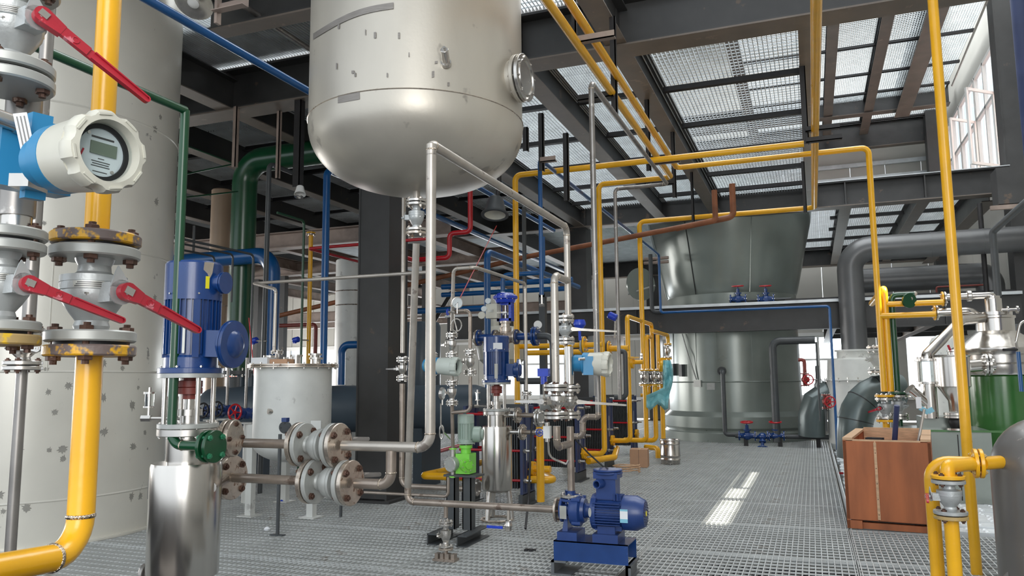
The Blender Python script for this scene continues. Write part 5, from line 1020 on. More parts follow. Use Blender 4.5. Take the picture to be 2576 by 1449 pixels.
for k, (a, b, r_) in enumerate((((1112, 722), (1440, 700), 0.05), ((1112, 742), (1420, 722), 0.045), ((1045, 783), (1228, 770), 0.055))):
    pipe(['upper of three blue horizontal pipes behind the gauges', 'middle one of three blue horizontal pipes behind the gauges', 'lowest blue horizontal pipe, level with the needle valve'][k], [('p', a[0], a[1], 14.5), ('x', b[0], b[1])], r_, BLU)
pipe('orange yellow pipe rising from behind the white vessel to a flange', [('p', 775, 918, 12.5), ('z', 783, 592)], 0.036, YEL)
yf = thing('pipe_flange', 'yellow topped flange high behind the white vessel', 'flange', Vert(775, 918, 12.5).p(588)); pair(yf, Vert(775, 918, 12.5).p(588), AXU, 0.075, 0.02, SSF, YEL, 4)
pipe('bright red pipe going right from the yellow pipe to the column', [('p', 780, 625, 12.2), ('x', 905, 611)], 0.024, RED)
pipe('bright red pipe going back toward the column below its twin', [('p', 780, 627, 12.2), ('y', 905, 664)], 0.022, RED)
pipe('dark red pipe elbowing down in front of the far windows', [('p', 690, 820, 15), ('x', 795, 838), ('z', 797, 908), ('m', (0, 0, -1.9))], 0.038, OXR, 2.2)
pipe('thin dark green pipe beside the orange yellow pipe', [('p', 757, 895, 11.5), ('z', 765, 556), ('y', 700, 528)], 0.019, GRN, 3, ground=True)
pipe('dark grey riser pipe left of the blue hook pipe', [('p', 663, 900, 10.8), ('z', 681, 412), ('y', 735, 432)], 0.035, DGREY, 2.6, ground=True)
for k, (pts, r_) in enumerate((([('p', 628, 950, 10.3), ('z', 625, 640), ('y', 380, 540)], 0.016), ([('p', 582, 760, 10.3), ('z', 580, 640), ('y', 452, 590)], 0.014), ([('p', 538, 680, 10.3), ('z', 536, 645), ('y', 452, 606)], 0.014))):
    pipe(['long', 'middle', 'short'][k]+' black conduit bending down behind the blue motor', pts, r_, DGREY, 4)
pipe('black conduit post tying the three conduits', [('p', 489, 568, 10.0), ('z', 489, 632)], 0.016, DGREY)
for k, (a, b) in enumerate((((452, 272), (560, 345)), ((450, 453), (575, 392)), ((450, 370), (560, 425)))):
    pipe(['upper', 'middle', 'lower'][k]+' thin green pipe reaching from behind the white tank to the thick green pipe', [('p', (430, 430, 425)[k], (352, 446, 501)[k], 11.2), ('p', (590, 600, 598)[k], (412, 410, 482)[k], 12.5)], 0.012, GRN)
pipe('rust brown pipe slanting across the back from the far windows up to the ceiling', [('p', 690, 797, 17), ('p', 1330, 645, 15.4), ('p', 1800, 555, 13.9), ('z', 1807, 478)], 0.05, RPIPE, 1.5)
pipe('thick rust brown pipe bend dropping through the ceiling grating', [('p', 1700, 575, 14.2), ('p', 1845, 545, 14.0), ('z', 1853, 462)], 0.055, RPIPE, 2.0)
lp, l_ = pipe('long thin stainless line running level from the column left to the white vessel', [('p', 1086, 905, 8.0), ('z', 1082, 684), ('x', 640, 717)], 0.019, SS, 3, True)
pipe('thin stainless line turning down to the white vessel lid', [('w', l_[2]), ('d' if False else 'p', 694, 728, 8.6), ('z', 697, 885)], 0.019, SS, 2.5, True)
lf = thing('flange_pair', 'small flange pair on the thin line above the white vessel lid', 'flange', P(698, 890, 8.6)); pair(lf, P(697, 886, 8.6), AXU, 0.065, 0.014, SSM, SSM, 4); part('nipple', MB().tube([P(697, 880, 8.6), P(697, 925, 8.6)], 0.02, 10), SSM, lf)
eb = thing('ball_valve', 'stainless flange pair half hidden behind the long drop pipe', 'valve', P(1080, 905, 8.0)); pair(eb, P(1086, 893, 8.0), AXU, 0.06, 0.016, SSM, SSM, 4); pair(eb, P(1086, 938, 8.0), AXU, 0.06, 0.016, SSM, SSM, 4); part('spool', MB().tube([P(1086, 880, 8.0), P(1085, 990, 8.0)], 0.022, 10), SSM, eb)
cb = thing('cardboard_box', 'small white and brown cartons lying on the white vessel lid', 'box', VW.p(922)); part('carton', MB().box((o_.x-0.2, o_.y-0.28, z1_+0.075), (0.22, 0.14, 0.07)), LABW, cb); part('carton', MB().box((o_.x+0.02, o_.y-0.25, z1_+0.065), (0.24, 0.12, 0.05)), CARD, cb)
# cylinders far behind
for k, (px, y0, y1, hw, d, lab, m_) in enumerate(((888, 655, 1050, 46, 15.2, 'tall white tank partly hidden by the left side of the steel column', WVES), (543, 478, 1000, 25, 15.0, 'tan lit column pipe left of the thick green pipe', SSD))):
    v = Vert(px, 900, d); t = thing('tall_cylinder', lab, 'tank', (v.o.x, v.o.y, 0)); part('shell', MB().cyl(v.m(hw), 0.0, v.z(y0), Matrix.Translation((v.o.x, v.o.y, 0)), 40, 0.02), WVES if k == 0 else TAN, t)
    for y in (735, 770): part('seam', MB().lathe([(v.m(hw)+0.002, v.z(y)-0.01), (v.m(hw)+0.008, v.z(y)), (v.m(hw)+0.002, v.z(y)+0.01)], Matrix.Translation((v.o.x, v.o.y, 0)), 40), SSF, t)
for k, (px, py, d, wm_) in enumerate(((575, 1032, 10.6, RUBB), (622, 1040, 9.9, RED), (540, 1035, 10.9, RUBB))):
    globe_valve(['blue globe valve with black handwheel behind the large pump lantern', 'blue globe valve with a bright red handwheel beside the white vessel', 'blue globe valve with dark wheel half hidden by the lantern rods'][k], P(px, py, d), (1, 0, 0), (-0.2, -1, 0.1), 0.085, 0.12, NAVY, wm_)
    pp = P(px, py, d); s_ = thing('pipe_stand', ['white', 'short white', 'low white'][k]+' steel pipe stand under the '+['black wheeled valve', 'red wheeled valve', 'half hidden valve'][k], 'stand', (pp.x, pp.y, 0)); part('post', MB().tube([(pp.x, pp.y, 0), (pp.x, pp.y, pp.z-0.13)], 0.04, 12), WVES, s_); part('head_plate', MB().box((pp.x, pp.y, pp.z-0.12), (0.26, 0.16, 0.02)), WVES, s_)
    pipe(['thin grey line rising from the black wheeled valve', 'thin grey line rising from the red wheeled valve', 'thin grey line rising from the half hidden valve'][k], [('p', px-4, py-10, d), ('z', px-2, 900)], 0.018, SSD)
for k, (px, py, d, h) in enumerate(((640, 857, 11, 'left'), (745, 855, 12, 'right'))):
    t = thing('valve_actuator', 'tiny blue actuator valve, the %s one of two above the white vessel' % h, 'valve', P(px, py, d)); part('actuator', MB().cyl(0.045, -0.05, 0.05, frame(P(px, py, d), (1, 0, 0.2)), 16, 0.008).cyl(0.03, -0.02, 0.03, frame(P(px-4, py+6, d), AXU), 12), DBLU, t); part('stub', MB().tube([P(px, py, d), P(px+30, py+1, (10.75, 12.45)[k])], 0.012, 8), SSM, t)
# red and yellow floor pipes in the middle
def fp(px, py, z): return tuple(on(px, py, 2, z))
pipe('red pipe running low along the grating behind the dosing pump', [('w', fp(1052, 1150, 0.32)), ('w', fp(1212, 1105, 0.32)), ('m', (0, 0, 0.32))], 0.035, RED, 1.5)
rs = solo('red_pipe_stand', MB().tube([fp(1063, 1180, 0), on(1063, 1180, 2, 0)+Vector((0, 0, 0.75))], 0.04, 12).cyl(0.1, 0, 0.012, Matrix.Translation(on(1063, 1180, 2, 0)), 20).tube([on(1063, 1180, 2, 0)+Vector((0, 0, 0.2)), on(1063, 1180, 2, 0)+Vector((0.22, 0, 0.2))], 0.025, 10).tube([on(1063, 1180, 2, 0)+Vector((-0.15, 0, 0.72)), on(1063, 1180, 2, 0)+Vector((0.05, 0, 0.72))], 0.025, 10), RED, 'red pipe stand with stub handles on the grating beside the column', 'stand')
lw = [fp(1235, 1158, 0.30), fp(1062, 1197, 0.30), fp(1395, 1208, 0.30), fp(1340, 1176, 0.30)]
pipe('long yellow pipe loop lying low behind the dosing pump and slim vessel', [('w', lw[0]), ('w', lw[1]), ('w', lw[2]), ('w', lw[3])], 0.046, YEL, 1.6)
# ------------------------------------------------------------------ plate heat exchangers
PHN = ['nearest', 'second', 'third', 'farthest']
PH = []
for k, (px, py, top) in enumerate(((1316, 1275, 1022), (1454, 1213, 1010), (1529, 1178, 1003), (1592, 1148, 996))):
    b = on(px, py, 2, 0); v = Vert((b.x, b.y, 0)); zt_ = v.z(top); D = 0.42+0.02*k; X0 = b.x
    t = thing('plate_heat_exchanger', '%s navy plate heat exchanger with red tie rods, in the row of four' % PHN[k], 'heat exchanger', (b.x-0.3, b.y+D/2, 0), 'plate heat exchangers')
    for (x_, nm) in ((X0, 'frame_plate'), (X0-0.75, 'pressure_plate')): part(nm, MB().span((x_-0.035, b.y, 0.13), (x_, b.y+D, zt_)).span((x_-0.045, b.y+0.08, 0.16), (x_+0.012, b.y+0.12, zt_-0.03)).span((x_-0.045, b.y+D-0.12, 0.16), (x_+0.012, b.y+D-0.08, zt_-0.03)), NAVYF, t)
    pk = MB()
    for q in range(14): pk.span((X0-0.10-0.030*q, b.y+0.05, 0.2), (X0-0.085-0.030*q, b.y+D-0.05, zt_-0.07))
    part('plate_pack', pk, DGREY, t)
    for zz in (0.30, 0.30+(zt_-0.35)*0.42, zt_-0.10):
        for yy in (0.035, D-0.035):
            rd = part('tie_rod', MB().tube([(X0-0.85, b.y+yy, zz), (X0+0.02, b.y+yy, zz)], 0.016, 8), RED, t); part('nut', MB().cyl(0.030, 0, 0.035, frame((X0+0.0, b.y+yy, zz), dx), 6).cyl(0.018, 0.03, 0.10, frame((X0, b.y+yy, zz), dx), 10), SSM, rd)
    part('guide_bar', MB().span((X0-0.8, b.y+D/2-0.02, zt_-0.03), (X0, b.y+D/2+0.02, zt_+0.02)), DGREY, t)
    part('white_label_strip', MB().span((X0+0.013, b.y+0.09, zt_*0.45), (X0+0.015, b.y+0.11, zt_*0.75)), LABW, t)
    for x_ in (X0, X0-0.75): part('foot', MB().span((x_-0.06, b.y-0.03, 0), (x_+0.05, b.y+D+0.03, 0.015)).span((x_-0.05, b.y-0.02, 0), (x_+0.0, b.y+D+0.02, 0.14)), DGREY, t)
    PH.append((b, D, zt_))
def phflange(k, yy, zz, label):
    b, D, _z = PH[k]; c = Vector((b.x+0.03, b.y+D*yy, zz)); t = thing('yellow_flange', label, 'flange', c)
    f = part('flange', MB().cyl(0.09, -0.012, 0.012, frame(c, dx), 8).cyl(0.09, 0.016, 0.035, frame(c, dx), 28), YEL, t); bolts(f, frame(c+dx*0.012, dx), 0.07, 4, 0.05, 0.014, YEL); return c
# ------------------------------------------------------------------ yellow pipe runs, middle and right
ca = phflange(1, 0.5, 0.40, 'yellow flange low on the second heat exchanger')
o, y1 = pipe('yellow pipe from the second heat exchanger up and toward the camera under the ceiling', [('w', ca), ('x', 1521, 1150), ('z', 1511, 464), ('x', 1688, 437), ('y', 1425, -14), ('m', (0, -1.6, 0))], 0.040, YEL, 2.2)
dd = dep(y1[3])+0.1
o, y2 = pipe('yellow twin pipe along the ceiling, turning right and dropping on the right side', [('p', 1462, -30, dd*0.42), ('y', 1702, 422), ('x', 2184, 366), ('z', 2222, 985)], 0.040, YEL, 2.2) if False else (None, None)
e = P(1702, 422, dd); st0 = near(e, Vector((0, 1, 0)), 1462, -14)
o, y2 = pipe('yellow twin pipe along the ceiling, turning right and dropping behind the crate', [('w', st0-Vector((0, 1.6, 0))), ('w', e), ('x', 2184, 366), ('z', 2222, 985)], 0.040, YEL, 2.2)
o, y3 = pipe('yellow pipe high right to left that drops beside the tower to the valve group', [('p', 1619, 934, 14.6), ('z', 1612, 558), ('x', 2048, 518), ('y', 2067, -12), ('m', (0, -1.6, 0))], 0.046, YEL, 2.2)
o, y4 = pipe('yellow pipe crossing under the ceiling and dropping right of the control valve', [('p', 1303, 1180, 10.3), ('z', 1308, 441), ('x', 2022, 357)], 0.040, YEL, 2.2)
pipe('upper yellow cross pipe behind the twin risers', [('p', 1300, 905, 10.6), ('z', 1301, 872), ('x', 1385, 866), ('x', 1515, 866)], 0.034, YEL, 2)
pipe('lower ochre cross pipe behind the twin risers', [('p', 1325, 888, 11.4), ('x', 1505, 878)], 0.038, YEL)
fy = thing('yellow_flange', 'yellow flange pair right of the twin risers at valve height', 'flange', P(1470, 868, 10.5)); pair(fy, near(P(1300, 872, 10.6), dx, 1468, 868), dx, 0.115, 0.022, CASTD, YEL, 4, 0.018)
fy = thing('yellow_flange', 'yellow flange pair beside the dark grey U pipe', 'flange', P(1530, 877, 11.6)); pair(fy, P(1530, 877, 11.9), dx, 0.12, 0.022, DGREY, YEL, 4, 0.018)
pipe('short yellow pipe from the flange to the tall yellow loop', [('p', 1533, 877, 11.9), ('x', 1581, 876)], 0.045, YEL)
pipe('yellow pipe standing between the nearest heat exchanger and the risers', [('p', 1358, 1066, 8.9), ('z', 1360, 1262)], 0.045, YEL)
cn = phflange(0, 0.6, 0.42, 'yellow flange low on the nearest heat exchanger')
pipe('short yellow pipe at the foot of the nearest heat exchanger', [('w', cn), ('x', 1385, 1170)], 0.042, YEL)
cc = phflange(2, 0.5, 0.45, 'yellow flange low on the third heat exchanger')
o, yc_ = pipe('tall yellow loop pipe left of the tower, closest to the heat exchangers', [('w', cc), ('x', 1586, 1136), ('z', 1577, 796), ('y', 1638, 818), ('z', 1645, 932)], 0.042, YEL, 2.0)
d_ = phflange(3, 0.5, 0.42, 'yellow flange low on the farthest heat exchanger')
def vv(px, y, lab, d, hr_=0.085, tipx=None): 
    v = Vert(px, y, d); return ball_valve(lab, v.p(y), AXU, Vector((0.5, -0.85, 0)), hr_, v.m(13), SSM, SSM, YEL, YEL, SSM, 4, small=True, th=0.022, lev=tipx, levmat=SSM)
vv(1621, 950, 'left stainless valve of the yellow valve group beside the tower', 14.4, 0.10)
vv(1646, 950, 'middle stainless valve of the yellow valve group beside the tower', 14.4, 0.10)
vv(1664, 950, 'right stainless valve of the yellow valve group beside the tower', 14.9, 0.10)
vv(1680, 884, 'single small stainless valve above the pale blue plastic film', 15.0, 0.075)
for k, (px, px2, dep_) in enumerate(((1622, 1627, 14.4), (1646, 1650, 14.4), (1664, 1668, 14.9))):
    a_ = Vert(px, 950, dep_); spec_ = [('w', a_.p(968)), ('z', px2, 1108)]
    if k < 2: spec_.append(('w', (d_.x+0.01 if k == 0 else a_.o.x-0.6, a_.o.y, a_.z(1108))))
    pipe(['left', 'middle', 'right'][k]+' yellow pipe dropping below the yellow valve group', spec_, 0.044, YEL, 2.0)
pipe('inner yellow loop feeding the right valves from above', [('p', 1629, 932, 15.0), ('z', 1628, 846), ('y', 1640, 838)], 0.038, YEL, 2.2)
pipe('yellow sloping header to the single small valve', [('p', 1640, 832, 14.9), ('y', 1679, 846), ('z', 1681, 868)], 0.040, YEL, 2.0)
pipe('yellow drop pipe from the sloping header', [('p', 1654, 842, 15.0), ('z', 1655, 932)], 0.038, YEL)
pipe('yellow nipple under the single small valve', [('p', 1681, 898, 15.0), ('z', 1682, 912)], 0.035, YEL)
pipe('small yellow U loop hanging under the valves', [('p', 1632, 968, 15.0), ('z', 1634, 994), ('x', 1612, 996)], 0.034, YEL, 2)
pipe('small yellow J loop hanging right under the valves', [('p', 1655, 968, 15.1), ('z', 1656, 992), ('x', 1640, 994)], 0.034, YEL, 2)
fy = thing('yellow_flange', 'round yellow flange facing the camera beside the plastic film', 'flange', P(1667, 912, 14.6)); part('flange', MB().cyl(0.085, -0.02, 0.02, frame(P(1667, 911, 14.6), -FW+RT*0.2), 28), YEL, fy); part('elbow', MB().tube(fillet([P(1667, 911, 14.6), P(1663, 913, 14.3), P(1663, 932, 14.4)], 0.08)[0], 0.04, 12), YEL, fy)
gauge('small round gauge on a yellow side pipe left of the valve group', P(1612, 900, 13.6), (-1, -0.3, 0), 0.085, SSM)
pipe('yellow side pipe carrying the small round gauge', [('p', 1582, 901, 12.5), ('p', 1606, 900, 13.5)], 0.018, YEL)
pipe('yellow side pipe with an oval blind flange', [('p', 1592, 911, 13.0), ('x', 1618, 910)], 0.036, YEL)
fy = thing('yellow_flange', 'oval yellow blind flange on a side pipe left of the valve group', 'flange', P(1592, 912, 13)); part('flange', MB().cyl(0.10, -0.02, 0.02, frame(P(1591, 912, 13), dx), 24), YEL, fy)
pipe('yellow floor elbow behind the cardboard box', [('w', fp(1625, 1124, 0.18)), ('w', fp(1655, 1128, 0.18)), ('m', (0, 0, -0.18))], 0.05, YEL, 1.4)
pipe('yellow floor pipe from the third heat exchanger', [('w', fp(1480, 1160, 0.28)), ('w', fp(1545, 1150, 0.28)), ('w', fp(1552, 1128, 0.30))], 0.05, YEL, 1.5)
# plastic film
fm = MB(); fx = [(1668, 906), (1688, 912), (1690, 980), (1682, 1030), (1660, 1020), (1650, 1034), (1636, 1012), (1628, 1005)]
vs = []; n_ = 12
for i in range(n_+1):
    u = i/n_
    for j in range(7):
        s_ = j/6; xl = 1668-(42*min(1, max(0, u-0.60)/0.15)); xr_ = 1687+6*math.sin(u*5); px_ = xl+(xr_-xl)*s_; py_ = 906+(118+8*math.sin(s_*9))*u
        vs.append(P(px_, py_, 14.2+0.04*math.sin(s_*11+u*7)+0.03*math.sin(u*17+s_*3)))
fm.add(vs, [(7*i+j, 7*i+j+1, 7*i+j+8, 7*i+j+7) for i in range(n_) for j in range(6)])
bf = solo('plastic_film', fm, BFILM, 'crumpled pale blue plastic film wrapped over a flange left of the tower', 'film', None, 20); sm = bf.modifiers.new('thickness', 'SOLIDIFY'); sm.thickness = 0.006
# black rubber U pipe, cable, box, bucket, hose
pipe('dark grey rubber U pipe hanging right of the tall stainless pipe', [('p', 1556, 884, 11.0), ('x', 1572, 884), ('z', 1576, 1000), ('x', 1546, 1012)], 0.036, DGREY, 1.8)
cab = fillet([P(1340, 1040, 8.4), P(1336, 1100, 8.3), P(1330, 1250, 8.0), P(1322, 1330, 7.6)], 0.3)[0]
solo('cable', MB().tube(cab, 0.012, 8), RUBB, 'black cable hanging from the piping to the grating left of the pump', 'cable')
solo('cable', MB().tube([P(1447, 1105, 6.4), P(1480, 1140, 6.4), P(1520, 1176, 6.3), (bxx, sy, az+0.33)], 0.007, 6), RUBB, 'thin grey cable sloping down to the terminal box of the pump', 'cable')
bb_ = on(1607, 1176, 2, 0); bx0 = thing('cardboard_box', 'closed brown cardboard box on the grating by the heat exchangers', 'box', bb_); BM = Matrix.Translation(bb_+Vector((-0.02, 0.18, 0))) @ Matrix.Rotation(0.12, 4, 'Z')
part('carton', MB().box((0, 0, 0.15), (0.30, 0.36, 0.30), BM), CARD, bx0); part('tape', MB().box((0, 0, 0.301), (0.05, 0.362, 0.003), BM), mat('packing_tape', (0.55, 0.38, 0.22), 0.3), bx0); part('flap_gap', MB().box((0, -0.181, 0.15), (0.004, 0.002, 0.30), BM), RUBB, bx0)
hs = []
hc = on(1575, 1190, 2, 0.02)
for k in range(60): a = k*0.32; hs.append(hc+Vector((0.20*math.cos(a)*(1+0.15*math.sin(k)), 0.22*math.sin(a), 0.02+0.002*k)))
solo('hose_coil', MB().tube(hs, 0.009, 6), WOODL, 'loose coil of pale yellow cord on the grating beside the cardboard box', 'cord')
bk = on(1683, 1169, 2, 0); bt = thing('steel_bucket', 'shiny galvanised steel can standing alone on the grating walkway', 'bucket', bk+Vector((0, 0.17, 0))); BM = Matrix.Translation(bk+Vector((0, 0.17, 0)))
rr, hh = 0.172, 0.42
part('can_body', MB().lathe([(0, 0), (rr*0.96, 0), (rr*0.98, 0.02), (rr, 0.06), (rr*1.04, 0.075), (rr, 0.09), (rr, 0.13), (rr*1.04, 0.145), (rr, 0.16), (rr*0.98, hh-0.08), (rr*1.03, hh-0.07), (rr, hh-0.06), (rr, hh-0.01), (rr*1.05, hh), (rr*0.97, hh+0.004), (rr*0.95, hh-0.02), (rr*0.93, 0.02), (0, 0.02)], BM, 48), SSP, bt)
part('lid_rim', MB().lathe([(rr*1.05, hh-0.012), (rr*1.07, hh), (rr*1.05, hh+0.012), (rr*0.93, hh+0.012)], BM, 48), SSM, bt)
# clamps and hangers of the ceiling pipes
def hanger(label, px, ytop, ybot, d, w_=0.09, armx=None, army=None, m=BLACK):
    v = Vert(px, ybot, d); a = v.p(ybot); b = v.p(ytop); b.z = max(b.z, ZB+0.02) if ytop < 200 or b.z > 4.9 else b.z
    t = thing('pipe_hanger', label, 'bracket', a); part('post', MB().span((a.x-w_/2, a.y-0.012, a.z), (a.x+w_/2, a.y, b.z)).span((a.x+w_/2-0.012, a.y-0.012, a.z), (a.x+w_/2, a.y+w_*0.8, b.z)), m, t)
    for i, (ax_, ay_) in enumerate(armx or []):
        p_ = near(a, dx, ax_, v_y(a, ax_, ay_)) if False else on(ax_, ay_, 1, a.y); zz = p_.z
        part('arm', MB().span((min(p_.x, a.x), a.y-0.05, zz-0.03), (max(p_.x, a.x), a.y-0.04, zz+0.03)).span((min(p_.x, a.x), a.y-0.05, zz-0.03), (max(p_.x, a.x), a.y+0.02, zz-0.02)), army or BEAMB, t)
    return t
def dy(line, px, py):  # depth of a point on a Y-run
    return dep(near(line[0], (line[1]-line[0]).normalized(), px, py))
L1 = (y1[4], y1[3])
hanger('rusty angle bracket carrying the two yellow pipes, nearest at the top', 1445, -40, 110, dep(near(L1[0], (L1[1]-L1[0]).normalized(), 1482, 95)), 0.04, [(1548, 88)])
hanger('tall dark hanger with a side arm in front of the ceiling grating', 1546, 90, 288, dep(near(L1[0], (L1[1]-L1[0]).normalized(), 1560, 215)), 0.06, [(1456, 250)], BLACK)
hanger('second tall dark hanger on the yellow twin pipes', 1632, 245, 430, dep(near(L1[0], (L1[1]-L1[0]).normalized(), 1670, 395))-0.1, 0.06, [(1712, 403)], BEAMB)
hanger('short dark hanger right behind the elbow of the yellow twin pipes', 1697, 355, 497, dd+0.3, 0.06, [(1640, 465)], BLACK)
hanger('dark hanger behind the high yellow pipe above the tower', 1744, 460, 560, dep(y3[1])-0.5, 0.05)
hanger('long dark hanger beside the yellow pipe crossing at the right', 2028, 185, 362, dep(y4[2])+0.1, 0.07, [(2112, 318), (2118, 345)], BLACK)
hanger('dark hanger at the end of the high yellow pipe', 2026, 430, 535, dep(y3[2]), 0.06)
hanger('dark square hanger bar over the white spotlight', 745, 275, 470, 10.45, 0.105)
hanger('left brown hanger under the big beam', 588, 290, 420, 10.8, 0.06, m=BEAMB); hanger('middle brown hanger before the thick green pipe', 697, 330, 448, 10.9, 0.05, m=BEAMB)
for k, (px, a_, b_) in enumerate(((1362, 285, 430), (1425, 335, 505), (1322, 320, 380))): hanger(['left', 'right', 'small'][k]+' dark hanger of the group right of the hanging tank', px, a_, b_, 9.4, 0.06, [(1400, 400)] if k == 0 else None)
sp_ = thing('spotlight', 'small white spotlight on the end of the dark hanger bar', 'lamp', P(752, 486, 10.4)); part('housing', MB().lathe([(0, -0.05), (0.04, -0.05), (0.05, 0.0), (0.065, 0.05), (0.058, 0.05), (0.04, 0.0), (0, 0)], frame(P(755, 480, 10.35), (0.2, -0.3, -1)) @ Matrix.Scale(1.2, 4), 20), WHITE, sp_); part('lens_ring', MB().lathe([(0.03, 0), (0.05, 0), (0.05, 0.012), (0.03, 0.012)], frame(P(752, 494, 10.35), (0, -0.2, -1)) @ Matrix.Scale(1.2, 4), 20), SSM, sp_)
hb = thing('bay_lamp', 'dark round high bay lamp hanging right of the red pipe', 'lamp', P(1247, 545, 10.4)); HBm = frame(P(1246, 520, 10.4), (0.05, -0.25, -1)); part('shade', MB().lathe([(0.05, -0.16), (0.10, -0.12), (0.155, 0.10), (0.185, 0.11), (0.185, 0.13), (0.145, 0.13), (0.13, 0.09), (0.05, 0)], HBm, 32), DGREY, hb); part('reflector', MB().lathe([(0.145, 0.128), (0.12, 0.08), (0.05, 0.02), (0, 0.02)], HBm, 32), CREAM, hb); part('hook', MB().tube([P(1250, 500, 10.4), P(1256, 465, 10.4), Vector((P(1256, 465, 10.4).x, P(1256, 465, 10.4).y, 5.8))], 0.03, 8), BLACK, hb)
for k, (px, a_) in enumerate(((1238, 560), (1284, 470))): pass
pipe('thin sloping red string hanging from the lamp to the gauge', [('p', 1249, 568, 10.2), ('p', 1156, 752, 8.2)], 0.006, RED, name='hanging_string', cat='cord')
pipe('red string dangling beside the white vessel', [('p', 626, 800, 9.6), ('p', 641, 960, 9.0)], 0.006, RED, name='hanging_string', cat='cord')
pipe('dark grey pipe standing between the yellow drop and the blue hook', [('p', 1322, 905, 11.0), ('z', 1327, 516), ('y', 1372, 545)], 0.030, DGREY, 2.4, ground=True)
bs = Vert(1367, 880, 12.0); sg = solo('steel_post', MB().box((bs.o.x, bs.o.y, bs.z(740)/2), (0.1, 0.1, bs.z(740))), DGREY, 'dark square post standing behind the left riser', 'post')
part('top_arm', MB().box((bs.o.x+0.06, bs.o.y, bs.z(742)), (0.2, 0.1, 0.08)), DGREY, sg)
# tower -------------------------------------------------------------
TC = on(1846, 950, 1, 20.9); TC.z = 0; vt = Vert((TC.x, TC.y, 0)); TM_ = Matrix.Translation(TC); k_ = dep(Vector((TC.x, TC.y, 1.5)))/FOC
tw = thing('cooling_tower', 'large glossy grey-green round tower with a flared top behind the walkway', 'tower', TC)
rc = 157*k_
part('lower_shell', MB().lathe([(rc*1.11, -0.6), (rc*1.11, vt.z(1080)), (rc*1.07, vt.z(1074)), (rc*1.10, vt.z(1068)), (rc*1.10, vt.z(1042)), (rc*1.03, vt.z(1032)), (rc*1.02, vt.z(1030)), (rc, vt.z(830)), (rc, vt.z(745))], TM_, 96), TOWER, tw)
part('flared_top', MB().lathe([(rc*1.0, vt.z(752)), (rc*1.02, vt.z(745)), (rc*1.06, vt.z(720)), (rc*1.17, vt.z(640)), (rc*1.27, vt.z(575)), (rc*1.30, vt.z(540)), (rc*1.30, vt.z(500))], TM_, 96), TOWER, tw)
for a in (-2.05, -1.72, -1.2, -2.6): part('panel_seam', MB().box((rc*1.0+0.012, 0, (vt.z(1030)+vt.z(830))/2), (0.02, 0.03, vt.z(830)-vt.z(1030)), TM_ @ Matrix.Rotation(a, 4, 'Z')), TOWER, tw)
zA, zB_ = vt.z(752), vt.z(560)
for a in (-2.0, -1.2, -2.75): part('flare_seam', MB().add([(rc*1.02, -0.012, zA), (rc*1.02+0.02, 0, zA), (rc*1.02, 0.012, zA), (rc*1.29, -0.012, zB_), (rc*1.29+0.02, 0, zB_), (rc*1.29, 0.012, zB_)], [(0, 1, 4, 3), (1, 2, 5, 4)], TM_ @ Matrix.Rotation(a, 4, 'Z')), BLACK if a == -2.0 else TOWER, tw)
part('flange_seam', MB().lathe([(rc*1.01, vt.z(962)), (rc*1.022, vt.z(960)), (rc*1.01, vt.z(958))], TM_, 96), TOWER, tw)
def ontower(px, py, rr_=None):
    d = ray(px, py); rr_ = rr_ or rc; o = CP-Vector((TC.x, TC.y, CP.z)); a = d.x**2+d.y**2; b = 2*(o.x*d.x+o.y*d.y); c = o.x**2+o.y**2-rr_**2
    k = (-b-math.sqrt(max(0, b*b-4*a*c)))/(2*a); p = CP+d*k; return p, Vector((p.x-TC.x, p.y-TC.y, 0)).normalized()
for (px, py, s_) in ((1700, 930, 0.16), (1720, 932, 0.12)):
    p, nn = ontower(px, py); part('door_latch', MB().box((0, 0, 0.06), (0.3, s_, 0.10), frame(p, nn, (0, 0, 1))), DGREY, tw)
for (px, py) in ((1757, 965), (1790, 972)): p, nn = ontower(px, py); part('latch_plate', MB().box((0, 0, 0.03), (0.16, 0.2, 0.05), frame(p, nn, (0, 0, 1))), CASTD, tw)
p1_, _n = ontower(1716, 840, rc+0.06); p2_, _n = ontower(1752, 955, rc+0.06); part('strap', MB().tube([p1_, (p1_+p2_)/2-Vector((0, 0.1, 0)), p2_], 0.018, 6), CASTD, tw)
p, nn = ontower(1817, 933, rc+0.02); part('round_boss', MB().cyl(0.1, 0, 0.10, frame(p, nn), 20), DGREY, tw)
ya_ = 18.35
pipe('thin dark pipe from the tower boss down to the floor valves', [('w', p+nn*0.1), ('Y', 1818, 935, ya_), ('z', 1828, 1093), ('x', 1860, 1095)], 0.05, DGREY, 1.5)
pipe('black low pipe with blue valves running right in front of the tower', [('Y', 1850, 1096, ya_), ('x', 2108, 1102)], 0.05, DGREY)
pipe('dark grey pipe hooking over the right side of the tower to the floor', [('Y', 1955, 1112, ya_), ('z', 1944, 858), ('x', 2050, 853)], 0.085, DGREY, 2.0)
for k, px in enumerate((1880, 1952)): globe_valve('blue valve with red handwheel low before the tower, the %s one' % ('left', 'right')[k], on(px, 1096, 1, ya_), dx, (0, -0.1, 1), 0.11, 0.17, MBLU, RED)
globe_valve('blue strainer without wheel between the two red wheeled valves', on(1918, 1098, 1, ya_), dx, (0, -0.3, -0.6), 0.10, 0.15, MBLU, MBLU)
for px in (1876, 1962, 2058): q_ = on(px, 1098, 1, ya_); solo('pipe_post', MB().box((q_.x, q_.y+0.02, q_.z/2), (0.09, 0.09, q_.z)), BLACK, 'short black post under the low pipe, %s' % {1876: 'below the left blue valve', 1962: 'below the right blue valve', 2058: 'right of the tower'}[px], 'post')
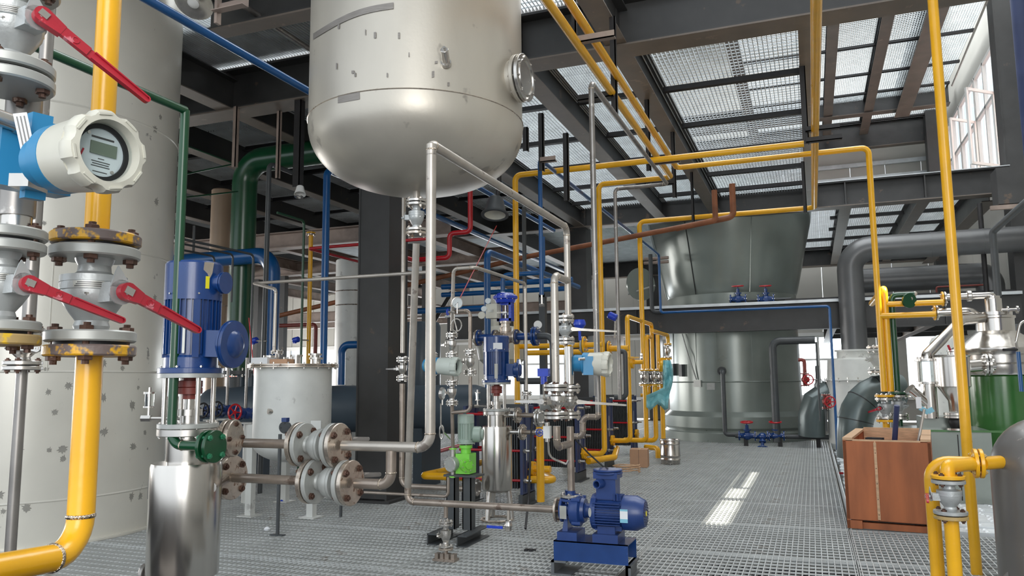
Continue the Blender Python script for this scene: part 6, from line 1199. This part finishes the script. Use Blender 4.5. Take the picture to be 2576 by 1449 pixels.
for k, px in enumerate((1857, 1927)): globe_valve('blue valve with red handwheel up on the platform beam, the %s one' % ('left', 'right')[k], on(px, 752, 1, 19.0-0.15), dx, (0, -0.1, 1), 0.11, 0.17, MBLU, RED)
pipe('dark pipe lying on the platform beam between the two blue valves', [('Y', 1835, 758, 18.9), ('x', 1990, 752)], 0.035, DGREY)
od = solo('round_door', MB().cyl(0.42, -0.02, 0.02, frame(on(1612, 715, 1, 19.4), (0.7, -0.7, 0)), 36), TOWER, 'open round manhole door left of the tower flare', 'door'); part('hinge_bar', MB().tube([on(1580, 740, 1, 19.3), on(1648, 718, 1, 19.3)], 0.025, 8), CASTD, od)
for k, y in enumerate((652, 662)): pipe('grey bracket rail beside the tower flare, '+['upper', 'lower'][k]+' of two', [('Y', 1620, y, 18.9), ('x', 1682, y-2)], 0.04, BEAMB)
o, b1 = pipe('thin blue pipe from the back right post, along the beam and up over the ceiling', [('p', 2107, 1132, 15.9), ('z', 2083, 770), ('x', 1662, 790), ('z', 1657, 641), ('y', 1376, 380), ('z', 1379, 742)], 0.028, BLU, 2.4)
q_ = b1[5]; tv_ = thing('drain_cock', 'small silver drain cock at the end of the thin blue drop', 'valve', q_); part('stem', MB().tube([q_, q_-Vector((0, 0, 0.12))], 0.014, 8), SSM, tv_); part('body', MB().cyl(0.022, -0.03, 0.03, frame(q_-Vector((0, 0, 0.13)), dx), 10), SSM, tv_)
pipe('grey conduit left of the tower bending along the beam', [('Y', 1636, 640, 18.44), ('z', 1643, 785), ('x', 1668, 790)], 0.05, DGREY, 2.2)
t_ = thing('valve_actuator', 'bright blue tilted actuator on the thin grey pipe', 'valve', P(1541, 796, 10.5)); part('actuator', MB().cyl(0.05, -0.06, 0.06, frame(P(1541, 796, 10.4), (0.8, 0, -0.4)), 18, 0.01), DBLU, t_); part('stub', MB().tube([P(1547, 800, 10.4), P(1547, 850, 10.4)], 0.012, 8), SSM, t_)
t_ = thing('valve_actuator', 'royal blue square actuator on a thin rod left of the left riser', 'valve', P(1368, 940, 7)); part('actuator', MB().box((0, 0, 0), (0.10, 0.06, 0.07), Matrix.Translation(P(1368, 937, 7))).cyl(0.03, -0.07, 0, Matrix.Translation(P(1368, 947, 7)), 12), DBLU, t_); part('stub', MB().tube([P(1368, 955, 7), P(1368, 995, 7)], 0.010, 8), SSM, t_)
t_ = thing('valve_actuator', 'bright blue round actuator behind the top riser valve', 'valve', P(1458, 812, 7.4)); part('actuator', MB().lathe([(0, 0.04), (0.05, 0.04), (0.06, 0.01), (0.06, -0.01), (0.03, -0.05), (0, -0.05)], Matrix.Translation(P(1458, 815, 7.4)), 22), DBLU, t_); part('stub', MB().tube([P(1458, 830, 7.4), P(1459, 856, 7.4)], 0.014, 8), DBLU, t_)
# ------------------------------------------------------------------ right side
v = Vert(2402, 724, 6.2)
pipe('tall yellow pipe standing full height near the right edge', [('w', v.p(-60)), ('w', v.p(1446)-Vector((0, 0, 0.3)))], 0.0395, YEL, name='pipe')
# grey dome vessel at the right edge with yellow pipes
gv = Vert(2650, 1300, 4.75); gr = 0.315; gt = thing('grey_dome_vessel', 'dark grey dome topped vessel cut by the right edge', 'tank', (gv.o.x, gv.o.y, 0)); GMx = Matrix.Translation((gv.o.x, gv.o.y, 0)); ztp = gv.z(1185)
GVES = mat('grey_satin_vessel_paint', (0.17, 0.165, 0.16), 0.3, 0.3, 0.12, 2.0, (0.3, 0.28, 0.26), 0.25, 8)
part('shell', MB().lathe([(gr, -0.3), (gr, ztp)]+[(gr*math.cos(a), ztp+gr*1.05*math.sin(a)) for a in [PI/2*k/10 for k in range(1, 10)]]+[(0, ztp+gr*1.05)], GMx, 64), GVES, gt)
part('opening_ring', MB().lathe([(gr+0.07, -0.02), (gr+0.075, 0.06), (gr+0.085, 0.06), (gr+0.085, -0.02)], GMx, 48), GALV, gt)
gq = on(2500, 1372, 2, 0); part('gusset_foot', MB().prism([(0, 0), (0.28, 0), (0.28, 0.34)], -0.008, 0.008, frame((gv.o.x-gr-0.24, gv.o.y-0.12, 0.0), (0, -1, 0), (1, 0, 0)) @ Matrix.Scale(-1, 4, (0, 1, 0)) @ Matrix.Scale(-1, 4, (0, 1, 0))), GVES, gt)
A1 = P(2470, 1166, 4.7); ry = 0.040
o, yr = pipe('thick yellow pipe rising from the grating and bending right into the flange', [('w', A1), ('x', 2340, 1172), ('z', 2352, 1446), ('m', (0, 0, -0.4))], ry, YEL, 2.6)
pipe('thick yellow pipe between the flange and the grey dome vessel', [('w', A1), ('w', (gv.o.x-gr*0.9, A1.y+0.12, A1.z))], ry, YEL)
yf = thing('yellow_flange_pair', 'large yellow flange pair beside the tall right pipe', 'flange', A1); pair(yf, A1-dx*0.02, dx, 0.088, 0.022, YEL, YEL, 4, 0.014, YELD)
v = Vert(2388, 1245, 4.55)
o, ye = pipe('short yellow elbow above the grey valve at the lower right', [('w', A1-dx*0.03+Vector((0, -0.02, 0))), ('w', (v.o.x, v.o.y, A1.z)), ('w', v.p(1196))], ry, YEL, 2.2)
ball_valve('grey ball valve with a small red handle on the lower right yellow pipe', (v.p(1218)+v.p(1282))/2, AXU, Vector((-1, -0.15, 0)), v.m(39), (v.z(1214)-v.z(1282))/2, CAST, CAST, YEL, YELD, RUST, 4, th=v.m(9), small=True, tip=P(2334, 1262, 4.35), a0=0.8)
pipe('yellow pipe below the grey valve at the lower right', [('w', v.p(1302)), ('w', v.p(1449)-Vector((0, 0, 0.4)))], ry, YEL)
# wooden crate
c0 = on(2132, 1328, 2, 0); c1 = on(2358, 1345, 2, 0); ux = (c1-c0); W_ = ux.length; CM_ = frame(c0, (0, 0, 1), ux); vz = Vert((c0.x, c0.y, 0)); Hc = vz.z(1106); Dc = 1.6; tk = 0.03
cr = thing('wooden_crate', 'tall open red-brown plywood crate with pale pine rims on the walkway edge', 'crate', c0)
part('front_panel', MB().box((W_*0.185, tk/2, Hc/2+0.04), (W_*0.365, tk, Hc-0.1), CM_), WOOD, cr); part('front_panel', MB().box((W_*0.69, tk/2, Hc/2+0.04), (W_*0.615, tk, Hc-0.1), CM_), WOOD, cr)
part('batten', MB().box((W_*0.375, -0.006, Hc/2+0.04), (0.025, 0.012, Hc-0.12), CM_), WOODL, cr)
for z in (0.15, 0.3, 0.45, 0.6, 0.75): part('nail_head', MB().cyl(0.005, 0, 0.003, CM_ @ frame((W_*0.375, -0.012, z), (0, -1, 0)), 8), RUST, cr)
part('side_panel', MB().box((tk/2, Dc/2, Hc/2), (tk, Dc, Hc), CM_), WOOD, cr); part('side_panel', MB().box((W_-tk/2, Dc/2, Hc/2), (tk, Dc, Hc), CM_), WOOD, cr); part('back_panel', MB().box((W_/2, Dc-tk/2, Hc/2), (W_, tk, Hc), CM_), WOOD, cr)
part('bottom_board', MB().box((W_/2, Dc/2, 0.09), (W_-0.06, Dc-0.06, 0.02), CM_), WOOD, cr)
part('skid', MB().box((0.07, 0.06, 0.04), (0.14, 0.12, 0.08), CM_), WOOD, cr); part('skid', MB().box((W_/2, 0.06, 0.03), (W_*0.9, 0.06, 0.06), CM_), WOOD, cr)
for (x_, w_) in ((0.045, 0.09), (W_-0.045, 0.09)): part('top_rail', MB().box((x_, Dc/2, Hc+0.01), (w_, Dc, 0.025), CM_), WOODL, cr)
part('top_rail', MB().box((W_/2, 0.02, Hc-0.01), (W_-0.18, 0.035, 0.03), CM_), WOODL, cr); part('top_rail', MB().box((W_/2, Dc-0.05, Hc-0.03), (W_-0.18, 0.02, 0.14), CM_), WOODL, cr)
part('corner_block', MB().box((0.045, 0.05, Hc-0.05), (0.085, 0.03, 0.14), CM_), WOODL, cr)
part('inner_fill_board', MB().box((W_/2, Dc/2, Hc-0.30), (W_-0.08, Dc-0.08, 0.02), CM_), WOOD, cr)
wq = CM_ @ Vector((0.28, 0.35, Hc-0.02)); br = thing('black_bracket', 'black metal clamp bracket lying inside the open crate', 'bracket', wq)
part('arm', MB().box((0, 0.03, 0), (0.16, 0.025, 0.05), Matrix.Translation(wq) @ Matrix.Rotation(-0.3, 4, 'Z')), RUBB, br); part('arm', MB().box((0, -0.05, 0), (0.16, 0.025, 0.05), Matrix.Translation(wq) @ Matrix.Rotation(-0.3, 4, 'Z')), RUBB, br); part('bridge', MB().box((-0.06, 0, 0), (0.04, 0.10, 0.05), Matrix.Translation(wq) @ Matrix.Rotation(-0.3, 4, 'Z')), RUBB, br); part('rest_rod', MB().tube([wq, wq-Vector((0, 0, 0.27))], 0.01, 6), RUBB, br)
def leanpole(label, a, b, r_, m_, nm, cat): return solo(nm, MB().tube([a, b], r_, 16), m_, label, cat)
leanpole('dark blue steel pole standing up out of the crate', CM_ @ Vector((0.42, 0.75, Hc-0.29)), P(2256, 1020, 8.2), 0.028, NAVYF, 'steel_pole', 'pole')
leanpole('thin grey plastic tube leaning out of the crate', CM_ @ Vector((0.62, 0.55, Hc-0.29)), P(2325, 1030, 8.2), 0.014, SS, 'plastic_tube', 'tube')
# yellow and green uprights with valves behind the crate
dv = dep(y2[3])
va = Vert(y2[3])
ball_valve('grey valve with red handles under the left yellow upright behind the crate', Vert((va.o.x, va.o.y, 0)).p(1027), AXU, Vector((-0.6, -1, 0)), 0.12, 0.11, CAST, SSM, YEL, YEL, SSM, 4, th=0.03, small=True, lev=(-0.12, 0.1, -0.05))
pipe('yellow pipe end below the red handled valve behind the crate', [('w', va.p(1052)), ('z', 2232, 1110), ('m', (0, 0, -0.8))], 0.045, YEL)
vb = Vert(2232, 860, dv+0.1); vg2 = Vert(2250, 860, dv+0.1)
pipe('second yellow upright behind the crate with a hooked top', [('w', vb.p(985)), ('w', vb.p(726)), ('y', 2199, 768)], 0.047, YEL, 1.8)
pipe('yellow branch pipe to the lower flange of the polished machine', [('w', (va.o.x, va.o.y, va.z(795))), ('x', 2352, 786)], 0.040, YEL)
pipe('yellow branch pipe to the upper flange of the polished machine', [('w', (vb.o.x, vb.o.y, vb.z(766))), ('x', 2372, 752)], 0.040, YEL)
pipe('dark green upright behind the crate hooking right at the top', [('w', vg2.p(985)), ('w', vg2.p(743)), ('x', 2300, 737)], 0.038, GRN, 1.8)
gd = thing('green_blind_flange', 'round dark green blind flange facing the camera on the green upright', 'flange', P(2287, 756, dv)); part('disc', MB().cyl(0.10, -0.015, 0.015, frame(P(2287, 756, dv), -FW+RT*0.15), 32), GRN, gd); part('stub', MB().tube([P(2290, 752, dv), P(2302, 738, dv+0.15)], 0.03, 12), SS, gd)
ball_valve('grey flanged valve under the dark green upright behind the crate', vg2.p(1020), AXU, Vector((0.6, -1, 0)), 0.12, 0.11, CAST, SSM, GRN, SSM, SSM, 4, th=0.03, small=True)
pipe('dark green pipe end below the grey valve behind the crate', [('w', vg2.p(1050)), ('w', (vg2.o.x, vg2.o.y, 0.0))], 0.038, GRN)
ball_valve('white grey valve behind the left yellow upright, higher up', P(2205, 905, dv+1.2), AXU, Vector((-1, -0.5, 0)), 0.13, 0.13, WVES, WVES, SSF, SSF, SSM, 4, th=0.03, small=True)
# polished separator and green tank
vs_ = Vert(2518, 1000, 10.2); SMx = Matrix.Translation((vs_.o.x, vs_.o.y, 0)); m_ = vs_.m
sep = thing('polished_separator', 'polished cone topped separator on a leaf green drum at the right', 'machine', (vs_.o.x, vs_.o.y, 0))
part('green_drum', MB().cyl(m_(80), 0.25, vs_.z(943), SMx, 64, 0.02), GGLZ, sep); part('drum_band', MB().lathe([(m_(84), vs_.z(942)), (m_(86), vs_.z(938)), (m_(86), vs_.z(918)), (m_(84), vs_.z(915)), (m_(90), vs_.z(913)), (m_(90), vs_.z(890)), (m_(86), vs_.z(888))], SMx, 64), SSM, sep)
part('cone_top', MB().lathe([(m_(105), vs_.z(893)), (m_(108), vs_.z(885)), (m_(108), vs_.z(878)), (m_(100), vs_.z(874)), (m_(84), vs_.z(863)), (m_(62), vs_.z(846)), (m_(46), vs_.z(835)), (m_(43), vs_.z(833)), (m_(43), vs_.z(803)), (m_(46), vs_.z(801)), (m_(46), vs_.z(796)), (m_(40), vs_.z(794)), (m_(40), vs_.z(786)), (m_(19), vs_.z(785)), (m_(19), vs_.z(752)), (m_(16), vs_.z(750)), (m_(16), vs_.z(745)), (0, vs_.z(745))], SMx, 64), SSP, sep)
for k in range(4): part('drum_leg', MB().box((vs_.o.x+m_(60)*math.cos(PI/2*k+0.5), vs_.o.y+m_(60)*math.sin(PI/2*k+0.5), 0.13), (0.16, 0.16, 0.26)), DGREY, sep)
tpp = vs_.p(748)
pipe('polished top pipe from the separator head left to the upper yellow flange', [('w', tpp-Vector((0, 0, 0.05))), ('w', tpp+Vector((0, 0, 0.03))), ('x', 2376, 752)], 0.045, SSP, 1.8)
pipe('polished lower pipe from the separator neck left to the lower yellow flange', [('w', (vs_.o.x, vs_.o.y, vs_.z(800))), ('x', 2466, 792), ('p', 2440, 783, 10.3), ('x', 2352, 786)], 0.055, SSP, 2.0)
for k, (px, py) in enumerate(((2374, 752), (2354, 787))):
    f_ = thing('machine_flange', '%s yellow and steel flange pair left of the polished separator' % ('upper', 'lower')[k], 'flange', P(px, py, dv)); pair(f_, P(px, py, dv+0.02), dx, 0.10, 0.022, YEL, SSM, 4, 0.014)
cl = thing('pipe_clamp', 'polished union clamp on the top separator pipe', 'clamp', near(tpp, dx, 2438, 745)); part('clamp', MB().cyl(0.075, -0.03, 0.03, frame(near(tpp+Vector((0, 0, 0.03)), dx, 2438, 745), dx), 24, 0.01), SSM, cl)
kn = thing('adjusting_knob', 'polished double knob on the right of the separator neck', 'knob', P(2545, 779, 10.1)); part('knob', MB().cyl(0.02, 0, 0.2, frame(P(2520, 780, 10.1), dx), 12).cyl(0.05, 0.06, 0.075, frame(P(2520, 780, 10.1), dx), 20).cyl(0.05, 0.16, 0.185, frame(P(2520, 780, 10.1), dx), 20), SSM, kn)
ff = thing('drum_side_flange', 'heavy polished side flange on the green drum band', 'flange', P(2480, 915, 9.7)); pair(ff, P(2484, 917, 9.7), dx, 0.14, 0.03, SSM, SSM, 6, 0.02); part('neck', MB().tube([P(2436, 921, 9.75), P(2500, 916, 9.7)], 0.075, 24), SSP, ff)
# sight glass column
v9 = Vert(2336, 960, 9.6); QM = Matrix.Translation((v9.o.x, v9.o.y, 0)); q = v9.m
sg_ = thing('sight_glass_column', 'polished column with a clear glass sight section and a slanted branch', 'column', v9.p(1050))
part('top_flange', MB().cyl(q(28), v9.z(909), v9.z(903), QM, 36, 0.003), SSM, sg_); part('middle_flange', MB().cyl(q(28), v9.z(966), v9.z(960), QM, 36, 0.003), SSM, sg_)
part('glass_cylinder', MB().lathe([(q(22), v9.z(960)), (q(22), v9.z(909)), (q(21), v9.z(909)), (q(21), v9.z(960)), (q(22), v9.z(960))], QM, 40), GLASS, sg_)
for k in range(4): part('tie_rod', MB().cyl(0.011, v9.z(972), v9.z(898), QM @ Matrix.Rotation(PI/2*k+0.5, 4, 'Z') @ Matrix.Translation((q(25.5), 0, 0)), 8), SSM, sg_)
part('lower_pipe', MB().cyl(q(17), v9.z(1052), v9.z(966), QM, 36), SSP, sg_)
br_ = part('slanted_branch', MB().tube([v9.p(1022), v9.p(1022)+RT*-0.235+Vector((0, 0, 0.205))], q(12), 28), SSP, sg_); part('branch_cap', MB().cyl(q(14), -0.01, 0.015, frame(v9.p(1022)+RT*-0.235+Vector((0, 0, 0.205)), -RT*0.235+Vector((0, 0, 0.205))), 28), SSM, sg_)
pipe('polished diagonal pipe rising from the sight glass to the right', [('w', v9.p(905)), ('w', v9.p(893)+RT*-0.0), ('p', 2418, 806, 10.0), ('p', 2470, 800, 10.2)], 0.062, SSP, 1.3, name='polished_pipe', seg=24)
v7 = Vert(2398, 960, 9.4); HM7 = Matrix.Translation((v7.o.x, v7.o.y, 0)); q = v7.m
hp = thing('polished_hopper', 'polished round hopper with conical bottom beside the green drum', 'hopper', v7.p(1045))
part('hopper_body', MB().lathe([(0, v7.z(893)), (q(42), v7.z(893)), (q(43), v7.z(896)), (q(40), v7.z(899)), (q(39), v7.z(972)), (q(36), v7.z(974)), (q(15), v7.z(1008)), (q(14), v7.z(1036))], HM7, 56), SSP, hp)
part('outlet_flange', MB().cyl(q(27), v7.z(1044), v7.z(1038), HM7, 32).cyl(q(27), v7.z(1051), v7.z(1046), HM7, 32), SSM, hp); part('rubber_boot', MB().lathe([(q(12), v7.z(1078)), (q(16), v7.z(1070)), (q(18), v7.z(1062)), (q(16), v7.z(1054)), (q(12), v7.z(1050))], HM7, 28), RUBB, hp); part('base_flange', MB().cyl(q(24), v7.z(1082), v7.z(1077), HM7, 32), SSM, hp)
part('lid_clamp', MB().cyl(q(12), v7.z(893), v7.z(886), HM7 @ Matrix.Translation((0.02, 0, 0)), 20).cyl(q(14), v7.z(884), v7.z(882), HM7 @ Matrix.Translation((0.02, 0, 0)), 20), SSM, hp); part('red_tipped_sensor', MB().tube([v7.p(886)+RT*0.0, v7.p(868)-RT*0.03], 0.014, 8), LEV, hp)
mb0 = on(2330, 1215, 2, 0); bz1 = v7.z(1083)
mbx = solo('steel_cabinet', MB().span((v9.o.x-0.35, v9.o.y-0.1, 0.0), (vs_.o.x-0.35, v9.o.y+0.9, bz1)).span((v9.o.x-0.10, v9.o.y+0.05, bz1), (v7.o.x+0.0, v9.o.y+0.6, v9.z(1050))), TOWER, 'dark grey-green steel cabinet under the hopper and sight glass', 'cabinet')
part('edge_strip', MB().span((v9.o.x-0.36, v9.o.y-0.12, bz1-0.02), (vs_.o.x+0.4, v9.o.y-0.1, bz1+0.005)), GGLZ, mbx); part('door_gap', MB().span((v7.o.x, v9.o.y-0.104, 0.03), (v7.o.x+0.012, v9.o.y-0.1, bz1-0.05)), RUBB, mbx)
bq = P(2325, 1032, 8.25); t_ = thing('blue_cable_tie_bundle', 'blue and white plastic scraps hung on the slanted branch', 'plastic', bq); part('bundle', MB().box((0, 0, 0), (0.09, 0.05, 0.05), Matrix.Translation(bq) @ Matrix.Rotation(0.6, 4, 'Y')).box((0.05, 0, -0.03), (0.06, 0.04, 0.05), Matrix.Translation(bq) @ Matrix.Rotation(-0.5, 4, 'Y')), LABB, t_); part('white_tag', MB().box((-0.05, -0.02, 0.08), (0.05, 0.03, 0.12), Matrix.Translation(bq)), LABW, t_)
# hose and blue pipe at the edge
pipe('thin polished hose curving down at the right edge', [('p', 2600, 800, 8.6), ('p', 2566, 812, 8.6), ('p', 2556, 860, 8.6), ('p', 2560, 885, 8.6)], 0.014, SSM, 6, name='hose', cat='hose')
pipe('short blue green pipe dropping at the right edge under a black handle', [('p', 2561, 885, 8.6), ('z', 2574, 985)], 0.022, BLU); solo('lever_handle', MB().tube([P(2525, 880, 8.5), P(2558, 879, 8.6)], 0.016, 10), RUBB, 'black lever handle left of the blue green pipe at the right edge', 'handle')
# white tanks and ducts
vt2 = Vert(2155, 960, 16.6); WMx2 = Matrix.Translation((vt2.o.x, vt2.o.y, 0)); q = vt2.m
wt = thing('white_scrubber', 'white round scrubber tank with bolted ring under the dark duct', 'tank', (vt2.o.x, vt2.o.y, 0))
part('shell', MB().lathe([(q(72), 0), (q(72), vt2.z(958)), (q(69), vt2.z(957)), (q(66), vt2.z(905)), (q(46), vt2.z(902)), (q(44), vt2.z(900)), (0, vt2.z(900))], WMx2, 56), WVES, wt)
rg = part('bolted_ring', MB().cyl(q(76), vt2.z(957), vt2.z(954), WMx2, 56), WVES, wt); bolts(rg, WMx2 @ Matrix.Translation((0, 0, vt2.z(955))), q(74), 20, 0.06, 0.018, SSM)
nk = part('neck_ring', MB().cyl(q(48), vt2.z(884), vt2.z(880), WMx2, 48).cyl(q(43), vt2.z(902), vt2.z(884), WMx2, 48), WVES, wt)
o, dk1 = pipe('big dark grey duct rising from the white scrubber and turning right', [('w', vt2.p(884)), ('w', vt2.p(880)), ('z', 2137, 628), ('x', 2640, 590)], q(31), DUCT, 1.7, seg=36, name='duct', cat='duct')
for x_ in (2, 3.2): part('joint', MB().cyl(q(31.6), -0.01, 0.01, frame(dk1[2]+dx*x_*0.8, dx), 36), DUCT, o)
o, dk2 = pipe('second dark grey duct running level below the first, at the upper right', [('Y', 2150, 708, 20.3), ('x', 2488, 678), ('m', (0, 0, -0.5))], 0.29, DUCT, 1.6, seg=32, name='duct', cat='duct')
vd = Vert(2172, 1060, 11.6)
eb_ = []
for k in range(7):
    a = PI*k/12; eb_.append(P(2150, 1085, 11.6)+RT*(0.52*(1-math.cos(a)))+Vector((0, 0, 0.60*math.sin(a))))
eo = solo('segmented_elbow_duct', MB().tube([P(2150, 1150, 11.6)]+eb_+[eb_[-1]+RT*0.2], 0.25, 28), DUCTG, 'slate green segmented elbow duct behind the crate', 'duct', None, 22)
for k in (1, 3, 5): part('segment_seam', MB().cyl(0.254, -0.006, 0.006, frame(eb_[k], eb_[k+1]-eb_[k-1]), 28), BLACK, eo)
eo2 = solo('segmented_elbow_duct', MB().tube([P(2042, 1095, 16.8), P(2042, 1045, 16.8), P(2052, 1010, 16.8), P(2080, 992, 16.8), P(2115, 988, 16.8)], 0.28, 28), DUCTG, 'slate green elbow duct squeezed between tower and white scrubber', 'duct', None, 22)
for k, (px, py, d, c_) in enumerate(((2025, 955, 17.0, RED), (2057, 970, 17.0, CAST), (2078, 1010, 15.6, RED))):
    globe_valve(['red and purple valve before the bright window right of the tower', 'grey valve before the bright window right of the tower', 'small red wheeled valve beside the thin blue pipe'][k], P(px, py, d), AXU, (0.3, -1, 0), 0.09, 0.13, OXR if k != 1 else CAST, c_)
pipe('dark stem pipe above the red and purple valve', [('p', 2025, 945, 17), ('z', 2024, 905), ('x', 2008, 906)], 0.04, OXR, 1.5); pipe('grey stem pipe above the grey valve', [('p', 2057, 958, 17), ('z', 2056, 920)], 0.04, DGREY)
pipe('thin dark standpipe left of the blue pipe', [('p', 2064, 1060, 16), ('z', 2062, 860)], 0.02, DGREY); pipe('thin dark standpipe reaching the floor near the blue pipe', [('p', 2080, 1085, 15.5), ('z', 2078, 1010)], 0.018, DGREY)
gu = solo('gusset_plate', MB().prism([(0, 0), (1.0, 0), (1.0, 0.9)], -0.02, 0.02, frame(on(2062, 1112, 2, 0)+Vector((0, 0.4, 0)), (0, -1, 0), (1, 0, 0)) @ Matrix.Identity(4)), WVES, 'white triangular gusset plate between tower opening and blue pipe', 'plate')
v6 = Vert(2378, 860, 13.5); rt_ = thing('round_top_tank', 'pale round topped tank behind the diagonal polished pipe', 'tank', (v6.o.x, v6.o.y, 0)); part('shell', MB().lathe([(v6.m(36), 0), (v6.m(36), v6.z(862)), (v6.m(30), v6.z(850)), (v6.m(18), v6.z(843)), (0, v6.z(840))], Matrix.Translation((v6.o.x, v6.o.y, 0)), 40), WVES, rt_)
pipe('black standpipe in the upper right before the far wall', [('Y', 2464, 512, 18.66), ('z', 2486, 742)], 0.05, BLACK)
pipe('grey bent pipe in the upper right reaching the column', [('p', 2590, 500, 12), ('p', 2497, 583, 12.6), ('z', 2512, 745)], 0.055, DGREY, 1.5)
pipe('thin dark red rail pipe above the platform at the right', [('p', 2357, 745, 17), ('z', 2356, 722), ('x', 2482, 716)], 0.02, OXR, 2)
for k, (a, b) in enumerate((((2484, -5), (2380, 215)), )): pipe('thin light cable rising along the upper right wall', [('p', 2492, -20, 12.5), ('p', 2395, 215, 19)], 0.02, SS, name='cable', cat='cable')
jn = thing('junction_duct', 'dark square duct branch on the right column', 'duct', P(2550, 470, 14.6)); part('branch', MB().box((0, 0, 0), (0.9, 0.5, 0.7), Matrix.Translation(P(2570, 470, 14.8))), BEAM, jn); part('small_bracket', MB().box((0, 0, 0), (0.7, 0.08, 0.08), Matrix.Translation(P(2545, 520, 14.6))), BEAMB, jn)
vn = Vert(2594, 300, 9.5)
rd_ = solo('standpipe', MB().tube([Vector((vn.o.x, vn.o.y, 0)), Vector((vn.o.x, vn.o.y, 9.8))], 0.11, 20), NAVYF, 'dark navy standpipe at the upper right corner', 'pipe')
# small litter on the grating
for k, (px, py) in enumerate(((672, 1334), (711, 1262))): solo('scrap', MB().lathe([(0.028, 0), (0.034, 0.016), (0.012, 0.036), (0, 0.038)], Matrix.Translation(on(px, py, 2, 0.002)), 9), (LABW, DBLU)[k], ('small white plastic cap lying on the grating', 'small blue scrap lying far on the grating')[k], 'scrap')
nb = on(1335, 1385, 2, 0); solo('steel_offcut', MB().box((nb.x, nb.y, 0.008), (0.10, 0.012, 0.012)).box((nb.x-0.035, nb.y-0.03, 0.008), (0.03, 0.02, 0.014)).box((nb.x+0.01, nb.y-0.03, 0.008), (0.03, 0.02, 0.014)), RUBB, 'small black steel offcut on the grating left of the pump', 'scrap')
for k, (px, py) in enumerate(((2063, 1150), (2075, 1195))):
    b_ = on(2112, 1200, 2, 0)
solo('red_tag', MB().box((0, 0, 0), (0.06, 0.05, 0.03), Matrix.Translation(on(2116, 1190, 2, 0.08))), RED, 'small red scrap on the plank deck beside the crate', 'scrap')
# flood light and channel bracket at the top left
fl_ = thing('flood_light', 'round silver flood light cut by the top edge above the blue pipe', 'lamp', P(492, 8, 8.5)); part('reflector', MB().lathe([(0.02, -0.1), (0.17, 0.0), (0.2, 0.02), (0.2, 0.035), (0.16, 0.03), (0, -0.06)], frame(P(490, 2, 8.0), (0.1, -0.5, -0.8)), 32), SSM, fl_); part('bulb', MB().lathe([(0, 0.0), (0.05, 0.01), (0.06, 0.05), (0, 0.09)], frame(P(490, 2, 8.0), (0.1, -0.5, -0.8)), 16), WHITE, fl_)
cb_ = P(585, 14, 7.2); cbk = thing('channel_bracket', 'brown steel channel bracket hanging at the top edge left of the tank', 'bracket', cb_); part('channel', MB().box((0, 0, 0), (0.36, 0.012, 0.09), Matrix.Translation(cb_)).box((0, -0.04, -0.045), (0.36, 0.08, 0.01), Matrix.Translation(cb_)), BEAMB, cbk); part('post', MB().box((-0.17, 0, 0.05), (0.03, 0.06, 0.4), Matrix.Translation(cb_)), BEAMB, cbk)
pipe('bare stainless pipe crossing under the grating left of the tank', [('p', 560, -20, 8.2), ('y', 800, 152)], 0.032, SSD)
